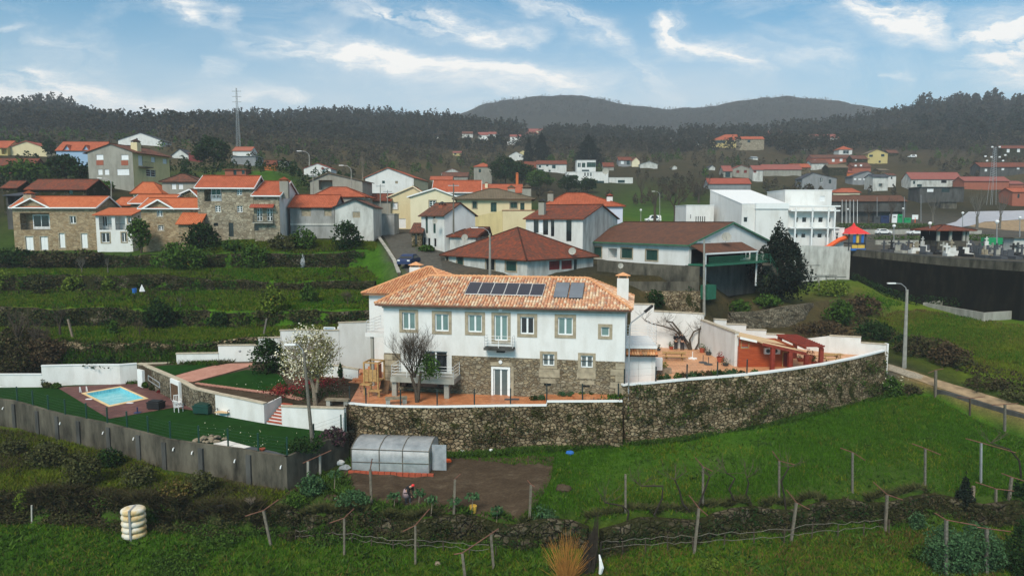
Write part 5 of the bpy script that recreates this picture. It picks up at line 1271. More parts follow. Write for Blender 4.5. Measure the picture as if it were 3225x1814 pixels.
for k,seg_ in enumerate((dw([(2510,72.6,1070),(2609,70.4,1058)],PZ_),dw([(2609,70.4,1058),(2709,69.1,1063)],PZ_),dw([(2709,69.1,1080),(2790,68.1,1086)],PZ_))):
 mb=MB();seg(mb,seg_[0],seg_[1],.22);mb.build('wall_body',MT['white_wall'],e,world=True)
 if k:a,b=seg_;mb=MB();seg(mb,(a[0],a[1]-.06,a[3]-.01,a[3]+.10),(b[0],b[1]-.06,b[3]-.01,b[3]+.10),.34);mb.build('coping',MT['coping'],e,world=True)
mb=MB();p=W3(2789,68.2,16);mb.box(p[0]-.06,p[1]-.25,14.3,p[0]+.12,p[1]+.25,17.5);mb.build('end_pier',MT['white_wall'],e,world=True)
a=W3(2214,72.0,PZ_);b=W3(2322,63.7,PZ_);za=PD(2212,1009,72)[2];zb_=PD(2325,1049,63.7)[2]
e=empty('side_wall','white wall with sloping stone coping on the left side of the red cabin','wall',b)
mb=MB();seg(mb,(b[0]-.3,b[1],PZ_-.4,zb_),(a[0]-.3,a[1],PZ_-.4,za),-.35);mb.build('wall_body',MT['white_wall'],e,world=True)
mb=MB();seg(mb,(b[0]-.36,b[1]-.08,zb_-.01,zb_+.12),(a[0]-.36,a[1],za-.01,za+.12),-.47);mb.build('coping',MT['coping'],e,world=True)
Cb=Bld('cabin','red-stained timber cabin with sloping tan roof and covered porch on posts','cabin',2325,2497,63.6,2,z0=PZ_,W=4.2)
Cb.win('f',(2335,1076,2357,1095),'fr',pane='glass_dark',sur=('pale_wood',.07))
Cb.win('f',(2466,1110,2484,1168),'shutr','door',sur=('pale_wood',.08))
Cb.walls(2.0,'cabin_wood');Cb.finish_items()
zl_=Cb.front(2325,1060,-.5)[1];zr_=Cb.front(2537,1110,-1.6)[1];xr_=Cb.front(2539,1110,-1.6)[0];xm_=Cb.front(2400,1075,-1.6)[0]
def rz_(x):return zl_+(zr_-zl_)*(x+.1)/(xr_+.1)
mb=MB();mb.add([(0,0,1.95),(Cb.L,0,1.95),(Cb.L,0,rz_(Cb.L)-.1),(0,0,rz_(0)-.1)],[(0,1,2,3)]);Cb.part('gable_boards',mb,'cabin_wood')
mb=MB()
for y0,y1,x0,x1 in ((-.45,4.3,-.1,xm_),(-1.7,4.3,xm_,xr_)):mb.add([(x0,y0,rz_(x0)),(x1,y0,rz_(x1)),(x1,y1,rz_(x1)),(x0,y1,rz_(x0)),(x0,y0,rz_(x0)-.1),(x1,y0,rz_(x1)-.1),(x1,y1,rz_(x1)-.1),(x0,y1,rz_(x0)-.1)],[(0,1,2,3),(7,6,5,4),(0,4,5,1),(1,5,6,2),(2,6,7,3),(3,7,4,0)])
Cb.part('roof',mb,'shingle_tan')
mb=MB();mb.bar((-.1,-.48,rz_(-.1)-.12),(xm_,-.48,rz_(xm_)-.12),.05,.22);Cb.part('white_fascia',mb,'white_paint')
mb=MB();mb.bar((xm_,-1.74,rz_(xm_)-.12),(xr_,-1.74,rz_(xr_)-.12),.08,.26);Cb.part('porch_beam',mb,'red_wood')
mb=MB();mb.box(Cb.L-2.1,-.03,.02,Cb.L-1.2,-.001,1.9)
for px in (2431,2486,2537):
 x=Cb.front(px,1150,-1.5)[0];mb=MB();mb.box(x-.17,-1.75,-.3,x+.17,-1.4,rz_(x)-.2);Cb.part('porch_post',mb,'red_wood')
for px in (2417,2440):
 x,z_=Cb.front(px,1103);mb=MB();mb.box(x-.38,-.35,z_-.3,x+.38,-.05,z_+.28);o=Cb.part('air_conditioner',mb,'white_metal')
 mb=MB();mb.lathe((0,0,0),[(.2,0),(.2,.02)],12);[mb.v.__setitem__(i,(x-.08+v[0],-.36-v[2],z_+v[1])) for i,v in enumerate(mb.v)];mb.build('fan_grille',MT['boot_grey'],o)
zp=PZ_+2.1;pe_=empty('pergola','dark red timber pergola with parallel slats beside the cabin','pergola',(*W3(2560,62,16)[:2],PZ_))
xs0,xs1=W3(2541,62,zp)[0]-.3,W3(2590,61.6,zp)[0]
for i in range(13):y=61.7+i*.5;mb=MB();mb.box(xs0-.3,y-.05,zp+.15,xs1+.25,y+.05,zp+.30);mb.build('slat',MT['red_wood'],pe_,world=True)
for x in (xs0,xs1):mb=MB();mb.box(x-.07,61.5,zp-.02,x+.07,68.0,zp+.149);mb.build('beam',MT['red_wood'],pe_,world=True)
for x,y in ((xs1,61.8),(xs1,67.6),(xs0,67.6)):mb=MB();mb.box(x-.17,y-.17,PZ_-.3,x+.17,y+.17,zp);mb.build('post',MT['red_wood'],pe_,world=True)
An=Bld('annex','small white annex with double garage door under a tiled canopy beside the house corner','annex',1968,2063,57.0,-3,z0=PZ_,W=5)
An.win('f',(1972,1122,2052,1206),'doorw','door',depth=.05)
zc=An.front(2010,1093)[1];An.walls(zc,'white_wall');An.finish_items()
mb=MB();a=(-.05,-.8,zc-.75);An.rf=None
An.rf=barrel_roof(An,'canopy',[((-.02,-.75,zc-.55),(An.L+.1,-.75,zc-.55),(An.L+.1,-.02,zc-.12),(-.02,-.02,zc-.12))],'tile_porch',.22)
mb=MB();mb.box(-.05,-.25,zc-.08,An.L+.08,5,zc+.15);An.part('roof_slab',mb,'white_paint')
mb=MB();railing(mb,[(0.05,-.15,zc+.15),(An.L,-.15,zc+.15),(An.L,4.8,zc+.15)],1.75,7,2.4,.04,.025);An.part('railing',mb,'white_metal')
def at(px,py,z):return Vector(PZ(px,py,z))
p=Vector(W3(2070,60,PZ_));m_=MB();m_.box(p.x-.35,p.y-.2,PZ_+.5,p.x+.4,p.y+.2,PZ_+1.6);tag(m_.build('electric_cabinet',MT['white_metal']),'white outdoor unit with black front beside the annex door','cabinet')
p=at(2087,1176,PZ_);m_=MB();m_.slab([(p.x-.75,p.y-.25),(p.x+.75,p.y-.25),(p.x+.75,p.y+.25),(p.x-.75,p.y+.25)],PZ_,PZ_+.5);te=empty('stone_trough','grey stone trough planter holding a yellow-leaved shrub near the annex','planter',p);m_.build('trough',MT['rock'],te,world=True)
def picnic(name,label,p,rz,L=2.3,cat='picnic table',m_='pale_wood'):
 e=empty(name,label,cat,p,rz)
 q=MB();[q.box(-L/2,-.36+i*.148,.72,L/2,-.36+i*.148+.135,.76) for i in range(5)];q.build('table_top',MT[m_],e)
 for s_ in (-1,1):q=MB();q.box(-L/2,s_*.72-.14,.43,L/2,s_*.72+.14,.47);q.build('bench_seat',MT[m_],e)
 for x in (-L*.33,L*.33):
  q=MB();q.bar((x,-.55,0),(x,-.2,.72),.09,.06);q.bar((x,.55,0),(x,.2,.72),.09,.06);q.bar((x,-.8,.4),(x,.8,.4),.08,.06);q.build('leg_frame',MT[m_],e)
 return e
picnic('picnic_table','pale wooden picnic table with attached benches in front of two people',at(2123,1133,PZ_),rad(-8))
picnic('picnic_table','wooden picnic table at the far right end of the patio beyond the pergola',Vector(W3(2618,64.6,PZ_+.25)),rad(4),2.2)
for k,(px,py,lb,m__) in enumerate(((2181,1130,'white cross-shaped parasol base with short tube on the patio','white_paint'),(2214,1142,'black round parasol foot with short tube, the one nearer the wall','boot_grey'),(2231,1148,'black round parasol foot with short tube, the one nearer the coping','boot_grey'))):
 p=at(px,py,PZ_);e=empty('parasol_base',lb,'parasol base',p);q=MB()
 if k == 0:q.box(p.x-.42,p.y-.12,PZ_,p.x+.42,p.y+.12,PZ_+.12);q.box(p.x-.12,p.y-.42,PZ_,p.x+.12,p.y+.42,PZ_+.119)
 else:q.lathe(p,[(.42,0),(.40,.06),(.1,.09)],14)
 q.build('foot',MT[m__],e,world=True);q=MB();q.tube([p,p+Vector((0,0,.75))],.035,6);q.build('tube',MT[m__],e,world=True)
# ---------------- garden items
def drape_(name,poly,m_,off=.03):return drape(name,poly,MT[m_],off)
drape_('turf_patch',[(483,1156),(528,1151),(646,1150),(658,1156),(550,1183)],'turf',.05)
drape_('turf_patch',[(615,1206),(709,1181),(775,1166),(830,1170),(885,1182),(905,1212),(872,1240),(800,1234),(700,1220)],'turf',.05)
drape_('brick_path',[(552,1185),(671,1154),(720,1147),(797,1145),(795,1153),(709,1178),(606,1205),(588,1203)],'brick_path',.07)
drape_('brick_landing',[(888,1247),(912,1242),(962,1258),(940,1263),(905,1256)],'brick_path',.07)
ge=empty('slab_border','row of terracotta slabs edging the lower garden turf','paving border',hit(750,1228))
for i in range(22):
 a=hit(619+i*12.3,1208+i*1.62);b=hit(619+i*12.3+24,1208+i*1.62+5.5);q=MB();d=(b-a).normalized();n_=Vector((-d.y,d.x,0));w_=.16
 q.slab([tuple(a+n_*w_),tuple(b+n_*w_),tuple(b-n_*w_),tuple(a-n_*w_)],.03,.10);q.build('slab',MT['brick_path'],ge,world=True)
def gwall(label,segs,th=.22):
 e=empty('garden_wall',label,'wall',hit(segs[0][0],segs[0][2]))
 for x0,yt0,yb0,x1,yt1,yb1,z0 in segs:
  a=PZ(x0,yb0,z0);b=PZ(x1,yb1,z0);A_=(a[0],a[1],z0-1.6,PD(x0,yt0,a[1])[2]);B_=(b[0],b[1],z0-1.6,PD(x1,yt1,b[1])[2])
  q=MB();seg(q,A_,B_,th);q.build('wall_body',MT['white_wall'],e,world=True)
  q=MB();seg(q,(A_[0]-.04,A_[1]-.05,A_[3]-.01,A_[3]+.1),(B_[0]+.04,B_[1]-.05,B_[3]-.01,B_[3]+.1),th+.1);q.build('coping',MT['coping'],e,world=True)
gwall('white stepped garden wall with stone coping behind the upper turf',[(556,1115,1142,688,1113,1139,16.1),(689,1089,1139,815,1088,1136,16.1),(816,1066,1136,884,1064,1132,16.1),(885,1042,1132,975,1040,1128,16.1)])
gwall('white wall behind the leaning glass frames left of the house',[(976,1042,1126,1069,1041,1120,16.2),(1070,1018,1120,1168,1014,1112,16.2)])
gwall('low white wall between the magnolia bed and the terracotta steps',[(1019,1153,1190,1075,1153,1194,15.6),(1075,1156,1194,1128,1165,1200,15.6)],.18)
mb=MB()
for i,(x,y) in enumerate(((439,1141),(556,1141))):pass
a=PD(440,1145,67.5);b=PD(556,1142,67.3);mb.bar(a,b,.25,.12);tag(mb.build('kerb_stone',MT['coping']),'thin stone kerb in front of the dry-stone terrace wall behind the garden','kerb')
p=Vector(PD(756,1105,66.2));q=MB();q.lathe((0,0,0),[(.17,0),(.15,.1),(.05,.14)],12);q.v=[(p.x+v[0],p.y-v[2],p.z+v[1]) for v in q.v];tag(q.build('wall_lamp',MT['galv']),'round grey bulkhead lamp on the white stepped garden wall','lamp')
for k,(x0,x1,yt,yb) in enumerate(((1066,1105,1028,1084),(1022,1056,1030,1084))):
 a=W3(x0,69.5,16.1);b=W3(x1,69.3,16.1);zt=PD(x0,yt,69.7)[2]
 e=empty('glass_frame',('right' if k == 0 else 'left')+' one of two white framed glass panels leaning on the white wall','glass panel',a)
 q=MB();T=[Vector((a[0],a[1]-.5,16.1)),Vector((b[0],b[1]-.5,16.1)),Vector((b[0],b[1]+.1,zt)),Vector((a[0],a[1]+.1,zt))]
 for i in range(4):q.bar(T[i],T[(i+1) % 4],.08)
 q.bar((T[0]+T[3])/2,(T[1]+T[2])/2,.05);q.build('frame',MT['white_paint'],e,world=True);q=MB();q.add([tuple(t) for t in T],[(0,1,2,3)]);q.build('glass',MT['glass_blue'],e,world=True)
e=empty('garden_steps','narrow white steps with red treads between the two white garden walls','steps',PZ(862,1337,LZ))
n_=7;A0=Vector(PZ(840,1333,LZ));A1=Vector(PZ(889,1341,LZ));T0=Vector(PZ(892,1268,15.05));T1=Vector(PZ(922,1272,15.05))
for i in range(n_):
 t0,t1=i/n_,(i+1)/n_;z_=LZ+(15.05-LZ)*t1;a,b,c,d=A0.lerp(T0,t0),A1.lerp(T1,t0),A1.lerp(T1,t1+.02),A0.lerp(T0,t1+.02)
 q=MB();q.slab([(v.x,v.y) for v in (a,b,c,d)],LZ-.1,z_-.05);q.build('riser',MT['white_wall'],e,world=True)
 q=MB();q.slab([(v.x,v.y) for v in (a+(a-d).normalized()*.04,b+(b-c).normalized()*.04,c,d)],z_-.05,z_);q.build('tread',MT['terracotta'],e,world=True)
q=MB();a=Vector(PZ(833,1333,LZ));b=T0+Vector((-.2,.2,0));seg(q,(a.x,a.y,LZ-.1,15.28),(b.x,b.y,LZ-.1,15.5),.12);q.build('side_wall',MT['white_wall'],e,world=True)
e=empty('terrace_steps','wide terracotta tiled steps rising left of the wooden play tower','steps',PZ(1125,1212,TZ))
a=Vector(PZ(1097,1209,TZ));b=Vector(PZ(1152,1214,TZ));up_=Vector((.25,.95,0)).normalized()
for i in range(7):
 q=MB();o_=up_*(.42*i);sh=Vector((.16*i,0,0));P=[a+o_+sh,b+o_,b+up_*3.2,a+up_*3.2+Vector((1.0,0,0))]
 q.slab([(v.x,v.y) for v in P],TZ+.19*i-.02,TZ+.19*(i+1)-.0);q.build('step',MT['patio_tile'],e,world=True)
p=PZ(1180,1240,TZ);e=empty('play_tower','small wooden play tower with open frame top and side box on the terrace','play tower',p,rad(-14))
w_,d_,h_=.62,.62,2.75
for x in (-w_,w_):
 for y in (-d_,d_):q=MB();q.box(x-.06,y-.06,0,x+.06,y+.06,h_);q.build('post',MT['pale_wood'],e)
q=MB();q.bar((-w_,-d_,h_),(w_,-d_,h_),.1);q.bar((-w_,d_,h_),(w_,d_,h_),.1);q.bar((-w_,-d_,h_),(-w_,d_,h_),.1);q.bar((w_,-d_,h_),(w_,d_,h_),.1);q.build('top_frame',MT['pale_wood'],e)
q=MB();q.box(-w_,-d_,1.15,w_,d_,1.22);q.build('platform',MT['pale_wood'],e)
for x in (-.36,0,.36):q=MB();q.box(x-.16,-d_-.08,1.2,x+.16,-d_-.04,2.2);q.build('board',MT['pale_wood'],e)
q=MB();q.box(-w_-.15,-d_-.5,.95,w_-.5,-d_+.1,1.05);q.box(-.1,-d_-.45,.45,.95,-d_+.1,.55);q.bar((-.05,-d_-.4,0),(-.05,-d_-.4,.5),.09);q.bar((.9,-d_-.4,0),(.9,-d_-.4,.5),.09);q.build('bench_shelf',MT['pale_wood'],e)
p=PZ(1212,1238,TZ);q=MB();q.cbox((p[0],p[1],TZ+.55),(.9,.06,1.1),rad(-25),rad(-18));tag(q.build('leaning_board',MT['brown_wood']),'brown board leaning against the house wall beside the play tower','board')
def bench(label,px,py,w=1.6,z=TZ,rz=0,m_='rock'):
 p=PZ(px,py,z);e=empty('stone_bench',label,'bench',p,rz);q=MB();q.box(-w/2,-.25,.42,w/2,.25,.56);q.build('seat',MT[m_],e)
 for x in (-w*.38,w*.38):q=MB();q.box(x-.16,-.2,0,x+.16,.2,.42);q.build('leg',MT['concrete_pale'],e)
bench('stone slab bench on two concrete blocks at the left end of the terrace',1064,1277,1.9,15.3,rad(-8))
bench('stone slab bench on two concrete blocks behind the terrace fence',1248,1272,1.7,TZ,rad(12))
for i,(px,py,w,d) in enumerate(((1612,1258,.9,.3),)):p=PZ(px,py,TZ);q=MB();q.box(p[0]-.6,p[1]-.2,TZ+.01,p[0]+.6,p[1]+.2,TZ+.05);tag(q.build('door_mat',MT['slate_gravel']),'dark grey mat on the terrace right of the white door','mat')
tpz=[(*L2(x,y,TZ),) for x,y in ((1102,1268),(1153,1274),(1262,1279),(1377,1280),(1494,1278),(1608,1276))]
mesh_fence('dark wire fence with thin posts along the edge of the house terrace',tpz,TZ,1.35,'dark_metal',wires=3)
mesh_fence('short dark wire fence on the raised part of the terrace edge',[L2(1722,1262,TZ+.3),L2(1834,1261,TZ+.3),L2(1947,1260,TZ+.3)],TZ+.3,1.35,'dark_metal',wires=3)
mesh_fence('dark wire fence with thin posts along the white patio coping',[L2(x,y,CPZ) for x,y in ((1966,1212),(2065,1204),(2163,1196),(2259,1187),(2352,1179))],CPZ,1.3,'dark_metal',wires=3)
# ---------------- things on the lawn
def chair(p,rz,label):
 e=empty('garden_chair',label,'chair',p,rz);q=MB()
 for x in (-.24,.24):
  for y in (-.22,.22):q=MB();q.bar((x,y,0),(x,y,.44),.045);q.build('leg',MT['white_metal'],e)
 q=MB();q.box(-.28,-.26,.43,.28,.26,.47);q.build('seat',MT['white_metal'],e)
 q=MB();[q.bar((x,.26,.45),(x,.34,1.0),.035) for x in (-.24,-.12,0,.12,.24)];q.bar((-.26,.34,1.0),(.26,.34,1.0),.06);q.build('backrest',MT['white_metal'],e)
 for x in (-.27,.27):q=MB();q.bar((x,-.22,.66),(x,.28,.68),.045);q.bar((x,-.22,.44),(x,-.22,.66),.035);q.build('armrest',MT['white_metal'],e)
chair(PZ(563,1296,LZ),rad(160),'white metal garden chair nearer the concrete wall of the two')
chair(PZ(560,1282,LZ),rad(35),'white metal garden chair nearer the brown shed door of the two')
def lump(name,label,cat,px,py,z,sx,sy,sz,m_,rz=0,parts=()):
 p=PZ(px,py,z);e=empty(name,label,cat,p,rz);q=MB();q.box(-sx/2,-sy/2,.1,sx/2,sy/2,sz*.75);q.build('body',MT[m_],e)
 q=MB();q.slab([(-sx/2-.04,-sy/2-.04),(sx/2+.04,-sy/2-.04),(sx/2+.04,sy/2+.04),(-sx/2-.04,sy/2+.04)],sz*.75,sz*.85);q.box(-sx/2+.1,-sy/2+.1,sz*.85,sx/2-.1,sy/2-.1,sz);q.build('lid',MT[m_],e)
 for x in (-sx*.4,sx*.4):
  for y in (-sy*.38,sy*.38):q=MB();q.lathe((x,y,0),[(.07,0),(.07,.1)],8);q.build('foot',MT['black'],e)
lump('storage_box','black plastic storage box on the pool paving left of the white chairs','box',492,1287,LZ,1.2,.8,.75,'black',rad(-12))
lump('storage_box','dark green storage box with lid against the stone wall on the lawn','box',643,1301,LZ,1.45,.95,.85,'dark_green_metal',rad(-12))
p=PZ(702,1312,LZ);e=empty('bench_seat','low bench with wooden seat and black iron arms by the white garden wall','bench',p,rad(-10))
q=MB();q.box(-.6,-.25,.36,.6,.25,.42);q.build('seat',MT['shingle_tan'],e)
for x in (-.62,.62):q=MB();q.bar((x,-.25,0),(x,-.25,.62),.04);q.bar((x,.25,0),(x,.25,.62),.04);q.bar((x,-.25,.62),(x,.25,.62),.04);q.build('arm',MT['black'],e)
for k,(px,py) in enumerate(((281,1258),(410,1270))):p=PZ(px,py,LZ);q=MB();q.box(p[0]-.28,p[1]-.12,LZ+.03,p[0]+.28,p[1]+.12,LZ+.07);tag(q.build('pool_step',MT['white_paint']),('small white plate on the paving at the left side of the pool','small white plate on the paving at the near right side of the pool')[k],'plate')
p=PZ(433,1300,LZ);q=MB();q.lathe(p,[(.3,0),(.3,.05),(.05,.08),(.05,.5)],10);tag(q.build('parasol_base',MT['navy_plastic']),'dark blue parasol foot at the near corner of the pool paving','parasol base')
def rocks(label,c,n_,rx,ry,s0,s1,m_,seed,z,name='rock_pile',cat='rocks',pile=.5,kind=None):
 rr=random.Random(seed);mb=MB()
 for i in range(n_):
  a=rr.uniform(0,6.28);k=rr.random()**.5;x,y=c[0]+rx*k*math.cos(a),c[1]+ry*k*math.sin(a);s_=rr.uniform(s0,s1);zz=z+(1-k)*pile
  vs=[Vector(v) for v in ((1,0,0),(-1,0,0),(0,1,0),(0,-1,0),(0,0,1),(0,0,-1),(.6,.6,.5),(-.6,.6,.5),(.6,-.6,.5),(-.6,-.6,.5))]
  q=[tuple(Vector((x,y,zz))+Vector((v.x*s_*rr.uniform(.8,1.2),v.y*s_*rr.uniform(.8,1.2),v.z*s_*rr.uniform(.5,.8)))) for v in vs]
  mb.add(q,[(4,6,7),(4,7,9),(4,9,8),(4,8,6),(0,2,6),(2,7,6),(2,1,7),(1,9,7),(1,3,9),(3,8,9),(3,0,8),(0,6,8),(0,5,2),(2,5,1),(1,5,3),(3,5,0)])
 o=mb.build(name,MT[m_],None,True);tag(o,label,cat,None,kind);return o
c=PZ(661,1388,LZ);rocks('heap of round brown garden stones at the lawn edge',c,34,1.15,.6,.16,.26,'rock',3,LZ+.05,pile=.35)
c=hit(1128,1120);rocks('pile of reddish rocks on the bank left of the house',c,46,1.9,1.2,.2,.42,'rock',8,c[2]-.1,pile=1.0)
c=PZ(728,1402,LZ);mb=MB();mb.slab([L2(*p,LZ) for p in ((672,1398),(715,1388),(760,1400),(790,1408),(770,1413),(700,1405))],LZ,LZ+.05);tag(mb.build('pebble_bed',MT['white_pebble']),'patch of white pebbles on the lawn beside the stone heap','pebbles')
mb=MB();mb.slab([L2(*p,LZ) for p in ((760,1401),(800,1409),(870,1424),(905,1436),(850,1430),(770,1414))],LZ,LZ+.04);o=mb.build('slate_gravel',MT['slate_gravel']);o['kind']='structure'
def pot(label,px,py,z,r=.25,h=.4,m_='terracotta',plant='leaf_mid',pr=.4,name='potted_plant',n_=90,D=None,ph=.35):
 p=Vector(W3(px,D,z)) if D else Vector(PZ(px,py,z));e=empty(name,label,'plant pot',p);q=MB();q.lathe(p,[(r*.7,0),(r,h*.85),(r*1.08,h*.86),(r*1.08,h),(r*.9,h),(r*.85,h*.9)],12);q.build('pot',MT[m_],e,world=True)
 if plant:crown('foliage',(0,0,h+ph*.6),(pr,pr,ph),n_,.13,plant,e)
for a in (("terracotta pot of green leaves by the white side wall, the farthest back",2211,1110,.3,.45,'terracotta','leaf_mid',.4),("dark pot of big purple-black leaves below the white side wall",2231,1118,.3,.3,'boot_grey','leaf_dark',.6),
   ("red pot with reddish plant at the middle of the white side wall",2268,1140,.35,.5,'terracotta','leaf_red',.45),("round green plant in a low pot by the end of the white side wall",2285,1152,.3,.25,'boot_grey','leaf_olive',.55),
   ("small green potted bush left of the picnic table",2072,1104,.3,.2,'boot_grey','leaf_dark',.4),("leafy pot plant behind the bench left of the two people",2114,1100,.25,.3,'terracotta','leaf_mid',.35)):
 pot(a[0],a[1],a[2],PZ_,a[3],a[4],a[5],a[6],a[7])
pot("round potted bush under the pergola by the left post",2521,1150,PZ_,.35,.3,'terracotta','leaf_olive',.5,D=66);pot("large terracotta pot with tall red plant between the pergola posts",2550,1150,PZ_,.4,.9,'terracotta','leaf_red',.45,D=64.5);pot("small terracotta pot right of the large pot under the pergola",2566,1150,PZ_,.25,.4,'terracotta','leaf_mid',.3,D=64)
p=at(2087,1176,PZ_);crown('foliage',(0,0,.85),(.55,.3,.4),160,.14,'leaf_lime',te)
pot("green and white flowering plant in a terracotta bowl by the white pool wall",163,1212,LZ,.35,.4,'terracotta','leaf_blue',.45,ph=.7);pot("round terracotta bowl with little in it by the white pool wall",189,1211,LZ,.32,.55,'terracotta',None)
pot("spiky dark plant left of the terracotta bowls by the pool",136,1216,LZ,.1,.1,'rock','leaf_dark',.35,ph=.5)
pot("large terracotta bowl with red leaves in the azalea bed",882,1238,15.3,.5,.35,'terracotta','leaf_red',.5,ph=.3);pot("terracotta pot on the slate strip at the lawn edge",826,1420,LZ,.2,.2,'terracotta',None)
for i,(px,py,m__) in enumerate(((695,1262,'leaf_mid'),(462,1218,'leaf_mid'),(484,1226,'leaf_olive'),(510,1240,'leaf_red'),(535,1252,'leaf_lime'),(148,1220,'leaf_olive'),(178,1222,'leaf_mid'))):
 o=veg('bush',('low green shrub in the soil bed above the white garden wall','small green shrub at the stone wall foot nearest the white wall box','small olive shrub along the stone wall by the pool','low reddish shrub along the stone wall by the pool','yellow-green shrub left of the brown shed door','olive ground shrub in the pool corner bed, left one','green ground shrub in the pool corner bed, right one')[i],px,py,26,16,m__)
ORD='first second third fourth fifth sixth seventh eighth ninth tenth eleventh twelfth thirteenth fourteenth'.split()
cols_=['leaf_dark','leaf_blue','leaf_mid','leaf_brown','leaf_blue','leaf_dark','leaf_olive','leaf_brown','leaf_mid','leaf_dark','leaf_blue','leaf_blue','leaf_dark','leaf_mid']
for i,px in enumerate((2078,2100,2135,2152,2178,2195,2213,2232,2248,2266,2290,2312,2338,2378)):
 y=interp([(q[0],q[1]) for q in pf],px)[0];p=Vector(PZ(px,y,CPZ));p.y += .9;o=veg('bush',ORD[i]+' '+{'leaf_dark':'dark','leaf_blue':'blue-green','leaf_mid':'green','leaf_brown':'brown','leaf_olive':'olive'}[cols_[i]]+' low shrub counted from the left behind the white patio coping',px,y,30,30 if i < 12 else 20,cols_[i],D=p.y,z=CPZ-.3,group='low shrubs along the patio coping',lf=.12)
for i,(px,m__) in enumerate(((1768,'leaf_blue'),(1798,'leaf_blue'),(1832,'leaf_mid'),(1862,'leaf_dark'),(1898,'leaf_dark'),(1928,'leaf_brown'),(1948,'leaf_mid'),(1706,'leaf_blue'),(1682,'leaf_dark'))):
 y=1262 if px > 1722 else 1277;veg('bush',('third','fourth','fifth','sixth','seventh','eighth','last','second','first')[i]+' low shrub from the left on the terrace edge in front of the house',px,y-4,28,15 if px < 1940 else 26,m__,D=53.9,z=TZ+(.3 if px > 1722 else 0),group='low shrubs along the terrace edge',lf=.1)
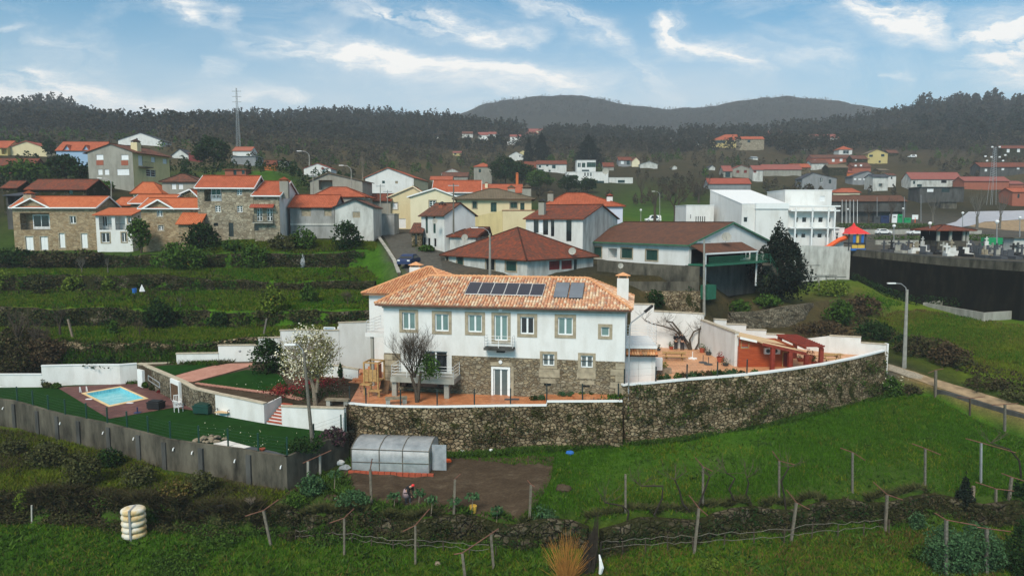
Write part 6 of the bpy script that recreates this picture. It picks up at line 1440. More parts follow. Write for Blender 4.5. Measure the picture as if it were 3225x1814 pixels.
# ---------------- village houses;picture coordinates are given in the frames of five enlarged crops
CR={1:(0,400),2:(600,400),3:(1200,400),4:(1800,400),5:(2500,400)}
def cxy(k,x,y):o=CR[k];return (o[0]+x/3.22,o[1]+y/3.22)
HP=[]
def house(k,label,pa,pb,base,eave,D,yaw=0,W=8,pc=None,side='R',roof=('gx',None),wm='white_far',rm='tile_orange',wins=(),o=.45,name='house',cat='house',chim=(),trim=None,group=None,side_m=None,below=5.0,cross=(),rr_=()):
 X=lambda x:cxy(k,x,0)[0];Yq=lambda y:cxy(k,0,y)[1]
 if D >= 145:
  hh_=hit((X(pa)+X(pb))/2,Yq(base));D=min(hh_.y,D*1.8) if hh_ is not None else D
 b=Bld(name,label,cat,X(pa),X(pb),D,yaw,base=Yq(base),W=W,pc=X(pc) if pc is not None else None,side=side,group=group)
 b.W=max(2.5,min(b.W,22));HP.append((b.A.x+b.L/2,b.A.y,b.L));h=b.front(X(pb),Yq(eave))[1]
 for w in wins:
  face,x0,y0,x1,y1,st=w[:6];sur=w[6] if len(w) > 6 else None
  nm='door' if st in ('doorw','doord','doorg') else 'garage_door' if st == 'garage' else 'loggia' if st == 'void' else 'window'
  b.win(face,(X(x0),Yq(y0),X(x1),Yq(y1)),st,nm,sur=(sur,.18) if sur else None)
 kind=roof[0];g=None;rise=1.5;ry=None;ridge=None
 if kind in ('gx','hip','pyr','shed'):
  off=b.W/2 if kind != 'shed' else b.W
  mid=roof[2] if len(roof) > 2 else (pa+pb)/2
  rise=max(.35,b.front(X(mid),Yq(roof[1]),off)[1]-h)
  if kind == 'hip' and len(roof) > 3:ridge=(b.front(X(roof[2]),Yq(roof[1]),off)[0],b.front(X(roof[3]),Yq(roof[1]),off)[0])
  if kind == 'pyr':q=b.front(X(mid),Yq(roof[1]),off)[0];ridge=(b.L/2,b.L/2+.01)
  if kind == 'gx':g=('s',b.W/2,h+rise)
  if kind == 'shed':g=('s',b.W,h+rise)
 elif kind == 'gy':
  q=b.front(X(roof[2]),Yq(roof[1]),-o*.5);rise=max(.4,q[1]-h);ry=q[0];g=('f',ry,h+rise)
 elif kind == 'flat':rise=.12
 b.walls(h,wm,g,below=below)
 if side_m:
  for fc,x_ in (('r',b.L+.03),('l',-.03)):
   if fc != ('r' if side == 'R' else 'l'):continue
   m_=MB();panel(m_,(x_,0,0),(0,1,0),b.W,-below,h,b.holes[fc],(1 if fc == 'r' else -1,0,0),gable=(g[1],g[2]) if g and g[0] == 's' else None);m_.build('side_wall',MT[side_m],b.e)
 b.finish_items()
 if kind != 'none':b.roof({'pyr':'hip'}.get(kind,kind),rise,rm,o,min(o,.3),ridge=ridge,ry=ry,trim=trim)
 else:b.rf=b.wall
 for (x0,x1,xr,yr,yo) in cross:# extra front gable over the facade
  u0,u1=b.front(X(x0),Yq(eave))[0],b.front(X(x1),Yq(eave))[0];ur,zr=b.front(X(xr),Yq(yr));m_=MB()
  m_.add([(u0,-.02,h),(u1,-.02,h),(ur,-.02,zr-.1)],[(0,1,2)]);m_.build('gable',MT[wm],b.e);m_=MB()
  for (ua,sg) in ((u0-.3,1),(u1+.3,-1)):
   e_=h-.25;b.roofpoly(m_,((ua,yo,e_),(ua,-.45,e_),(ur,-.45,zr),(ur,yo,zr)) if sg > 0 else ((ua,-.45,e_),(ua,yo,e_),(ur,yo,zr),(ur,-.45,zr)))
  m_.build('gable_roof',MT[rm],b.e)
  if trim:m_=MB();m_.bar((u0-.3,-.5,h-.33),(ur,-.5,zr-.08),.06,.22);m_.bar((u1+.3,-.5,h-.33),(ur,-.5,zr-.08),.06,.22);m_.build('fascia',MT[trim],b.e)
 for c in chim:
  x,yt,w,off,cm=c[:5];u,zt=b.front(X(x),Yq(yt),off);b.chimney(u,off,h-.5,zt-.35,w,w*.8,cm,c[5] if len(c) > 5 else rm if rm.startswith('tile') else 'tile_orange')
 for (x0,x1,y,d,col) in rr_:# balconies:slab and railing
  u0,z_=b.front(X(x0),Yq(y));u1=b.front(X(x1),Yq(y))[0];m_=MB();m_.box(u0,-d,z_-.15,u1,0,z_);m_.build('balcony_slab',MT['concrete_pale'],b.e)
  m_=MB();q=[(u0+.05,0,z_),(u0+.05,-d+.05,z_),(u1-.05,-d+.05,z_),(u1-.05,0,z_)];[balusters(m_,q[i],q[i+1],1.0,.22,.03) for i in range(3)];m_.build('balcony_railing',MT[col],b.e)
 return b
G_='granite_grey';GH='granite_house'
h1=house(1,'long brown stone house with orange roof, loggia and pale doors at the far left',155,1000,1262,806,113,2,pc=1235,roof=('gx',706),wm=GH,rm='tile_orange',trim='white_paint',
 wins=[('f',205,872,505,1045,'void'),('f',708,905,770,980,'white2','ashlar'),('f',262,1112,340,1250,'doorw','ashlar'),('f',412,1112,487,1247,'doorw','ashlar'),('f',603,1080,660,1225,'doorw','ashlar'),('f',826,1082,888,1228,'doorw','ashlar')],
 cross=[(150,505,325,722,3)],chim=[(295,668,1.3,2,'ashlar')])
def lrail(b,k,x0,x1,y,col='dark_metal',off=.06,hh=.95):
 u0,z_=b.front(cxy(k,x0,0)[0],cxy(k,0,y)[1]);u1=b.front(cxy(k,x1,0)[0],cxy(k,0,y)[1])[0];m_=MB();balusters(m_,(u0,off,z_),(u1,off,z_),hh,.2,.03);m_.build('railing',MT[col],b.e)
def inner(b,k,x0,y0,x1,y1,d=1.35,style='w'):# door at the back of a loggia
 a,zb=b.front(cxy(k,x0,0)[0],cxy(k,0,y1)[1],d);c,zt=b.front(cxy(k,x1,0)[0],cxy(k,0,y0)[1],d);m_=MB();m_.box(a,d,zb,c,d+.08,zt);o=m_.build('balcony_door',MT['white_paint'],b.e)
 m_=MB();m_.box(a+.15,d-.02,zb+.5,(a+c)/2-.06,d-.001,zt-.15);m_.box((a+c)/2+.06,d-.02,zb+.5,c-.15,d-.001,zt-.15);m_.build('pane',MT['glass_dark'],o)
lrail(h1,1,207,503,1043);inner(h1,1,340,890,500,1040)
h2=house(1,'white corner house with balconies and orange porch roof beside the long stone house',990,1352,1285,885,110.5,4,W=4.5,roof=('shed',825),wm='white_wall',rm='tile_orange',trim=None,
 wins=[('f',1030,1075,1112,1172,'white2','ashlar'),('f',1234,1072,1282,1166,'white2','ashlar'),('f',1003,892,1132,1045,'void'),('f',1168,905,1270,1045,'void'),('f',1297,915,1340,978,'white2','ashlar')])
lrail(h2,1,1003,1132,1043);lrail(h2,1,1168,1270,1043);inner(h2,1,1040,900,1090,1035)
h3=house(1,'stone house with orange cross-gabled roof and two small white grid windows',1442,2025,1110,815,108,3,W=7,roof=('gx',722),wm=GH,rm='tile_orange',trim='white_paint',cross=[(1462,1760,1612,735,3.3)],
 wins=[('f',1592,847,1648,908,'grid','ashlar'),('f',1605,1000,1658,1050,'grid','ashlar')])
house(1,'low stone lean-to with steep orange roof in front of the cross-gabled stone house',1812,2030,1085,968,105.5,4,W=3,roof=('shed',850),wm=GH,rm='tile_orange',name='lean_to',trim=None)
house(1,'low house with orange roof just right of the long stone house, mostly hidden',1150,1345,900,785,122,2,W=7,roof=('gx',716),wm=GH,rm='tile_orange')
house(1,'low stone house with wide orange roof and white fascia between the two stone houses',1330,1730,870,765,121,2,W=7,roof=('gx',688),wm=GH,rm='tile_orange',trim='white_paint',wins=[('f',1440,780,1515,835,'white2')])
house(1,'stone gable with white fascia behind the cross-gabled stone house',1735,2028,850,718,125,2,W=8,roof=('gy',632,1925),wm='drystone',rm='tile_orange',trim='white_paint')
house(1,'small house with tall orange hipped roof above a white window strip',1355,1640,765,665,134,0,W=7,roof=('hip',562,1445,1560),wm='cream_pale',rm='tile_orange',wins=[('f',1360,685,1410,715,'white2')])
house(1,'beige house with brown hipped roof and two white shuttered windows',1650,2025,700,550,136,0,W=8,roof=('hip',478,1830,1880),wm='grey_render',rm='tile_brown',wins=[('f',1740,578,1786,633,'shutter'),('f',1810,578,1856,633,'shutter')])
house(1,'long dark old stone barn with rusty brown roof below the grey apartment house',270,880,720,625,136,0,W=8,roof=('gx',533),wm='drystone_dark',rm='tile_rust',name='barn',cat='barn',wins=[('f',697,635,738,682,'dark')])
house(1,'small old stone shed with rusty roof left of the dark barn',35,180,700,608,137,0,W=5,roof=('gx',548),wm='drystone_dark',rm='tile_rust',name='shed',cat='shed')
house(1,'open dark shed with tin roof below the barn at the left edge',65,215,790,690,126,0,W=4,roof=('shed',668),wm='concrete_dark',rm='tile_slate',name='shed',cat='shed',wins=[('f',80,700,200,785,'void')])
ap=house(1,'grey and yellow apartment house with low brown gables and white shutters',908,1362,625,245,150,-10,pc=1730,roof=('gy',168,1105),wm='grey_render',rm='tile_brown',side_m='khaki',o=1.0,name='apartment_house',
 wins=[('f',975,282,1048,335,'shutter'),('f',1228,284,1303,335,'shutter'),('f',993,432,1040,487,'shutter'),('f',1060,432,1107,487,'shutter'),('f',1187,428,1310,490,'shutter'),('r',1402,292,1445,395,'shutter'),('r',1532,308,1573,360,'shutter'),('r',1650,325,1692,375,'shutter'),('r',1482,435,1578,505,'grid')],chim=[(1375,145,1.6,3,'cream')])
for q in ((978,340,1050,388),(1230,342,1300,390)):a,b_,c,d=ap.rect('f',(*cxy(1,q[0],q[1]),*cxy(1,q[2],q[3])));m_=MB();m_.box(a,-.05,b_,c,0,d);ap.part('brick_panel',m_,'brick_red')
a,b_,c,d=ap.rect('r',(*cxy(1,1400,350),*cxy(1,1505,408)));m_=MB();m_.box(ap.L,a,b_-.15,ap.L+1.3,c,b_);ap.part('balcony_slab',m_,'concrete');m_=MB();balusters(m_,(ap.L+1.25,a,b_),(ap.L+1.25,c,b_),1.1,.2);ap.part('balcony_railing',m_,'dark_metal')
house(1,'light blue house with orange roof and two white dormers',580,1040,400,235,190,2,W=9,roof=('gx',153),wm='blue_wall',rm='tile_orange2',wins=[('f',665,277,710,303,'dark')],cross=[(648,712,680,178,3),(845,905,872,182,3)])
house(1,'cream gabled house with red verge at the upper left',78,475,295,212,186,2,W=9,roof=('gy',143,262),wm='cream',rm='tile_red',trim='brick_red',wins=[('f',243,240,256,256,'dark')])
house(1,'house with broad orange roof at the left edge beside the cream gable',-90,78,290,207,188,2,W=9,roof=('gx',143),wm='ochre',rm='tile_orange2',wins=[('f',15,222,70,280,'void')])
house(1,'white flat-gabled building with slate verge behind the apartment house',1200,1640,185,135,190,3,W=10,roof=('gy',58,1420),wm='white_wall',rm='tile_slate',o=.8)
house(1,'long low shed with dull red roof at the left edge above the trees',-60,335,470,385,150,3,W=7,roof=('gx',320),wm='red_paint',rm='tile_rust',name='shed',cat='shed',wins=[('f',78,395,178,450,'shutter')])
house(1,'small white gabled house beside the dark round tree, upper left',1745,1910,320,285,205,0,W=7,roof=('gy',222,1820),wm='white_far',rm='tile_slate')
house(1,'dark red tin shed behind the dark round tree',1915,2030,350,268,200,0,W=5,roof=('flat',262),wm='red_paint',rm='brick_red',name='shed',cat='shed')
house(1,'grey stone ruin on the slope high above the apartment house',2060,2200,175,125,300,0,W=8,roof=('flat',120),wm='drystone_dark',rm='drystone_dark',name='ruin',cat='ruin')
A_=house(2,'tall stone house with orange roof, white grid windows and a dark door',88,652,1118,608,108.5,6,W=8,roof=('gx',497),wm=G_,rm='tile_orange2',trim='white_paint',
 wins=[('f',138,598,316,755,'void'),('f',468,630,522,693,'grid'),('f',250,800,305,863,'grid'),('f',472,802,528,866,'grid'),('f',234,974,280,1006,'dark'),('f',388,972,437,1112,'doord')])
inner(A_,2,212,625,310,752);lrail(A_,2,208,312,753,'white_metal')
B_=house(2,'lower stone house with orange roof and tall white end wall, joined to the tall one',655,912,1112,690,107,6,pc=1112,roof=('gx',553),wm=G_,rm='tile_orange2',side_m='white_wall',trim='white_paint',chim=[(950,530,1.3,2,'grey_render')],
 wins=[('f',674,822,728,955,'grid'),('f',776,822,832,955,'grid'),('f',643,994,691,1053,'dark')],rr_=[(642,848,968,.8,'dark_metal')])
u0,z_=B_.front(*cxy(2,612,818));u1=B_.front(*cxy(2,852,818))[0];m_=MB();B_.roofpoly(m_,((u0,-1.0,z_),(u1,-1.0,z_),(u1,-.02,z_+.55),(u0,-.02,z_+.55)),.1);B_.part('awning',m_,'tile_red')
C_=house(2,'grey stained rendered house with orange roof and taupe shutters',1018,1465,1135,802,112,3,W=9,roof=('gx',692),wm='grey_dirty',rm='tile_orange2',wins=[('f',1125,837,1220,905,'shutk'),('f',1356,838,1430,903,'shutk')])
for x0,x1,y in ((1115,1222,828),(1350,1433,830)):a,zb=C_.front(*cxy(2,x0,y));c=C_.front(*cxy(2,x1,y))[0];m_=MB();m_.box(a,-.25,zb-.1,c,-.001,zb+.12);C_.part('shutter_hood',m_,'black')
a,zb=C_.front(*cxy(2,1022,990));m_=MB();m_.box(0,-.12,zb-.12,C_.L,-.001,zb+.15);C_.part('string_course',m_,'white_dirty')
house(2,'white gabled house front with black verge next to the grey stained house',1470,1858,1135,808,110,3,W=10,roof=('gy',732,1662),wm='white_dirty',rm='tile_brown',o=.3,trim='black',wins=[('f',1643,862,1720,922,'shutk')])
house(2,'orange hipped roof house rising behind the grey stained house',1260,1760,800,700,121,2,W=9,roof=('hip',612,1420,1580),wm='grey_render',rm='tile_orange2',chim=[(1790,705,1.0,3,'white_wall')])
house(2,'large white gabled house with dark red roof and cream side wall',1775,2265,700,510,150,-4,pc=2462,roof=('gy',412,2000),wm='white_wall',rm='tile_orange2',side_m='cream',trim='brick_red',wins=[('f',1943,547,1971,574,'dark'),('f',2075,549,2104,576,'shutk')])
house(2,'small white gabled house on the hill crest left of the old grey barn',1152,1425,505,418,172,0,W=8,roof=('gy',367,1285),wm='white_wall',rm='tile_red',chim=[(1340,415,.9,-.5,'brick_red')])
house(2,'old grey barn with dark mossy roof and open porch on posts',1215,1745,690,540,130,0,W=9,roof=('gy',462,1395),wm='grey_render',rm='tile_olive',name='barn',cat='barn',wins=[('f',1300,535,1440,640,'void')])
house(2,'tall grey concrete wall block with stains beside the road',1862,2068,1088,885,120,0,W=5,roof=('flat',880),wm='grey_dirty',rm='concrete_pale',name='concrete_building',cat='building',o=.1)
house(2,'brown-roofed low house behind the stained concrete block',1750,2030,885,740,136,0,W=7,roof=('gx',680),wm='grey_render',rm='tile_rust')
house(2,'grey corrugated shed under the lattice mast',415,665,385,300,195,0,W=8,roof=('flat',292),wm='grey_cool',rm='galv',name='shed',cat='shed')
house(2,'white building with dark red end wall near the lattice mast',430,615,300,240,215,0,W=8,roof=('gx',205),wm='white_wall',rm='brick_red')
house(2,'small bright orange brick hut on the green knoll',748,862,442,372,178,0,W=3.2,roof=('gx',340),wm='brick_orange',rm='tile_rust',name='hut',cat='hut',wins=[('f',797,375,812,400,'dark')])
house(2,'low orange brick ruin behind the orange roof of the tall stone house',350,560,500,435,160,0,W=4,roof=('flat',428),wm='brick_red',rm='brick_red',name='hut',cat='hut',wins=[('f',435,437,466,488,'dark'),('f',520,440,550,480,'dark')])
house(2,'long weathered timber shed right of the orange hut',800,972,405,345,190,0,W=5,roof=('flat',338),wm='grey_render',rm='dark_wood',name='shed',cat='shed')
house(3,'yellow house with a white garage door at the top of the road',95,480,1028,700,137,2,W=9,roof=('gy',600,322),wm='cream',rm='tile_orange2',trim='cream_pale',o=.6,wins=[('f',160,930,252,1027,'garage'),('f',118,770,167,835,'shutter','ashlar'),('f',250,652,312,680,'white2')])
house(3,'pale cream gabled house with white verge below the solar roof',300,760,985,700,127,2,W=9,roof=('gy',622,545),wm='cream_pale',rm='tile_orange2',trim='white_paint',o=.6,wins=[('f',490,748,556,812,'grid','ashlar')])
D_=house(3,'narrow two-storey white house with brown roof and red chimney beside the road',412,645,1235,885,102,-46,pc=955,roof=('gx',778),wm='white_far',rm='tile_brown',side_m='white_wall',chim=[(620,770,.9,2,'brick_red','black')],
 wins=[('f',450,893,474,1078,'shutg'),('f',527,893,553,1078,'shutg'),('f',430,1120,452,1225,'doord'),('f',474,1127,500,1208,'dark'),('f',537,1131,561,1213,'dark')])
house(3,'low dark stone hut with dark red roof at the roadside',312,412,1225,1062,104,0,W=4,roof=('shed',980),wm='drystone',rm='tile_brown',name='hut',cat='hut',wins=[('f',345,1100,365,1190,'dark')])
E_=house(3,'big white stained house with large hipped brown tile roof directly behind the main house',650,1480,1560,1330,84,-47,pc=2150,roof=('pyr',1015),wm='white_dirty',rm='tile_rust',o=.6,below=2,
 wins=[('f',660,1290,683,1355,'dark','ashlar'),('f',770,1302,832,1405,'shutg','ashlar'),('f',1065,1332,1152,1450,'dark','ashlar'),('f',1265,1364,1372,1460,'shutg','ashlar'),('r',1705,1358,1815,1449,'shutr'),('r',1830,1352,1940,1442,'shutr'),('r',1955,1342,1990,1470,'doord')])
house(3,'lower back wing with brown hipped roof left of the big brown-roofed house',700,960,1290,1105,101,-10,W=9,roof=('hip',1017,900,1100),wm='white_dirty',rm='tile_rust')
F_=house(3,'white house with tall dark window strips, brown roof and grey chimneys',1468,2045,1195,922,97,-27,pc=2392,roof=('gx',795),wm='white_far',rm='tile_rust',side_m='white_dirty',below=2.5,
 wins=[('f',1548,932,1597,1075,'dark'),('f',1643,932,1695,1095,'dark'),('f',1722,932,1757,1110,'dark'),('f',1878,935,1932,1160,'dark'),('f',1600,935,1640,1070,'shutter')],chim=[(1635,745,.9,2,'grey_render','black')])
house(3,'cream villa with olive-brown hipped roof, green shutters and stone chimneys',770,1525,895,718,122,0,W=10,roof=('hip',628,1100,1180),wm='cream',rm='tile_olive',o=.8,
 wins=[('f',782,762,812,818,'dark'),('f',930,760,970,825,'shutg','ashlar'),('f',1112,768,1172,862,'doorg'),('f',1312,768,1380,823,'shutg','ashlar'),('f',1412,770,1455,842,'doorg')],chim=[(1477,610,1.6,2,'grey_render','tile_olive'),(1322,612,1.4,6,'grey_render','tile_olive')])
T_=house(3,'yellow terrace wall with red coping below the cream villa',1232,1560,1010,850,117,0,W=4.5,roof=('flat',848),wm='cream',rm='brick_red',name='terrace_wall',cat='wall',o=.08)
a=W3(cxy(3,960,0)[0],122,24);b=W3(cxy(3,1230,0)[0],117.2,24);za=PD(*cxy(3,960,905),122)[2];zb_=PD(*cxy(3,1230,850),117.2)[2]
m_=MB();seg(m_,(a[0],a[1],22,za),(b[0],b[1],22,zb_),.3);tag(m_.build('terrace_wall',MT['khaki']),'khaki sloping wall left of the yellow terrace wall','wall')
house(3,'house with wide orange-red roof and white sloping end wall behind the cream houses',530,1005,720,655,140,2,W=10,roof=('gx',545),wm='white_wall',rm='tile_orange2',trim='white_paint')
house(3,'long orange-red roofed house with a skylight behind the cream villa',880,1435,720,662,146,2,W=10,roof=('gx',582),wm='cream',rm='tile_orange2',chim=[(1380,470,.9,5,'brick_orange','brick_orange'),(1068,565,1.0,3,'cream_pale')])
house(3,'low red-roofed row just above the wide orange-red roof',500,720,560,533,172,0,W=7,roof=('gx',502),wm='cream',rm='tile_orange2')
house(3,'small square house with red pyramid roof beside dark trees',942,1122,545,402,180,0,W=9,roof=('pyr',365),wm='grey_render',rm='tile_orange2',wins=[('f',990,427,1014,463,'dark','ashlar')])
house(3,'white low gabled house right of the large white gabled house',612,830,500,468,200,0,W=8,roof=('gy',420,720),wm='white_dirty',rm='tile_pink')
house(3,'dark brown-roofed barns in front of the low white gable',620,880,545,500,185,0,W=8,roof=('gx',462),wm='grey_render',rm='tile_brown',name='barn',cat='barn')
house(3,'villa with big orange-red hipped roof and white fascia behind the dark-strip house',1640,2450,950,795,118,-2,W=11,roof=('hip',672,1880,2060),wm='lavender',rm='tile_orange2',trim='white_paint',chim=[(1718,660,1.0,2,'grey_render','tile_olive'),(2318,690,1.0,2,'white_wall','tile_red')])
def far(k,lst):
 for (lb,pa,pb,base,eave,D,rf,wm,rm,*wn) in lst:house(k,lb,pa,pb,base,eave,D,0,W=8,roof=rf,wm=wm,rm=rm,wins=[('f',*q) for q in (wn[0] if wn else ())],o=.5)
far(3,[('tiny white house alone on the wooded slope',535,600,125,98,480,('gx',90),'white_wall','tile_slate',[(545,105,560,118,'dark')]),
 ('dark-roofed cottage at the left end of the hillside cluster',822,930,110,68,460,('gx',48),'white_dirty','tile_brown'),
 ('white cottage with brick-red roof in the hillside cluster',985,1085,138,80,430,('gx',55),'white_wall','tile_pink',[(1000,88,1018,104,'dark')]),
 ('longer white cottage with pink roof and chimney in the hillside cluster',1090,1168,110,72,450,('gx',52),'white_wall','tile_pink'),
 ('white house with red roof and dark windows, right of the hillside cluster',1308,1420,148,98,420,('gx',80),'white_wall','tile_pink',[(1330,110,1345,125,'dark'),(1385,110,1400,125,'dark')]),
 ('small white block below the red-roofed white hillside house',1280,1360,182,150,400,('flat',146),'white_wall','white_wall',[(1292,158,1304,172,'dark')]),
 ('grey stone hillside house with pink hipped roof',1465,1600,125,70,430,('hip',42,1500,1560),'grey_render','tile_pink'),
 ('cream hillside house with red roof, the highest of the cluster',1492,1650,80,38,480,('gx',20),'cream_pale','tile_pink',[(1600,45,1615,60,'dark')]),
 ('tiny ochre house with pink roof on the mid slope',728,812,292,262,330,('gx',248),'ochre','tile_pink',[(742,268,765,285,'dark')]),
 ('white gabled house with grey verge below the hillside cluster',1297,1450,345,290,270,('gy',250,1370),'white_far','tile_slate',[(1400,290,1415,305,'dark')]),
 ('khaki gable behind the white gabled house with grey verge',1400,1468,290,262,290,('gy',236,1440),'khaki','tile_olive'),
 ('dark brick house with brown roof left of the white brown-roofed house',1432,1572,462,410,225,('gx',352),'brick_red','tile_rust',[(1450,425,1470,450,'dark')]),
 ('white two-storey house with brown roof and balcony below the dark cedars',1582,1880,462,375,225,('gx',342),'white_far','tile_rust',[(1600,390,1622,415,'dark'),(1675,385,1697,402,'dark'),(1735,388,1770,422,'dark'),(1597,432,1650,460,'dark'),(1700,436,1720,456,'dark')])])
house(4,'white modernist villa tower with green-framed windows',52,245,455,340,200,0,W=8,roof=('flat',330),wm='white_wall',rm='white_wall',name='villa',o=.2,wins=[('f',62,365,95,412,'white2'),('f',105,365,140,412,'shutg'),('f',155,360,245,410,'shutg'),('f',105,435,178,452,'dark')])
house(4,'white modernist villa main wing with arched windows below the tower',-48,372,572,458,196,0,W=10,roof=('flat',450),wm='white_wall',rm='white_wall',name='villa',o=.15,wins=[('f',-20,490,60,520,'dark'),('f',130,465,143,500,'dark'),('f',160,465,173,500,'dark'),('f',190,465,203,500,'dark'),('f',250,548,330,570,'dark')])
house(4,'low white terrace wing right of the white modernist villa',374,622,572,516,194,0,W=6,roof=('flat',510),wm='white_far',rm='white_wall',name='villa',o=.1,wins=[('f',470,540,540,568,'dark')])
far(4,[('small stone house with brown roof right of the white villa',322,430,445,400,240,('gx',362),'grey_render','tile_rust'),
 ('grey house with rust roof and white windows right of the white villa',477,610,405,335,255,('gx',306),'grey_cool','tile_rust',[(500,345,530,378,'shutter'),(560,340,590,385,'dark')]),
 ('pale gabled house with white chimney beside the grey rust-roofed house',612,690,405,345,255,('gy',308,655),'cream_pale','tile_pink'),
 ('low white ruin-like house among bare trees',695,872,418,378,265,('gy',350,790),'white_dirty','galv'),
 ('narrow house with red roof high on the slope',985,1042,112,88,470,('gx',66),'white_dirty','tile_orange2'),
 ('pale cottage below the narrow red-roofed house',972,1062,168,132,440,('gy',110,1010),'white_dirty','tile_slate'),
 ('large yellow villa with layered red roofs high on the right slope',1428,1700,215,128,400,('hip',78,1560,1680),'ochre','tile_orange2',[(1615,130,1648,158,'dark'),(1450,140,1560,165,'dark')]),
 ('grey stone house with red roof attached to the large yellow villa',1702,1950,240,122,395,('gx',100),'granite_grey','tile_orange2',[(1785,135,1812,160,'dark')]),
 ('small cream house with orange roof left of the large yellow villa',1385,1470,145,112,430,('gx',96),'cream','tile_orange2'),
 ('small cream house with pink roof, the highest on the right slope',1967,2165,102,72,520,('gx',42),'cream_pale','tile_pink',[(2000,78,2020,92,'dark'),(2095,78,2115,92,'dark')]),
 ('grey gabled house with brown shutters behind the school',1630,1832,515,425,225,('gy',388,1725),'grey_render','tile_pink',[(1672,440,1702,468,'shutr'),(1748,440,1778,468,'shutr')]),
 ('low dark-fronted house with pink roof left of the grey gable',1538,1628,515,445,228,('gx',395),'grey_render','tile_pink',[(1560,460,1610,512,'dark')]),
 ('white-walled house with pink roof right of the grey gable',1836,1938,555,432,224,('gx',392),'white_dirty','tile_pink',[(1845,445,1875,465,'shutr')]),
 ('long low barn with pinkish roof behind the school',1945,2330,500,428,250,('gx',382),'grey_render','tile_pink'),
 ('blue-grey shed with long patchy red roof directly behind the school',1388,1815,640,572,190,('gx',522),'grey_cool','tile_red')])
far(4,[('low white house with pale terrace walls left of the yellow villa',1190,1310,200,165,420,('gx',152),'white_dirty','tile_slate'),('tiny white cottage between the bare trees on the mid slope',1395,1455,440,412,300,('gy',388,1430),'white_dirty','tile_slate'),('small white shed below the grey stone house with red roof',1840,1890,335,310,330,('gx',303),'white_far','galv'),('small pale ruin among bare trees right of the low white ruin-like house',1022,1070,432,405,290,('gy',390,1045),'white_dirty','tile_olive')])
far(5,[('narrow white building above the white house with red pyramid roof',100,165,238,228,400,('gx',222),'white_dirty','galv'),('brown-roofed cottage right of the ochre gabled house',960,1060,300,262,320,('gx',235),'drystone_dark','tile_brown'),('small stone house with brown roof below the dark timbered house',870,960,470,440,270,('gx',425),'drystone','tile_olive'),('low pinkish shed beside the dull pink-roofed house',2190,2330,620,575,250,('gx',550),'brick_red','tile_pink'),('red-walled lean-to under the dark timbered house',540,612,500,462,252,('shed',440),'brick_orange','tile_red'),('white house with red pyramid roof and blue-white windows on the right slope',457,590,288,228,330,('pyr',195),'white_far','tile_orange2',[(500,240,560,275,'white2')]),
 ('ochre gabled house with dark windows on the right slope',748,948,372,268,300,('gy',226,848),'ochre','tile_olive',[(765,283,802,305,'dark'),(885,277,920,302,'dark'),(860,343,882,365,'dark')]),
 ('long brick-red house with brown roof and white shutters',180,580,388,312,290,('gx',284),'brick_red','tile_brown',[(200,335,225,350,'shutter'),(387,326,415,355,'shutter'),(466,322,495,352,'shutter')]),
 ('brown-roofed stone house right of the long brick-red house',595,760,375,322,285,('gx',290),'drystone_dark','tile_brown',[(620,330,640,345,'shutter')]),
 ('white house with brown roof below the long brick-red house',175,345,432,365,262,('gx',340),'white_dirty','tile_brown'),
 ('stone house with bright orange roof behind the school block',-20,168,492,408,250,('gx',376),'drystone','tile_orange2'),
 ('dark timbered house with two white shutters below the ochre gable',592,778,470,402,258,('gx',365),'brick_red','tile_brown',[(618,385,640,402,'shutter'),(672,382,694,402,'shutter')]),
 ('dark stone house with mossy roof left of the timbered house',350,545,495,410,256,('gx',382),'drystone_dark','tile_olive'),
 ('grey house with wide slate gable and skylight',82,430,645,520,236,('gy',465,200),'grey_cool','tile_slate',[(265,515,295,565,'white2'),(355,535,380,575,'dark')]),
 ('grey house with slate gable roof and white shutters',595,855,585,500,238,('gy',448,755),'grey_cool','tile_slate',[(610,520,635,540,'shutter'),(655,522,685,540,'shutter'),(705,515,742,540,'shutter')]),
 ('white balcony house right of the grey slate-gabled house',800,950,650,505,236,('gx',482),'white_dirty','tile_slate',[(860,575,900,620,'void')]),
 ('white house with brown roof beyond the balcony house',955,1032,612,490,246,('gx',470),'white_far','tile_brown',[(985,505,1000,530,'dark'),(1000,578,1015,600,'dark')]),
 ('wide white house with faded pink-red roof above the car park',1185,1695,612,525,230,('gx',462),'white_dirty','tile_pink',[(1210,548,1232,580,'dark'),(1250,582,1300,608,'dark'),(1495,542,1550,570,'dark'),(1620,570,1660,605,'white2')]),
 ('low house with dull pink roof right of the wide white house',1722,2180,640,545,236,('gx',506),'brick_red','tile_pink'),
 ('dark long house with rust roof and white shutters at the right edge',1885,2420,500,402,290,('gx',362),'concrete_dark','tile_rust',[(1936,426,1962,453,'shutter'),(2107,419,2135,440,'shutter'),(2262,411,2290,432,'shutter')]),
 ('brown stone house high at the right edge',2105,2400,322,215,360,('gx',192),'drystone_dark','tile_rust',[(2160,225,2190,260,'shutter'),(2265,222,2295,258,'shutter')]),
 ('low white building with pink roofs high on the far right slope',170,450,145,108,520,('gx',77),'white_dirty','tile_pink'),
 ('low building with orange hipped roof behind the market hall',400,670,690,662,204,('hip',622,480,590),'cream_pale','tile_orange2'),
 ('long market hall with dull brown roof behind the flagpoles',380,1130,965,748,188,('gx',695),'concrete_dark','tile_choc',[(470,860,1100,960,'void')]),
 ('pinkish house with orange roof cut by the right edge',2210,2460,805,655,205,('gx',620),'brick_red','tile_orange2',[(2268,680,2290,722,'dark')]),
 ('grey retaining building with white shopfront below the wide white house',1270,1720,765,612,222,('flat',606),'concrete_dark','concrete',[(1352,628,1418,660,'shutter'),(1500,625,1580,662,'dark')]),
 ('flat-roofed grey outbuilding by the car park entrance',1490,1650,830,762,212,('flat',757),'concrete','concrete_dark')])
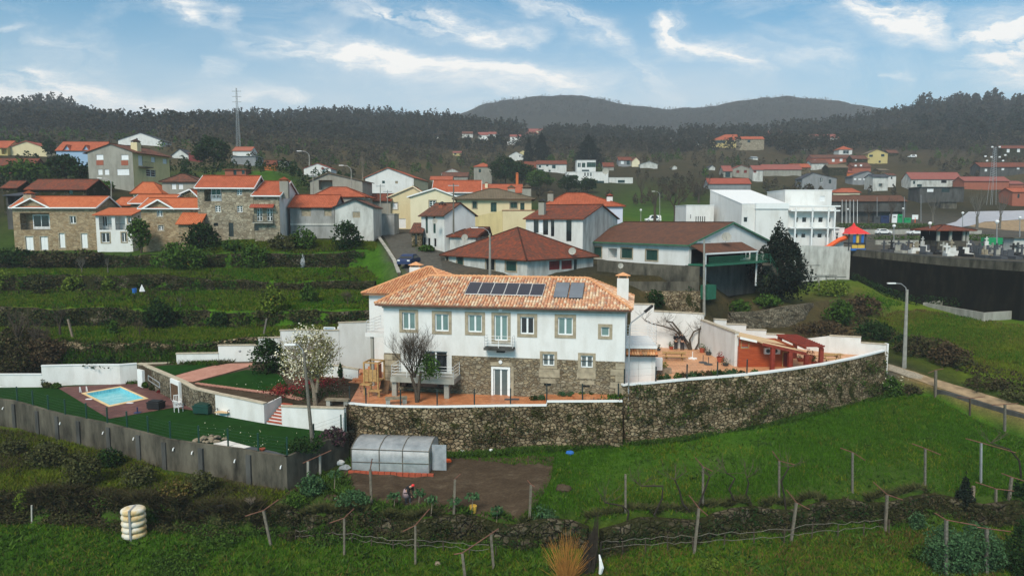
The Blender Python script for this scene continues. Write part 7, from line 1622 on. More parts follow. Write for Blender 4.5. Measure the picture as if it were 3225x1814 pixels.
# ---------------- the long white house with green trim
X4=lambda x:cxy(4,x,0)[0];Y4=lambda y:cxy(4,0,y)[1]
J=house(4,'long low white house with brown tile roof and green trim, tiled porch on its end',112,1188,1402,1186,88,-51,pc=1990,roof=('gx',968,1100),wm='white_wall',rm='tile_choc',trim='green_trim',o=.55,below=2,
 wins=[('f',205,1216,303,1320,'shutg','ashlar'),('f',370,1232,462,1328,'void'),('f',505,1231,615,1330,'shutg','ashlar'),('f',755,1248,872,1352,'shutg','ashlar'),('r',1737,1253,1815,1335,'white2')])
for x0,x1 in ((1690,1738),(1813,1868)):a,b_,c,d=J.rect('r',(X4(x0),Y4(1245),X4(x1),Y4(1342)));m_=MB();m_.box(J.L,a,b_,J.L+.06,c,d);J.part('shutter',m_,'green_shutter')
y0,y1=J.sidep(X4(1195),Y4(1250))[0],J.sidep(X4(1720),Y4(1250))[0];ze=J.h-.35;m_=MB()
J.roofpoly(m_,((J.L+2.6,y0-.2,ze-.75),(J.L+2.6,y1,ze-.75),(J.L+.05,y1,ze+.35),(J.L+.05,y0-.2,ze+.35)),.12);J.part('porch_roof',m_,'tile_choc')
m_=MB();m_.bar((J.L+2.62,y0-.2,ze-.85),(J.L+2.62,y1,ze-.85),.1,.2);J.part('porch_beam',m_,'white_paint')
m_=MB();m_.box(J.L,y0-.2,.0,J.L+3.2,y1+2.5,.18);J.part('porch_deck',m_,'green_paint')
m_=MB();balusters(m_,(J.L+3.1,y0-.1,.18),(J.L+3.1,y1+2.4,.18),.95,.2,.03);J.part('porch_railing',m_,'green_paint')
for y in (y0,y1-.1):m_=MB();m_.bar((J.L+2.5,y,-3.2),(J.L+2.5,y,ze-.8),.16);J.part('porch_post',m_,'white_paint')
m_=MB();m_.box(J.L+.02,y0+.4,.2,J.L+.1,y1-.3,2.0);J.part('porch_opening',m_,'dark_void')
m_=MB();m_.box(J.L-.4,y0-.3,-4.6,J.L+.3,y1+3.4,-.02);J.part('basement_wall',m_,'concrete_dark')
m_=MB();m_.box(J.L+2.0,y0-.2,-4.2,J.L+3.1,y0+1.6,-2.4);J.part('green_shed',m_,'green_paint')
m_=MB();n_=12
for i in range(n_):m_.box(J.L+3.2,y1+.2+i*.38,-.05-.32*(i+1),J.L+4.4,y1+.2+(i+1)*.38+.3,-.05-.32*i)
J.part('outside_stairs',m_,'concrete');m_=MB();m_.bar((J.L+4.4,y1+.2,.9),(J.L+4.4,y1+4.8,-3.0),.06);m_.bar((J.L+4.4,y1+.2,.5),(J.L+4.4,y1+4.8,-3.4),.05);[m_.bar((J.L+4.4,y1+.2+i*.9,-.1-i*.76),(J.L+4.4,y1+.2+i*.9,.9-i*.76),.05) for i in range(6)];J.part('stair_railing',m_,'green_paint')
def dish(label,px,py,D,r):
 p=Vector(PD(px,py,D));e=empty('satellite_dish',label,'satellite dish',p);m_=MB();n_=14;dr=Vector((-.25,-1,.35)).normalized();u=dr.orthogonal().normalized();v=dr.cross(u)
 vs=[tuple(p+dr*(-.12*r))]+[tuple(p+(u*math.cos(a)+v*math.sin(a))*r*k+dr*(-.12*r+.25*r*k*k)) for k in (.5,1) for a in [i*6.283/n_ for i in range(n_)]]
 m_.add(vs,[(0,1+i,1+(i+1) % n_) for i in range(n_)]+[(1+i,1+n_+i,1+n_+(i+1) % n_,1+(i+1) % n_) for i in range(n_)]);m_.build('dish',MT['concrete_pale'],e,world=True)
 m_=MB();m_.bar(p-dr*.1,p-dr*.1+Vector((0,.3,-r*1.3)),.05);m_.bar(p+Vector((0,0,-r)),p+dr*r*.8,.03);m_.build('bracket',MT['galv'],e,world=True)
for lb,k,x,y,D,r in (('white satellite dish on the back wing wall of the brown-roofed house',3,849,1122,99,.5),('white satellite dish on the brown roof slope facing right',3,1940,1260,89,.5),('cream satellite dish on the narrow white house',3,548,955,101,.42),('grey satellite dish high on the green-trimmed gable',4,1570,1115,91,.62),('small white satellite dish on the grey concrete wall',4,498,1408,85.5,.35),('large grey dish on the roof corner of the modernist villa',4,345,452,188,.9)):dish(lb,*cxy(k,x,y),D,r)
for i,(x,yt,yb) in enumerate(((2578,872,925),(2603,868,922),(2632,873,915),(2555,836,888))):
 p=hit(x,yb);t=PD(x,yt,p.y);e=empty('arbour_post',('first','second','third','uppermost')[i]+' concrete arbour post on the brown plot below the school','post',p);m_=MB();m_.bar(p,t,.2);m_.build('post',MT['pole_concrete'],e,world=True);m_=MB();m_.bar((t[0]-1.6,t[1],t[2]),(t[0]+1.6,t[1],t[2]),.1);m_.build('crossbar',MT['dark_metal'],e,world=True)
# ---------------- school
def SB(label,k,pa,pb,base,eave,D,yaw,W,wins=(),top=.15,wm='white_wall',pc=None,side='R',name='school_block'):
 return house(k,label,pa,pb,base,eave,D,yaw,W=W,pc=pc,side=side,roof=('flat',0),wm=wm,rm='white_paint',wins=wins,o=.06,name=name,cat='school building',below=4)
s1=house(4,'tall windowless white school hall with sloping white roof',1718,2172,1135,778,126,4,pc=1392,side='L',roof=('shed',640),wm='white_wall',rm='white_paint',name='school_hall',cat='school building',o=.05,wins=[('f',1746,915,1788,968,'fr')])
m_=MB();u0,z0_=s1.front(*cxy(4,1862,832));m_.box(u0,-.5,-3,s1.L,-.001,z0_);s1.part('wall_panel',m_,'white_wall');m_=MB();m_.box(u0-.1,-.7,z0_,s1.L+.1,-.001,s1.h+.05);s1.part('lintel_band',m_,'white_paint')
SB('low white school wing with slit windows on the left of the hall',4,1160,1440,965,798,136,2,8,[('f',1205,890,1212,930,'dark')]+[('f',1258+i*22,908,1268+i*22,962,'dark') for i in range(5)])
s2=SB('two-storey white school wing with slender columns and small windows',5,-84,400,1195,812,127,2,9,[('f',a,915,b,970,'fr') for a,b in ((8,46),(84,131),(170,213),(249,298),(352,377))]+[('f',a,1080,b,1126,'fr') for a,b in ((2,42),(76,120),(170,210),(240,288),(322,365))])
for y in (850,1025):
 z_=s2.front(2560,cxy(5,0,y)[1],-1.2)[1];m_=MB();m_.box(.2,-1.4,z_-.12,s2.L+.3,-.001,z_+.12);s2.part('gallery_slab',m_,'white_paint')
for x in (8,178,340,405):u=s2.front(cxy(5,x,0)[0],740,-1.2)[0];m_=MB();m_.box(u-.12,-1.4,-.5,u+.12,-1.16,s2.h-.2);s2.part('column',m_,'white_paint')
m_=MB();m_.box(0,-1.3,s2.h,s2.L+.4,-1.1,s2.h+.25);s2.part('parapet',m_,'white_paint')
SB('white upper block of the school rising behind the two-storey wing',5,-95,378,870,645,133,1,9,[('f',262,703,318,757,'shutter')])
SB('white school entrance with flat canopy and gridded glass door',5,382,505,1195,1030,126,2,4,[('f',398,1072,455,1178,'grid')])
a=W3(2475,122,24);b=W3(2679,124.6,24);m_=MB();seg(m_,(a[0],a[1],16,PD(2475,771,122)[2]),(b[0],b[1],16,PD(2679,778,124.6)[2]),.4);tag(m_.build('stained_wall',MT['white_dirty']),'stained white retaining wall below the school','retaining wall')
# ---------------- cemetery terrace,its black wall,walls along the terraces
bwp=[(2679,784),(2785,794),(2880,803),(3000,813),(3225,826),(3500,845)];bd=[125.6,118,111.2,103.6,91.5,86]
top=[(*W3(x,d,24)[:2],PD(x,y,d)[2]) for (x,y),d in zip(bwp,bd)]
e=empty('cemetery_wall','high blackened retaining wall below the cemetery with lighter parapet band','retaining wall',top[0])
m_=MB();
for p,q in zip(top,top[1:]):seg(m_,(p[0],p[1],14,p[2]-1.25),(q[0],q[1],14,q[2]-1.25),.5)
m_.build('wall_body',MT['black_wall'],e,world=True);m_=MB()
for p,q in zip(top,top[1:]):seg(m_,(p[0],p[1]-.06,p[2]-1.25,p[2]-.1),(q[0],q[1]-.06,q[2]-1.25,q[2]-.1),.5);
m_.build('parapet',MT['concrete'],e,world=True);m_=MB()
for p,q in zip(top,top[1:]):seg(m_,(p[0],p[1]-.14,p[2]-.1,p[2]+.02),(q[0],q[1]-.14,q[2]-.1,q[2]+.02),.65)
m_.build('coping',MT['concrete_dark'],e,world=True)
def twall(label,k,pxs,dy=0,m_='drystone_dark',seed=5,up=.12,back=.0,name='terrace_wall',cope=False):
 tp_=[]
 for x in pxs:_,(D,z_)=0,rowat(k,x);D -= .35+back;tp_.append((tpx(x,D,z_),D,z_+up))
 f=lambda x,y:min(p[2] for p in tp_)-3.4
 zb=[]
 return stonewall(name,label,tp_,f,seed,.8,m_,.14,.5,'stone wall','drystone',(.3,.05) if cope else None)
twall('mossy dry-stone terrace wall just behind the white pool and garden walls',7,list(range(-200,1180,60)),0,'drystone',5)
twall('overgrown dry-stone terrace wall below the middle green field',9,list(range(-200,1200,60)),0,'drystone_dark',6)
twall('ivy-darkened dry-stone terrace wall below the upper green field',11,list(range(-200,1200,60)),0,'drystone_dark',7)
twall('dry-stone wall holding the terrace of the stone houses',14,list(range(-200,1180,60)),0,'drystone_dark',8)
twall('rough stone wall between the garden plot and the lower field',3,list(range(850,1900,50)),0,'drystone_dark',9,.02)
twall('low rubble bank edging the vineyard field on the right',3,list(range(1900,3400,60)),0,'drystone_dark',10,.0)
for lb,pts,m__,z0 in (('tall stained grey concrete wall in front of the long white house',[(1880,88.5,818),(2000,87.2,828),(2203,85.6,840)],'concrete',22.0),('lower grey concrete parapet wall above the rough stone wall behind the patio',[(1850,85.5,884),(2000,84.8,887),(2203,83.8,888)],'concrete',20.4)):
 m_=MB();q=[(*W3(x,d,23)[:2],z0,PD(x,y,d)[2]) for x,d,y in pts];[seg(m_,a,b,.3) for a,b in zip(q,q[1:])];tag(m_.build('concrete_wall',MT[m__]),lb,'wall')
stonewall('stone_wall','rough overgrown stone wall right behind the white patio boundary wall',[(*W3(x,d,20)[:2],PD(x,y,d)[2]) for x,d,y in ((1990,83.9,918),(2100,83.6,918),(2205,83.2,918))],15,21,.7,'drystone',.12,.3,'stone wall',cope=None)
stonewall('stone_wall','curved golden stone wall behind the stepped white wall',[(*W3(x,d,18)[:2],PD(x,y,d)[2]) for x,d,y in ((2300,86.5,985),(2400,88.5,980),(2470,89.5,966),(2530,91,958),(2562,93.5,955))],14,22,.7,'gardenstone',.1,.2,'stone wall',cope=None)
tk=[(2912,966,962),(3098,985,1012),(3190,985,1005)];q=[hit(x,b) for x,t,b in tk];e=empty('water_tank','open rectangular concrete tank on the green field below the cemetery wall','water tank',q[0]);m_=MB()
r_=[(p.x,p.y,p.z-.3,PD(x,t,p.y)[2]) for p,(x,t,b) in zip(q,tk)];r_[0]=(*r_[0][:3],r_[1][3]);back_=(r_[0][0]+(r_[2][0]-r_[1][0]),r_[0][1]+(r_[2][1]-r_[1][1])+1.5,r_[0][2],r_[1][3]);r_[2]=(*r_[2][:3],r_[1][3])
for a,b in ((r_[0],r_[1]),(r_[1],r_[2]),(back_,r_[2]),(r_[0],back_)):seg(m_,a,b,.25)
m_.build('tank_wall',MT['concrete_pale'],e,world=True)
# ---------------- roads and paths
drape('road',[(1202,742),(1288,735),(1300,762),(1385,800),(1398,868),(1330,905),(1275,850),(1238,800)],MT['asphalt'],.05)
drape('dirt_path',[(2789,1150),(2850,1163),(2930,1190),(3041,1222),(3225,1280),(3400,1330),(3400,1352),(3225,1302),(3100,1268),(2955,1222),(2880,1195),(2795,1170)],MT['dirt_track'],.05)
drape('cobbles',[(2789,1152),(2850,1165),(2910,1186),(2900,1196),(2860,1190),(2795,1169)],MT['gravel_grey'],.075)
drape('soil_plot',[(1085,1480),(1300,1495),(1400,1440),(1690,1436),(1745,1440),(1738,1500),(1690,1590),(1630,1640),(1400,1625),(1230,1600),(1020,1575)],MT['soil'],.05)
drape('car_park',[(2950,715),(3010,700),(3050,668),(3300,662),(3300,690),(3225,692),(3100,700),(3000,722)],MT['paving_pale'],.15)
rw=[(1197,755),(1225,795),(1248,830),(1262,868)]
m_=MB();q=[hit(x,y) for x,y in rw];q=[(p.x,p.y,p.z-2.5,PD(x,y-9,p.y)[2]) for p,(x,y) in zip(q,rw)];[seg(m_,a,b,-.3) for a,b in zip(q,q[1:])];tag(m_.build('road_wall',MT['gardenstone']),'stone wall with pale coping along the left side of the village road','wall')
m_=MB();[seg(m_,(a[0],a[1],a[3]-.01,a[3]+.12),(b[0],b[1],b[3]-.01,b[3]+.12),-.5) for a,b in zip(q,q[1:])];o=m_.build('coping',MT['concrete_pale'],bpy.data.objects['road_wall'])
m_=MB();q=[(hit(x,y)) for x,y in ((2948,1236),(3041,1262),(3100,1282),(3190,1308),(3300,1345))];q=[(p.x,p.y-.1,p.z-2,p.z+.35) for p in q];[seg(m_,a,b,.3) for a,b in zip(q,q[1:])];tag(m_.build('track_wall',MT['concrete_dark']),'low dark wall between the dirt track and the field','wall')
BR=[]
# ---------------- cars
def car(label,px,py,L=4.2,rz=0.0,m_='navy_plastic',D=None,name='parked_car',van=False):
 p=hit(px,py) if D is None else Vector((tpx(px,D,zat(0,D)),D,0))
 if D:p.z=zat(p.x,p.y)
 e=empty(name,label,'van' if van else 'car',p,rz);W_=.86
 hT=1.85 if van else 1.48
 prof=[(-L/2,.35),(-L/2,.75),(-L*.46,.9),(-L*.30,.98),(-L*.16,hT-.08),(-L*.05,hT),(L*.22,hT-.02),(L*.38,1.05 if not van else hT-.1),(L*.49,.95),(L/2,.7),(L/2,.35)]
 if van:prof[5:8]=[(-L*.08,hT),(L*.46,hT),(L*.49,hT-.3)]
 m=MB();n_=len(prof)
 def wy(z):return W_ if z < 1.0 else W_*(.98-.18*(z-1.0)/.5)
 vs=[(x,-wy(z),z) for x,z in prof]+[(x,wy(z),z) for x,z in prof];m.add(vs,[tuple(range(n_)),tuple(range(2*n_-1,n_-1,-1))]+[(i,n_+i,n_+(i+1) % n_,(i+1) % n_) for i in range(n_)]);m.build('body',MT[m_],e)
 g=MB();g.add([(-L*.155,-.66,hT-.13),(-L*.155,.66,hT-.13),(-L*.295,.78,.99),(-L*.295,-.78,.99)],[(0,1,2,3)]);g.v=[(x-.03,y,z+.02) for x,y,z in g.v];g.build('windscreen',MT['glass_dark'],e)
 for s_ in (-1,1):g=MB();g.add([(-L*.20,s_*(W_-.012),1.0),(L*.34,s_*(W_-.012),1.0),(L*.22,s_*(W_-.13),hT-.14),(-L*.10,s_*(W_-.13),hT-.14)],[(0,1,2,3)]);g.v=[(x,y+s_*.03,z) for x,y,z in g.v];g.build('side_window',MT['glass_dark'],e)
 g=MB();g.add([(L*.37,-.7,1.08),(L*.37,.7,1.08),(L*.235,.62,hT-.12),(L*.235,-.62,hT-.12)],[(0,1,2,3)]);g.v=[(x+.05,y,z+.02) for x,y,z in g.v];g.build('rear_window',MT['glass_dark'],e)
 for x in (-L*.32,L*.32):
  for s_ in (-1,1):
   w_=MB();w_.tube([(x,s_*.70,.32),(x,s_*.90,.32)],.32,14);w_=w_.build('wheel',MT['rubber_black'],e);r_=MB();r_.tube([(x,s_*.895,.32),(x,s_*.915,.32)],.19,10);r_.build('rim',MT['galv'],w_)
 for s_ in (-1,1):h_=MB();h_.cbox((-L/2+.05,s_*.62,.78),(.14,.32,.16));h_.build('headlight',MT['white_metal'],e)
 return e
car('dark blue hatchback parked nose-down on the village road',1288,838,3.7,rad(78),'navy_plastic')
bpy.data.objects['parked_car'].scale=(1.1,1.1,1.1)
car('silver hatchback parked behind the playground, the left of the two',*cxy(5,900,1090),4.3,rad(184),'white_metal')
car('silver estate car parked behind the playground, the right of the two',*cxy(5,1232,1094),4.4,rad(4),'white_metal')
car('white van parked under the bare trees beside the red-roofed villa',*cxy(4,825,962),4.4,0,'white_paint',van=True,name='parked_van')
car('white van on the upper road of the right slope',*cxy(5,1200,312),5.0,0,'white_paint',van=True,name='parked_van')
# ---------------- poles and lamps
def pole(label,px,yt,yb,kind='street',D=None,m_='pole_concrete',lean=0,name=None,cat=None,r=.11,arm=-1,group=None):
 p=hit(px,yb) if D is None else Vector(PD(px,yb,D));
 top_=Vector(PD(px+lean,yt,p.y));nm=name or {'street':'street_lamp','globe':'globe_lamp','flag':'flagpole','power':'utility_pole'}[kind]
 e=empty(nm,label,cat or {'street':'street lamp','globe':'street lamp','flag':'flagpole','power':'utility pole'}[kind],p,0,group)
 m=MB();m.tube([p-Vector((0,0,.4)),top_],[r*1.3,r*.75],7);m.build('pole',MT[m_],e,world=True);U=Vector
 if kind == 'street':
  m=MB();m.tube([top_-U((0,0,.6)),top_+U((arm*.15,0,.2)),top_+U((arm*.7,-.1,.6)),top_+U((arm*1.5,-.2,.65))],[.045]*4,6);m.build('arm',MT['galv'],e,world=True)
  m=MB();m.cbox(top_+U((arm*1.75,-.22,.66)),(.8,.24,.12));m.build('lamp_head',MT['white_metal'],e,world=True)
 elif kind == 'globe':m=MB();m.lathe(top_,[(.08,-.1),(.1,0),(.26,.1),(.32,.3),(.26,.5),(.08,.58)],12);m.build('globe',MT['white_metal'],e,world=True)
 elif kind == 'power':m=MB();m.bar(top_+U((-.8,0,-.3)),top_+U((.8,0,-.3)),.12);m.build('crossarm',MT['galv'],e,world=True)
 elif kind == 'board':m=MB();m.cbox(top_,(1.9,.08,1.4));m.build('board',MT['white_paint'],e,world=True)
 return e
pole('tall concrete street lamp beside the dirt track on the right',2848,912,1158,m_='pole_concrete',r=.17,lean=9)
pole('leaning wooden pole with a lamp arm in front of the white garden walls',991,1112,1456,D=47.6,m_='bark_grey',lean=-34,r=.12,arm=-.5)
pole('concrete street lamp in front of the big brown-roofed house',1543,735,872,D=79,r=.13)
pole('tall wooden utility pole rising behind the narrow white house',*[cxy(3,735,0)[0],cxy(3,0,575)[1],cxy(3,0,1060)[1]],'power',D=100,m_='bark_grey')
pole('utility pole standing in front of the green porch',cxy(4,1345,0)[0],cxy(4,0,1140)[1],985,'power',D=84.5,r=.15,m_='pole_concrete')
for lb,k,x,t,b,kd in (('grey utility pole left of the yellow garage house',2,1925,585,880,'power'),('thin grey pole right of the grey utility pole by the stained block',2,1998,640,1000,'power'),('street lamp above the old grey barn',2,1630,430,590,'street'),('street lamp on the slope above the small white gabled house',2,1205,285,380,'street'),('utility pole in front of the old grey barn',2,1242,485,680,'power'),
 ('street lamp among the bare trees by the white van',4,895,680,925,'street'),('white globe lamp near the white van',4,703,855,945,'globe'),('small street lamp above the long orange roof',1,1128,560,705,'street'),
 ('globe lamp behind the flagpoles',5,548,845,975,'globe'),('globe lamp beside the green recycling bins',5,1108,838,975,'globe'),('globe lamp right of the playground',5,1016,1020,1200,'globe'),('globe lamp on concrete post left of the pavilion',5,1381,995,1250,'globe'),('globe lamp between the pavilion and the pollard trees',5,1713,885,1005,'globe'),('globe lamp on concrete post by the green bin',5,2060,980,1240,'globe'),('globe lamp at the right edge by the sandy lawn',5,2293,935,1100,'globe'),
 ('tall thin lighting mast left of the white bin',5,845,710,970,'flag'),('tall lighting mast right of the green bins',5,1122,710,970,'flag'),('grey post right of the white notice board',5,1290,690,962,'flag')):
 X_,T_y=cxy(k,x,t);pole(lb,X_,T_y,cxy(k,0,b)[1],kd,D={2:125,4:180,1:118}.get(k),r=.09,m_='galv' if k == 5 else 'pole_concrete') if k != 5 else pole(lb,X_,T_y,cxy(k,0,b)[1],kd,D=None if b < 1000 else {1200:128,1250:121,1005:170,1240:112,1100:145}[b],r=.09,m_='galv')
for i,(x,n_) in enumerate(zip((490,531,570,607,645),('leftmost','second','middle','fourth','rightmost'))):pole(n_+' one from the left of five white flagpoles behind the school',*[cxy(5,x,0)[0],cxy(5,0,740)[1],cxy(5,0,976)[1]],'flag',m_='white_metal',r=.08,group='five flagpoles')
pole('square white notice board on a post by the recycling bins',*[cxy(5,1230,0)[0],cxy(5,0,915)[1],cxy(5,0,972)[1]],'board',name='notice_board',cat='sign',m_='orange_plastic')
def bin_(label,x0,x1,yt,yb,m_):
 a=hit(*cxy(5,x0,yb));b=hit(*cxy(5,x1,yb));h_=PD(*cxy(5,x0,yt),a.y)[2]-a.z;e=empty('recycling_bin',label,'bin',a);w_=b.x-a.x
 m=MB();m.box(a.x,a.y,a.z-.3,a.x+w_*.96,a.y+1.4,a.z+h_*.86);m.build('body',MT[m_],e,world=True);m=MB();m.slab([(a.x-.04,a.y-.04),(a.x+w_*.96+.04,a.y-.04),(a.x+w_*.96+.04,a.y+1.44),(a.x-.04,a.y+1.44)],a.z+h_*.86,a.z+h_);m.build('lid',MT[m_],e,world=True)
 m=MB();m.box(a.x+w_*.25,a.y-.03,a.z+h_*.62,a.x+w_*.7,a.y-.002,a.z+h_*.72);m.build('slot',MT['dark_void'],e,world=True)
for q in (('grey-blue recycling container, leftmost of the row',812,878,905,975,'boot_grey'),('dark navy recycling container right of the grey-blue one',882,970,900,975,'navy_plastic'),('tall white recycling container in the row of bins',992,1048,886,973,'white_paint'),('tall bright green recycling container beside the white one',1051,1104,886,973,'green_plastic'),('low round-topped green bin at the right end of the row',1122,1190,922,973,'green_plastic')):bin_(*q)
p=hit(*cxy(5,2065,1243));m_=MB();m_.box(p.x-2,p.y,p.z-.2,p.x+2,p.y+1.8,p.z+2.2);tag(m_.build('green_container',MT['green_plastic']),'green waste container at the cemetery edge on the right','bin')
p=Vector(PD(*cxy(5,598,1205),126));p.z=24.3;e=empty('play_tower','colourful playground tower with red roof and orange slide beside the school','play tower',p);s_=126/2150/3.22
for x in (-1,1):
 for y in (-1,1):m_=MB();m_.box(p.x+x*1.5-.1,p.y+y*1.5-.1,p.z,p.x+x*1.5+.1,p.y+y*1.5+.1,p.z+3.2);m_.build('post',MT['boot_grey'],e,world=True)
m_=MB();z_=p.z+3.0;b4=[(p.x-2.1,p.y-2.1,z_),(p.x+2.1,p.y-2.1,z_),(p.x+2.1,p.y+2.1,z_),(p.x-2.1,p.y+2.1,z_)];c4=[(p.x-.3,p.y-.3,z_+1.4),(p.x+.3,p.y-.3,z_+1.4),(p.x+.3,p.y+.3,z_+1.4),(p.x-.3,p.y+.3,z_+1.4),(p.x,p.y,z_+2.1)];m_.add(b4+c4,[(0,1,5,4),(1,2,6,5),(2,3,7,6),(3,0,4,7),(4,5,8),(5,6,8),(6,7,8),(7,4,8),(3,2,1,0)]);m_.build('roof',MT['red_plastic'],e,world=True)
m_=MB();m_.box(p.x-1.6,p.y-1.6,p.z+1.2,p.x+1.6,p.y+1.6,p.z+1.35);m_.build('platform',MT['black'],e,world=True)
for i,(x,c_) in enumerate(((-.6,'blue_plastic'),(0,'yellow_plastic'),(.9,'blue_plastic'))):m_=MB();m_.box(p.x+x-.22,p.y-1.7,p.z+1.4,p.x+x+.22,p.y-1.62,p.z+2.9);m_.build('side_panel',MT[c_],e,world=True)
for i,(x0,x1,z0,z1,c_) in enumerate(((-1.0,0,.4,1.0,'yellow_plastic'),(.1,1.3,.4,1.0,'yellow_plastic'),(-1.2,1.5,0,.4,'blue_plastic'))):m_=MB();m_.box(p.x+x0,p.y-1.75,p.z+z0,p.x+x1,p.y-1.68,p.z+z1);m_.build('climbing_panel',MT[c_],e,world=True)
m_=MB();m_.tube([(p.x-1.5,p.y-.8,p.z+2.4),(p.x-3,p.y-.9,p.z+1.9),(p.x-5.2,p.y-1,p.z+.5),(p.x-6.6,p.y-1.1,p.z+.25)],.42,8);m_.build('slide',MT['orange_plastic'],e,world=True)
pv=Bld('pavilion','small dark open pavilion with red tiled roof above the cemetery','pavilion',cxy(5,1462,0)[0],cxy(5,1768,0)[0],118,0,base=cxy(5,0,1158)[1],W=6)
pv.h=pv.front(2980,cxy(5,0,1038)[1])[1];pv.rf=None
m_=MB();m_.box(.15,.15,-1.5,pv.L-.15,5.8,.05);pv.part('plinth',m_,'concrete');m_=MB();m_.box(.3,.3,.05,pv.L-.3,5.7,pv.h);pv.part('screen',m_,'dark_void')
for x in (.1,pv.L*.42,pv.L*.86,pv.L-.1):m_=MB();m_.box(x-.2,0,0,x+.2,.4,pv.h);pv.part('column',m_,'concrete_pale')
pv.roof('hip',.75,'tile_rust',.9);m_=MB()
rr=random.Random(11);GM={}
def grave(kind):
 m=MB();m.box(-.5,-1.0,0,.5,1.0,.45);q=MB()
 if kind == 0:q.box(-.12,.75,.4,.12,.95,2.0);q.box(-.5,.77,1.35,.5,.93,1.6)
 elif kind == 1:q.box(-.45,.8,.4,.45,.95,1.35)
 elif kind == 2:q.box(-.45,.8,.4,-.1,.95,1.5);q.box(.0,.8,.4,.45,.95,1.15)
 else:q.box(-.3,.6,.4,.3,.95,1.9);q.box(-.08,.7,1.9,.08,.86,2.7);q.box(-.32,.71,2.2,.32,.85,2.36)
 return m,q
poly=[(tpx(x,d,24),d) for x,d in ((2790,121),(2880,114),(3000,106.5),(3225,95),(3300,92),(3300,122),(3000,132),(2850,136))];gq=scatter(poly,500,True)
gq=gq[np.argsort(gq[:,1])];placed=[];desc={0:'cross',1:'slab',2:'double slab',3:'tall cross'}
for x,y,z_ in gq:
 if all((x-a)**2+((y-b)*.7)**2 > 3.4 for a,b in placed) and len(placed) < 120:placed.append((x,y))
for i,(x,y) in enumerate(placed):
 kd=rr.choice((0,1,1,2,0,3));mt=rr.choice(('black','slate_gravel','boot_grey','concrete_pale','white_far','granite_grey','white_far','slate_gravel'))
 if (kd,mt) not in GM:
  m,q=grave(kd);e=empty('gravestone','x','gravestone',(x,y,24.2),rr.uniform(-.3,.3),'gravestones');m.build('tomb',MT[mt],e);q.build('headstone',MT[mt],e);GM[(kd,mt)]=e
 else:e=GM[(kd,mt)].copy();COL.objects.link(e);e.location=(x,y,24.2);e.rotation_euler=(0,0,rr.uniform(-.3,.3));[copy_tree(c,e) for c in list(GM[(kd,mt)].children)]
 e['label']={'black':'polished black','slate_gravel':'dark slate','boot_grey':'dark grey','concrete_pale':'pale concrete','white_far':'white','granite_grey':'buff stone'}[mt]+' grave with '+desc[kd]+' headstone, '+('front','middle','back')[min(2,int((y-95)/13))]+' row, '+('left','centre','right')[min(2,int((pxpy(x,y,24.2)[0]-2800)/140))]+' of cemetery'
gl={}
for o in bpy.data.objects:
 if o.parent is None and o.get('category') == 'gravestone':gl.setdefault(o['label'],[]).append(o)
for lb,os_ in gl.items():
 if len(os_) > 1:
  for o,w in zip(sorted(os_,key=lambda q:q.location.x/q.location.y),'first second third fourth fifth sixth seventh eighth'.split()):o['label']=lb+', '+w+' from left'
for lb,x,yb,h_ in (('white monument with large stone cross in the cemetery',1592,1303,2.5),('pale cross monument on steps left in the cemetery',1230,1282,1.9)):
 p=hit(*cxy(5,x,yb));e=empty('cemetery_cross',lb,'monument',p);m_=MB();m_.box(p.x-.9,p.y-.5,p.z-.3,p.x+.9,p.y+.5,p.z+h_*.3);m_.box(p.x-.6,p.y-.3,p.z+h_*.3,p.x+.6,p.y+.3,p.z+h_*.5);m_.build('base',MT['white_far'],e,world=True)
 m_=MB();m_.box(p.x-.12,p.y-.1,p.z+h_*.5,p.x+.12,p.y+.1,p.z+h_);m_.box(p.x-.38,p.y-.09,p.z+h_*.76,p.x+.38,p.y+.09,p.z+h_*.86);m_.build('cross',MT['granite_grey'],e,world=True)
house(5,'small white stained cemetery building at the right edge',2225,2420,1232,1128,112,0,W=2.5,roof=('flat',1122),wm='white_dirty',rm='concrete',name='chapel',cat='chapel')
for lb,P_,lf in (('dark bramble bank under the edge of the upper right field',[(2700,1015),(2785,1072),(2870,1098),(2985,1112),(3025,1168),(3110,1202),(3225,1228),(3350,1260)],'scrub'),('ivy and brambles along the foot of the black cemetery wall',[(2690,885),(2785,930),(2880,962),(2905,966)],'leaf_dark'),('ivy strip behind the open concrete tank',[(2915,962),(3060,975),(3225,1008)],'leaf_dark')):BR.append((lb,P_,lf))
def hedge(label,pts,h,w,leaf,n_=None,lf=.3,name='hedge'):
 q=[hit(x,y) for x,y in pts];P=[]
 for a,b in zip(q,q[1:]):k=int((b-a).length*h*w*26/(lf*lf*12));t=nr.uniform(0,1,k)[:,None];P.append(np.array(a)*(1-t)+np.array(b)*t+np.stack([nr.uniform(-.3,.3,k),nr.uniform(0,w,k),nr.uniform(0,h,k)],1))
 V,F_=leafcloud(np.concatenate(P),lf);o=npmesh(name,V,F_,MT[leaf]);return tag(o,label,'hedge')
hedge('long green hedge in front of the recycling bins',[cxy(5,500,1036),cxy(5,950,1036),cxy(5,1440,1034)],1.6,4,'leaf_mid',lf=.42)
hedge('green hedge strip between the silver cars and the playground',[cxy(5,835,1145),cxy(5,1150,1148),cxy(5,1450,1150)],1.0,3,'leaf_mid',lf=.4)
[hedge(lb,P_,1.5,1.6,lf,lf=.3) for lb,P_,lf in BR]
hedge('green hedge right of the pavilion',[cxy(5,1780,1158),cxy(5,2035,1160)],1.6,3,'leaf_mid',lf=.4)
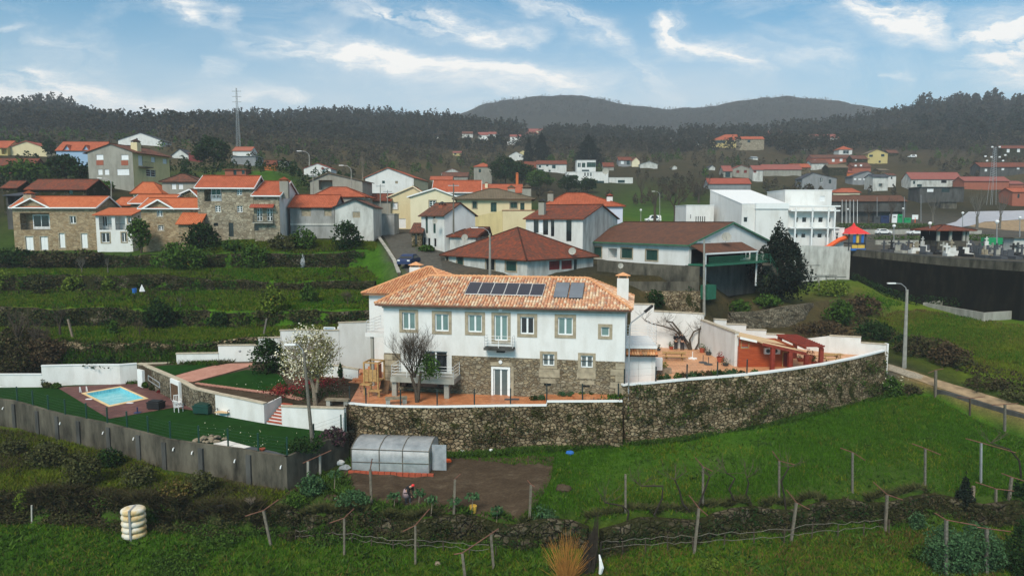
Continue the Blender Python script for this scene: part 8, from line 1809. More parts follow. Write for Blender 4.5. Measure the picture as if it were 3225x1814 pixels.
for lb,x0,x1,yt,yb in (('pale stained wall behind the two silver cars',490,1450,1042,1090),('pale stained wall below the middle hedge',830,1480,1150,1195),('pale wall right of the silver cars',1770,1905,1048,1085)):
 a=hit(*cxy(5,x0,yb));b=hit(*cxy(5,x1,yb));m_=MB();seg(m_,(a.x,a.y,a.z-.3,PD(*cxy(5,x0,yt),a.y)[2]),(b.x,b.y,b.z-.3,PD(*cxy(5,x1,yt),b.y)[2]),.3);tag(m_.build('low_wall',MT['concrete_pale']),lb,'wall')
drape('sandy_lawn',[cxy(5,*q) for q in ((1620,985),(1850,965),(2100,940),(2330,930),(2500,930),(2500,1060),(2330,1060),(2000,1035))],MT['dirt_track'],.06)
p=hit(752,478);e=empty('lattice_mast','tall thin steel lattice mast against the sky on the left','mast',p);zt=PD(749,278,p.y)[2];m_=MB();w_=1.25;n_=26
C4=[(-1,-1),(1,-1),(1,1),(-1,1)]
for i in range(n_):
 t0,t1=i/n_,(i+1)/n_;za,zb_=p.z+(zt-p.z)*t0,p.z+(zt-p.z)*t1;wa,wb=w_*(1-t0*.8)/2*1.3,w_*(1-t1*.8)/2*1.3
 for k in range(4):
  a,b=C4[k],C4[(k+1) % 4];m_.bar((p.x+a[0]*wa,p.y+a[1]*wa,za),(p.x+a[0]*wb,p.y+a[1]*wb,zb_),.10);m_.bar((p.x+a[0]*wa,p.y+a[1]*wa,za),(p.x+b[0]*wb,p.y+b[1]*wb,zb_),.045)
m_.build('lattice',MT['galv'],e,world=True);m_=MB();[m_.bar((p.x-2.2,p.y,zt-q),(p.x+2.2,p.y,zt-q),.2) for q in (1.5,4.0,6.5)];m_.build('crossarm',MT['galv'],e,world=True)
x_,y_=cxy(5,2020,0)[0],0;p=Vector(PD(x_,cxy(5,0,540)[1],225));zt=PD(x_,cxy(5,0,205)[1],225)[2];e=empty('floodlight_mast','lattice floodlight mast with lamps at the right near the dark long house','mast',p);m_=MB()
for k in range(4):a=C4[k];m_.bar((p.x+a[0]*.9,p.y+a[1]*.9,p.z-8),(p.x+a[0]*.3,p.y+a[1]*.3,zt),.08)
for i in range(14):t=i/14;m_.bar((p.x-.9+.6*t,p.y,p.z+(zt-p.z)*t),(p.x+.9-.6*t,p.y,p.z+(zt-p.z)*(t+.07)),.1)
m_.build('lattice',MT['galv'],e,world=True)
for i,(dx,dz) in enumerate(((-1.2,0),(1.2,0),(-3.2,-3),(-1.2,-3.2),(1.4,-3.2),(3.2,-2.6),(-2.6,-4.4),(2.6,-4.4))):m_=MB();m_.cbox((p.x+dx,p.y-.3,zt+dz),(.55,.3,.45));m_.build('floodlight',MT['white_metal'],e,world=True)
# ---------------- planting,one plant per line:kind,label,foot pixel,width,height,foliage,extras
rebuild_bv()
VG=[('tree','olive-green tree standing beside the white corner house',444,798,70,105,'leaf_mid'),('bush','big dark rounded shrub in front of the stone houses',640,788,115,85,'leaf_dark'),('bush','broad green shrub with orange fruit specks below the garden shelter',585,852,140,85,'leaf_mid'),
('bush','dark shrub mass at the left end under the long stone house',50,835,150,55,'leaf_dark'),('bush','brown scrub below the pale doors of the long stone house',170,840,150,50,'scrub'),('bush','brown bramble on the terrace wall beneath the white corner house',270,830,120,42,'scrub'),('bush','tall green shrub on the wall below the tall stone house',800,845,100,75,'leaf_mid'),('bush','yellow-green shrub at the corner of the grey stained house',955,785,75,68,'leaf_mid'),('bush','low brown-green shrub between the white end wall and the yellow-green shrub',895,786,90,48,'leaf_olive'),
('bush','dark dome-shaped shrub in front of the white gabled front',1096,787,92,88,'leaf_dark'),('bush','green shrub beneath the tall stone house door',735,790,70,35,'leaf_mid'),('bush','lemon bush full of yellow fruit on the left terrace',232,920,66,54,'leaf_lime'),('bush','small rounded green bush right of the lemon bush',345,908,48,34,'leaf_lime'),('bush','yellow-green bush at the far left edge of the terraces',18,912,52,62,'leaf_lime'),('bush','slender yellow-green shrub left of the lemon bush',122,930,42,62,'leaf_olive'),
('bush','dark bushy shrub hanging over the second terrace wall',505,1038,92,100,'leaf_dark'),('bush','bright bushy orange tree in the middle of the terrace field',865,985,86,84,'leaf_lime'),('bush','dark green bush near the bare pruned tree',975,952,58,54,'leaf_mid'),('bush','small slim green shrub in the lower terrace field',358,1055,26,50,'leaf_mid'),('bush','dark shrub under the second terrace wall on its right part',690,1030,70,45,'leaf_dark'),('bush','dark green shrub in front of the garden shelter',545,808,60,45,'leaf_mid'),
('bush','dark thicket at the left edge behind the low white wall',50,1185,190,130,'scrub'),('bush','brown bramble thicket behind the tall white pool wall',150,1150,120,90,'leaf_brown'),('bush','ivy-covered bank at the left end of the lowest terrace',60,1085,160,60,'scrub'),('bush','dark bramble strip behind the white pool wall, right part',330,1152,180,28,'leaf_dark'),
('tree','wide green tree among the roofs at the upper left',95,585,165,75,'leaf_mid'),('tree','dark tree left of the grey apartment house',205,575,90,80,'leaf_dark'),('tree','dark tree below the blue house',262,580,70,55,'leaf_dark'),('tree','large dark round tree left of the lattice mast',672,532,118,95,'leaf_dark'),('bush','dark bush on the bank under the apartment house',330,600,60,30,'leaf_mid'),('tree','small green tree beside the cream gabled house',160,500,40,55,'leaf_dark'),
('conifer','slender dark cedar, the left of the hillside pair',1665,515,42,78,'leaf_conifer'),('conifer','broad dark cedar, the right of the hillside pair',1705,515,70,92,'leaf_conifer'),('conifer','wide dark cedar behind the modernist villa',1852,520,105,90,'leaf_conifer'),('tree','group-crowned dark tree right of the red pyramid roof',1590,585,90,88,'leaf_dark'),('tree','dense dark tree above the orange-red roofs',1640,590,95,75,'leaf_dark'),('tree','green tree left of the modernist villa',1700,600,85,60,'leaf_mid'),('bush','dark round bush beside the small square house',1520,570,45,36,'leaf_dark'),('tree','dark tree in front of the modernist villa, left',1793,610,70,55,'leaf_dark'),('tree','dark tree in front of the modernist villa, right',1850,608,65,45,'leaf_dark'),
('bush','green shrub in front of the yellow terrace wall',1625,722,75,34,'leaf_mid'),('bush','green weeds at the foot of the narrow white house',1345,792,55,20,'leaf_mid'),('column','large dark conifer beside the green-trimmed house',2455,950,205,232,'leaf_conifer'),('bush','bright green round bush on the bank right of the curved stone wall',2645,1025,95,88,'leaf_mid'),('bush','clipped lime-green hedge top on the bank',2620,930,120,45,'leaf_lime'),('bush','brown scrub beside the round green bush',2725,990,110,60,'leaf_brown'),('bush','dark shrub below the big conifer',2420,965,90,40,'leaf_mid'),('bush','green shrub under the porch edge',2330,985,80,45,'leaf_mid'),('bush','ivy clump on the rough stone wall, left',2065,965,60,50,'leaf_dark'),('bush','ivy clump on the rough stone wall, right',2170,965,70,65,'leaf_dark'),
('bush','brown bramble bank under the right upper field, near the lamp',2900,1120,150,62,'scrub'),('bush','brown bramble bank right of the lamp post',2990,1150,120,72,'leaf_brown'),('bush','dark bank shrub behind the right white enclosure',2760,1070,120,60,'leaf_dark'),('bush','brown heath bank behind the right white wall',2600,1058,170,45,'leaf_brown'),('bush','dark hedge at the bend of the dirt track',2850,1105,90,50,'leaf_dark'),('bush','olive bramble on the bank near the right edge',3110,1225,130,38,'scrub'),('bush','dark weeds beside the dirt track at the right edge',3215,1262,110,42,'leaf_olive'),
('bush','dark evergreen spreading shrub behind the garden turf',852,1172,118,108,'leaf_dark'),('bush','purple-tipped shrubs in the lawn corner against the white wall',1052,1402,88,62,'leaf_purple'),('bush','dark low shrubs at the lawn corner by the leaning pole',960,1420,130,42,'leaf_dark'),('bush','olive scrub bush below the concrete wall, leftmost',40,1430,90,50,'leaf_olive'),('bush','olive scrub bush below the concrete wall, second',150,1470,125,80,'leaf_olive'),('bush','tall feathery olive bush below the concrete wall',262,1525,115,105,'leaf_olive'),('bush','low dark bush at the foot of the concrete wall',350,1470,90,60,'leaf_dark'),('bush','olive bush right of the feathery one',440,1530,110,65,'leaf_olive'),('bush','feathery scrub near the concrete wall corner',635,1560,100,80,'leaf_olive'),('bush','brown dry bush on the scrub bank',560,1560,110,40,'grass_dry'),('bush','yellow sapling beside a thin stake on the left',82,1620,62,80,'leaf_lime'),
('bush','leafy cabbage clump in front of the concrete wall corner',985,1560,90,70,'leaf_blue'),('bush','green weeds at the edge of the soil plot',930,1600,80,45,'leaf_mid'),('bush','blue-green cabbages below the greenhouse',1110,1590,110,45,'leaf_blue'),('bush','broad bean patch at the right edge of the soil plot',1712,1660,125,62,'leaf_blue'),('bush','large blue-green cabbage thicket at the lower right',2990,1800,150,150,'leaf_blue'),('bush','blue-green cabbage thicket right of the large one',3085,1790,150,150,'leaf_blue'),('bush','small cabbage plant on the near terrace, left of the thicket',2890,1665,50,60,'leaf_blue'),('bush','clump of blue-green leaves on the near right terrace',2900,1760,70,45,'leaf_mid'),('bush','white-flowered lily clump at the end of the curved stone wall',2808,1248,66,62,'leaf_mid'),('bush','dark shrub right of the lily clump',2870,1240,70,30,'scrub'),('bush','dark hedge at the lower right corner',3225,1814,120,190,'leaf_dark'),('bush','dark spreading bush at the right edge of the vineyard',3230,1620,120,110,'leaf_dark'),('column','dark pointed cypress cluster between the vineyard posts',3036,1628,62,135,'leaf_conifer'),('bush','bright green cress-like plants on the near terrace',2240,1790,70,30,'leaf_lime'),('bush','broad-leaved weeds at the bottom left',560,1790,190,34,'leaf_mid'),('bush','green marrow leaves on the lower left terrace',690,1710,160,30,'leaf_mid'),('column','small dark column shrub beside the low white garden wall',1073,1190,16,46,'leaf_dark')]
for q in VG:veg(*q[:6],q[6])
for q in (('bare pruned tree on the middle terrace field',1095,962,80,58,'bark',0),('small bare sapling in the upper terrace field',568,968,36,40,'bark_grey',1),('tall bare thicket tree at the far left',60,1130,150,190,'bark',1),('bare thicket tree right of the tall one at the left',135,1150,130,170,'bark',2),('bare brown tree behind the tall white wall',190,1060,120,120,'bark',1),('pale bare birch beside the large white gabled house',1143,575,50,95,'bark_pale',1),('wide bare tree by the white van, left',2062,700,110,150,'bark',1),('wide bare tree by the white van, right',2126,698,165,150,'bark',2),
 ('large pollarded tree on the sandy lawn, left',3076,724,105,140,'bark_grey',1),('pollarded tree on the sandy lawn, right',3148,722,80,130,'bark_grey',1),('bare tree near the notice board',2937,706,75,100,'bark_grey',1),('bare tree among the flagpoles',2735,704,60,80,'bark',2),('bare tree beside the green recycling bins',2805,704,70,90,'bark',1),('bare tree against the stone terrace below the houses',258,862,50,60,'bark_grey',2),('bare shrub at the left of the green field',340,862,30,60,'bark_grey',1),('bare grey shrub in the lower terrace',440,1060,60,60,'bark',2),('bare bush near the wall corner below the lawn',790,1600,60,50,'bark_pale',0),('reddish bare tree on the mid slope, left',2020,640,90,100,'bark',1),('reddish bare tree on the mid slope, right',2200,640,110,100,'bark',2)):veg('bare',q[0],*q[1:5],bark=q[5],seed=q[6])
def lots(name,c,r,n_,s_,m_,parent=None):P=ellp(n_,'ball',12,.42)*np.array(r)+np.array(c);V,F_=leafcloud(P,s_,1);return npmesh(name,V,F_,MT[m_],parent)
o=bpy.data.objects['bush.011'] if 'bush.011' in bpy.data.objects else None
for b in [q for q in bpy.data.objects if q.get('label','').startswith(('lemon bush','bright bushy orange','broad green shrub with orange'))]:d=b.dimensions;lots('fruit',(0,0,1.2),(1.2,1.1,1.0),40,.16,'lemon',b)
p=Vector(PD(994,1276,54.0));p.z=15.2;e=empty('magnolia_tree','magnolia tree covered in white blossom beside the terrace','tree',p);m_=MB();rr=random.Random(4)
m_.tube([(0,0,-.3),(-.1,0,1.2),(-.5,.1,2.6)],[.22,.17,.12],8);m_.tube([(.1,0,.9),(.35,0,2.6)],[.15,.1],7)
for k in range(9):a=k*.7;branchy(m_,(-.2+.4*(k % 2),0,2.2),(math.cos(a)*.9,math.sin(a)*.6,.9),2.3,.07,2,rr,.6,.2,4)
m_.build('trunk',MT['bark_pale'],e);crown('crown',(-.3,0,4.0),(2.3,1.7,2.0),3600,.16,'magnolia_leaf',e,clumps=22,spread=.36);crown('blossom',(-.3,-.1,4.1),(2.5,1.95,2.2),1500,.17,'blossom',e,clumps=26,spread=.4)
p=Vector(PD(1315,1277,53.2));p.z=TZ;e=empty('garden_tree','small tree in front of the house, bare twigs left and green leaves right','tree',p);m_=MB()
m_.tube([(0,0,-.2),(-.1,0,1.0),(-.5,0,2.2)],[.2,.15,.1],7);m_.tube([(.05,0,.2),(.15,0,1.4),(.3,0,2.5)],[.16,.13,.1],7)
for k in range(12):a=k*.53;branchy(m_,(-.35+.1*(k % 3),0,2.0),(math.cos(a)*.6-.15,math.sin(a)*.5,1.1),1.9,.045,3,rr,.5,.25,5)
m_.build('trunk',MT['bark'],e);crown('crown',(.95,0,2.9),(1.05,.9,1.1),1300,.15,'leaf_mid',e)
for lb,x,y,rx,n_,lf in (('crimson azalea bed under the magnolia, left part',905,1240,1.6,700,'leaf_red'),('crimson azalea bed under the magnolia, right part',1010,1212,2.2,800,'leaf_red'),('dark leafy ground cover with petals at the magnolia foot',985,1250,2.4,900,'leaf_dark')):
 p=hit(x,y);V,F_=leafcloud(np.stack([nr.normal(0,rx*.5,n_),nr.normal(0,.8,n_),nr.uniform(.05,.55,n_)],1),.15);o=npmesh('flower_bed',V,F_,MT[lf]);o.location=p;o['kind']='stuff'
P=scatter([(700,1215),(900,1195),(1080,1200),(1090,1260),(950,1280)],90);V,F_=leafcloud(P+np.array((0,0,.1)),.09);o=npmesh('petals',V,F_,MT['blossom']);o['kind']='stuff'
P=scatter([(620,1330),(830,1350),(1060,1375),(980,1400),(880,1430),(700,1395),(620,1380)],60);V,F_=leafcloud(P+np.array((0,0,.05)),.08);o=npmesh('petals',V,F_,MT['blossom']);o['kind']='stuff'
p=at(2180,1114,PZ_);e=empty('wall_climber','leafless climbing vine fanned against the tall white patio wall','climbing plant',p);m_=MB()
def pw_(px,py):q=Vector(PD(px,py,72.0));return q-p
for L_ in ([(2180,1114),(2168,1080),(2150,1055),(2120,1038),(2090,1028),(2055,1020),(2030,1008)],[(2180,1114),(2172,1070),(2185,1045),(2205,1035),(2245,1037)],[(2182,1114),(2200,1080),(2202,1040),(2212,1018)],[(2178,1112),(2158,1075),(2135,1050),(2112,1022)],[(2150,1055),(2118,1015),(2098,1012)]):
 pts=[pw_(*q) for q in L_];m_.tube(pts,[.11-.07*i/len(pts) for i in range(len(pts))],5)
 for q in pts[2:]:
  for k in range(4):branchy(m_,q,(rr.uniform(-1,1),-.1,rr.uniform(-.3,1)),1.0,.02,1,rr,.5,.1,3,3)
m_.build('stem',MT['bark'],e)
# ---------------- vineyard posts
def post(label,px,yt,yb,bar_=None,m_='grey_wood',r=.07,dx=0,group='vineyard posts'):
 p=hit(px,yb);t=Vector(PD(px+dx,yt,p.y));e=empty('vineyard_post',label,'post',p,0,group);m=MB();m.bar(p-Vector((0,0,.3)),t,r*1.7,r*1.7);m.build('post',MT[m_],e,world=True)
 if bar_:m=MB();a,b=bar_;k=p.y/2150;m.tube([t+Vector((a[0]*k,.1,-a[1]*k)),t+Vector((0,0,.03)),t+Vector((b[0]*k,-.1,-b[1]*k))],.035,5);m.build('crossbar',MT['rust_rod'],e,world=True)
NE=['leaning','weathered','straight']
for lb,*q in (('grey post with flat top at the left of the vineyard',1970,1493,1617),('tall post with forked vine arms in the vineyard middle',2214,1470,1594,((-25,-30),(30,12))),('leaning post with slanted rod below the vineyard middle',2185,1600,1742,((-32,-42),(28,22)),'grey_wood',.085,16),('post with vine fork left of the tall crossbar posts',2454,1452,1573,((-22,-32),(50,10))),('post with long slanted rod on the near terrace, centre right',2490,1583,1705,((-32,-42),(42,20)),'grey_wood',.085,18),('brown T-shaped post with braces in the green field',2685,1425,1551,((-38,-14),(40,24)),'bark_grey'),('brown T-shaped post right of the braced one',2914,1413,1533,((-42,-16),(48,18)),'bark_grey'),('post with downward rod on the near terrace right of centre',2788,1558,1672,((-45,-42),(48,14)),'grey_wood',.085,6),('pale square post with long vine rod near the right edge',3090,1395,1521,((-48,-14),(110,30)),'galv'),
 ('grey post with horizontal rod right of the cypress cluster',3137,1540,1631,((-65,-22),(55,4))),('leaning post at the far right of the vineyard',3174,1503,1608,((-30,-12),(45,12)),'grey_wood',.085,12),('brown post beside the cypress cluster',3060,1530,1622,None,'bark_pale',.1,6),('tall post in the cabbage thicket at the lower right',2980,1638,1812,((-34,-22),(95,14)),'bark_grey',.09),('post in front of the cabbage thicket, right',3108,1665,1806,((-30,-4),(75,6)),'bark_grey',.09),('T post at the bend of the dirt track',2947,1166,1241,((-22,10),(22,-6)),'grey_wood',.11),('bare vine post below the dirt track',3055,1255,1308,((-40,-5),(45,-8)),'bark',.07),('T post with branches at the track near the right edge',3165,1274,1358,((-40,2),(40,-6)),'bark_grey',.09),
 ('post with broken tip in the middle of the soil plot',1428,1509,1637,((-4,4),(18,-20)),'grey_wood',.085,5),('post at the right edge of the soil plot',1666,1526,1658,((-12,-14),(12,4)),'grey_wood',.085,6),('square grey post with rising rod below the soil plot, left',1308,1655,1775,((-42,22),(48,-60)),'grey_wood'),('leaning post at the bottom centre with long rod',1468,1742,1830,((-28,6),(120,-88)),'grey_wood',.085,-12),('tall post at the bottom centre under the end of the long rod',1556,1680,1792,None,'grey_wood',.085,-10),('leaning post below the concrete wall corner',856,1608,1718,((-62,20),(52,-40)),'grey_wood',.085,-26),('slender post with rising rod left of the soil plot',1084,1632,1746,((-50,18),(34,-36)),'grey_wood'),('post in front of the greenhouse corner',1170,1478,1588,((-5,20),(8,-38)),'grey_wood',.085,-4),('left post of the slanted rail by the concrete wall',970,1452,1530,((-18,8),(78,-38)),'concrete_pale',.085),('right post of the slanted rail by the concrete wall',1008,1432,1500,None,'concrete_pale',.085),('leaning white-topped post on the lower terrace field, left',232,1005,1068,None,'bark_pale',.1,-18),('leaning grey post behind the stepped garden wall',828,1003,1058,None,'bark_grey',.1,12),('thin stake by the yellow sapling',100,1590,1640,None,'concrete_pale',.05),('pale slanted plank at the right edge',3210,1650,1640,None,'galv')):post(lb,*q)
def vine(label,pts,r=.07,kids=3):
 p=hit(*pts[0]);e=empty('grape_vine',label,'vine',p,0,'leafless vines');m=MB();q=[Vector(PD(x,y,p.y-.1*i)) for i,(x,y) in enumerate(pts)];q[0].z -= .1;m.tube(q,[r*(1-.5*i/len(q)) for i in range(len(q))],6);m.build('stem',MT['dark_wood'],e,world=True);m=MB()
 for k in range(kids+3):branchy(m,q[-1],(rr.uniform(-1,1),rr.uniform(-.5,.5),rr.uniform(.1,.9)),1.0,.022,1,rr,.5,.05,3,3)
 m.build('twigs',MT['bark'],e,world=True)
for lb,pts in (('vine with horizontal arm at the left of the vineyard',[(1985,1660),(1975,1640),(1980,1610),(1960,1592),(1905,1582)]),('S-shaped vine right of the flat-topped post',[(2090,1650),(2060,1620),(2085,1570),(2088,1530),(2020,1530)]),('thin vine rising beside the forked post',[(2190,1618),(2205,1580),(2228,1520),(2235,1500)]),('left stem of the wide forked vine',[(2350,1610),(2310,1570),(2296,1540),(2315,1505),(2290,1490)]),('right stem of the wide forked vine',[(2368,1615),(2365,1585),(2350,1555),(2358,1520),(2352,1505)]),('dark vine beside the forked post right of centre',[(2476,1612),(2470,1560),(2460,1515),(2485,1470)]),('arching vine at the right edge of the vineyard',[(3218,1505),(3210,1450),(3180,1415),(3120,1395)]),('thin curved vine left of the forked post',[(2180,1615),(2150,1585),(2140,1545),(2125,1510)])):vine(lb,pts)
p=hit(2808,1240);V,F_=leafcloud(np.stack([nr.normal(0,.7,26),nr.normal(-.3,.3,26),nr.uniform(.5,1.9,26)],1),.16);o=npmesh('lily_flowers',V,F_,MT['blossom']);o.location=p;o['kind']='stuff'
def trellis(label,pts,h,n_):
 q=[hit(*p) for p in pts];e=empty('trellis',label,'trellis',q[0]);tot=[]
 for i in range(n_):t=i/(n_-1)*(len(q)-1);k=min(int(t),len(q)-2);tot.append(q[k].lerp(q[k+1],t-k))
 for p in tot:p.z=zat(p.x,p.y);m=MB();m.tube([p-Vector((0,0,.2)),p+Vector((rr.uniform(-.06,.06),0,h*rr.uniform(.85,1.15)))],.04,5);m.build('stake',MT['bark'],e,world=True)
 m=MB()
 for k in (.55,1.0):
  L_=[]
  for p,r_ in zip(tot,tot[1:]):[L_.append(p.lerp(r_,j/4)+Vector((0,0,h*k+rr.uniform(-.1,.1)))) for j in range(4)]
  m.tube(L_,.018,4)
 m.build('wire',MT['bark_grey'],e,world=True)
trellis('low stake-and-wire trellis along the near terrace on the right',[(1890,1755),(2150,1735),(2500,1710),(2800,1680)],.95,12);trellis('low stake-and-wire trellis along the terrace below the soil plot',[(930,1700),(1200,1725),(1560,1750)],.6,10)
# ---------------- greenhouse
a=hit(1108,1482);b=hit(1352,1492);u=(b-a);u.z=0;L_=u.length;G0=empty('greenhouse','translucent plastic tunnel greenhouse with grey film and side door flap','greenhouse',a,math.atan2(u.y,u.x));z1=PD(1108,1412,a.y)[2]-a.z;z2=PD(1200,1379,a.y+1.3)[2]-a.z;w_=3.2
pr=[(0,0),(0,z1),(.5,z1+(z2-z1)*.55),(1.3,z2),(2.0,z2),(2.8,z1+.2),(w_,z1*.9),(w_,0)]
m_=MB();n_=len(pr);[m_.add([(x,y,z) for x in (x0,x1) for y,z in pr],[(i,n_+i,n_+i+1,i+1) for i in range(n_-1)]) for x0,x1 in ((0,L_*.33),(L_*.33,L_*.66),(L_*.66,L_))];m_.build('film',MT['plastic_film'],G0,True);m_=MB()
for x in (0,L_):m_.add([(x,y,z) for y,z in pr],[tuple(range(n_))])
m_.build('end_film',MT['plastic_film'],G0)
for x in (0,L_*.36,L_*.66,L_):m_=MB();m_.tube([(x,y-.03,z+.02) for y,z in pr],.035,5);m_.build('hoop',MT['bark_grey'],G0)
m_=MB();m_.tube([(0,-.05,z1),(L_,-.05,z1)],.03,5);m_.tube([(0,-.05,z1*.42),(L_,-.05,z1*.45)],.03,5);m_.build('rail',MT['bark_grey'],G0);m_=MB();m_.box(L_+.1,.5,.1,L_+1.15,.56,2.0);m_.build('door_flap',MT['plastic_film'],G0)
m_=MB();[m_.box(i*.45-.1,-.5,-.1,i*.45+.31,-.3,.16) for i in range(int(L_/.45)+2)];m_.build('brick_edging',MT['terracotta'],G0)
for nm,lb,ct,px,y0,y1,r,mm in (('bucket','yellow plastic bucket on the soil plot','bucket',1490,1590,1613,.24,'yellow_plastic'),('jerrycan','small white canister on the grass strip under the stone wall','canister',1546,1414,1426,.13,'white_paint'),('water_barrel','blue barrel on the upper left terrace field','barrel',424,908,926,.28,'blue_plastic'),('jerrycan','white canister in the green field below the stone houses','canister',918,823,838,.28,'white_paint')):
 p=hit(px,y1);h_=(y1-y0)*p.y/2150;m_=MB();m_.lathe(p,[(r*.8,0),(r,h_*.9),(r*1.05,h_*.92),(r*1.05,h_),(r*.85,h_),(r*.8,h_*.8)],12);tag(m_.build(nm,MT[mm]),lb,ct)
for lb,x,y,r,mm in (('white plastic sack lying left of the greenhouse',1070,1460,.35,'white_paint'),('crumpled pale plastic sheet beside the greenhouse corner',1085,1478,.4,'plastic_film'),('small orange crate beside the greenhouse door flap',1410,1455,.28,'orange_plastic'),('small white bag on the grass strip under the stone wall',1456,1422,.22,'white_paint'),('blue crate at the field edge under the stone wall',1795,1430,.3,'blue_plastic'),('brown molehill of soil in the green field',1775,1545,.5,'soil'),('pale boulder on the terrace below the concrete wall corner',818,1672,.35,'rock'),('pale stone in the grass at the bottom centre',1378,1778,.2,'rock')):
 p=hit(x,y);V_=[(r*.8,0),(r,r*.3),(r*.7,r*.7),(r*.1,r*.9)];m_=MB();m_.lathe(p,V_,7,1.2,.8);m_.v=[(a+rr.uniform(-.06,.06),b+rr.uniform(-.06,.06),c+rr.uniform(-.05,.05)) for a,b,c in m_.v];tag(m_.build(lb.split()[-1] if 0 else {'white_paint':'bag','plastic_film':'sheet','orange_plastic':'crate','blue_plastic':'crate','soil':'soil_mound','rock':'boulder'}[mm],MT[mm]),lb,{'white_paint':'bag','plastic_film':'plastic sheet','orange_plastic':'crate','blue_plastic':'crate','soil':'mound','rock':'stone'}[mm])
p=hit(955,842);m_=MB();m_.lathe(p,[(.55,0),(.6,.8),(.35,1.6),(.03,2.0)],7);tag(m_.build('wrapped_shrub',MT['plastic_film']),'shrub wrapped in clear plastic standing in the upper green field','wrapped plant')
p=hit(448,925);m_=MB();m_.lathe(p+Vector((0,0,.3)),[(.4,0),(.2,.5),(.02,.9)],4);tag(m_.build('plastic_cone',MT['white_paint']),'white plastic cone near the blue barrel','cone')
p=hit(424,1690);k=p.y/2150;e=empty('water_tank','weathered white ribbed plastic tank with a metal strap at the lower left','water tank',p,rad(8));h_=100*k/5;w_=36*k
for i in range(5):m_=MB();m_.lathe((0,0,h_*i),[(w_*.85,0),(w_*1.02,h_*.18),(w_*1.07,h_*.5),(w_*1.02,h_*.82),(w_*.85,h_)],20,1,.8);m_.build('tank_ring',MT['tank_plastic'],e,True)
m_=MB();m_.box(-.06,-w_*.9,0,.06,-w_*.86,h_*5+.02);m_.box(-.06,-w_*.9,h_*5,.06,w_*.5,h_*5+.03);m_.build('strap',MT['galv'],e)
m_=MB();m_.tube([hit(x,y)+Vector((0,0,.25)) for x,y in ((602,1640),(630,1622),(665,1610),(712,1604))],.13,8);tag(m_.build('drain_hose',MT['black']),'thick black corrugated pipe lying on the scrub bank','pipe')
p=hit(1780,1812);p=Vector((p.x,p.y-1,zat(p.x,p.y-1)));m_=MB()
for i in range(240):a=rr.uniform(0,6.28);s_=rr.uniform(.1,.75);h_=rr.uniform(1.0,3.1)*(1.15-s_*.5);m_.tube([p+Vector((rr.uniform(-.3,.3),rr.uniform(-.3,.3),-.2)),p+Vector((math.cos(a)*s_*.9+rr.uniform(-.2,.2),math.sin(a)*s_*.7,h_*.5)),p+Vector((math.cos(a)*s_*2.1,math.sin(a)*s_*1.5,h_))],[.016,.011,.004],3,cap=False)
tag(m_.build('osier_bush',MT['osier']),'orange-stemmed osier bush at the bottom centre','bush')
p=hit(1868,1800);e=empty('brushwood','dark bundle of cut vine brushwood leaning on a post at the bottom centre','brushwood',p);m_=MB()
for i in range(150):x=rr.uniform(-.75,.3);h_=rr.uniform(1.2,3.6)*(1 if x > -.3 else .75);m_.tube([p+Vector((x-.25,rr.uniform(-.35,.35),-.2)),p+Vector((x*.8,rr.uniform(-.25,.25),h_*.5)),p+Vector((x*.35+.15+rr.uniform(-.1,.1),rr.uniform(-.12,.12),h_))],[.024,.018,.006],3,cap=False)
m_.build('bundle',MT['dark_wood'],e,world=True);m_=MB();m_.tube([(p.x+.35,p.y-.4,p.z+.1),(p.x+.42,p.y-.42,p.z+.5),(p.x+.36,p.y-.4,p.z+.9),(p.x+.3,p.y-.3,p.z+1.2)],[.1,.15,.09,.04],6);m_.build('white_bag',MT['white_paint'],e,world=True)
for i,(x,yt,yb) in enumerate(((1317,1550,1600),(1357,1575,1625),(1428,1575,1628),(1484,1562,1640),(1562,1605,1655),(1052,1490,1550),(1240,1560,1600))):
 p=hit(x,yb);t=PD(x+3,yt,p.y)[2]-p.z;e=empty('cabbage_plant',('second','third','fourth','fifth','rightmost','leftmost, in front of the concrete wall,','small')[i]+' tall stalked cabbage plant on the garden plot','cabbage',p,0,'stalked cabbages');m_=MB();m_.tube([(0,0,-.1),(.1,0,t*.9)],.03,5);m_.build('stalk',MT['bark_pale'],e);crown('leaves',(.1,0,t),(.45,.45,.25),70,.24,'leaf_blue',e)
# ---------------- people
def person(label,p,h,rz,pose,top_,legs_,hair,gr=None):
 e=empty('person',label,'person',p,rz,gr);s_=h/1.75
 J,B_=pose;J=[tuple(v*s_ for v in j) for j in J];skinmesh('body',J,B_,'skin',e)
 def part(nm,ids,grow,m_):
  mp={a:i for i,a in enumerate(ids)};skinmesh(nm,[(*J[a][:3],J[a][3]+grow) for a in ids],[(mp[a],mp[b]) for a,b in B_ if a in mp and b in mp],m_,e)
 part('jacket',[0,1,2,5,6,7,9,10,11],.045,top_);part('trousers',[0,13,14,15,16,17,18],.045,legs_);part('shoes',[15,18],.02,'black') if 0 else None
 for k in (15,18):m=MB();x,y,z=J[k][:3];m.lathe((x,y-.05,z-.06),[(.05,0),(.065,.04),(.05,.09)],10,1,2);m.build('shoe',MT['boot_grey'],e,True)
 x,y,z=J[4][:3];m=MB();m.lathe((x,y+.015,z-.02),[(.115*s_,0),(.12*s_,.06*s_),(.09*s_,.12*s_),(.02,.15*s_)],12);m.build('cap' if hair == 'red_plastic' else 'hair',MT[hair],e,True)
 return e
BN=[(0,1),(1,2),(2,3),(3,4),(2,5),(5,6),(6,7),(7,8),(2,9),(9,10),(10,11),(11,12),(0,13),(13,14),(14,15),(0,16),(16,17),(17,18),(15,19),(18,20),(7,21),(7,22),(7,23),(7,24),(11,25),(11,26),(11,27),(11,28)]
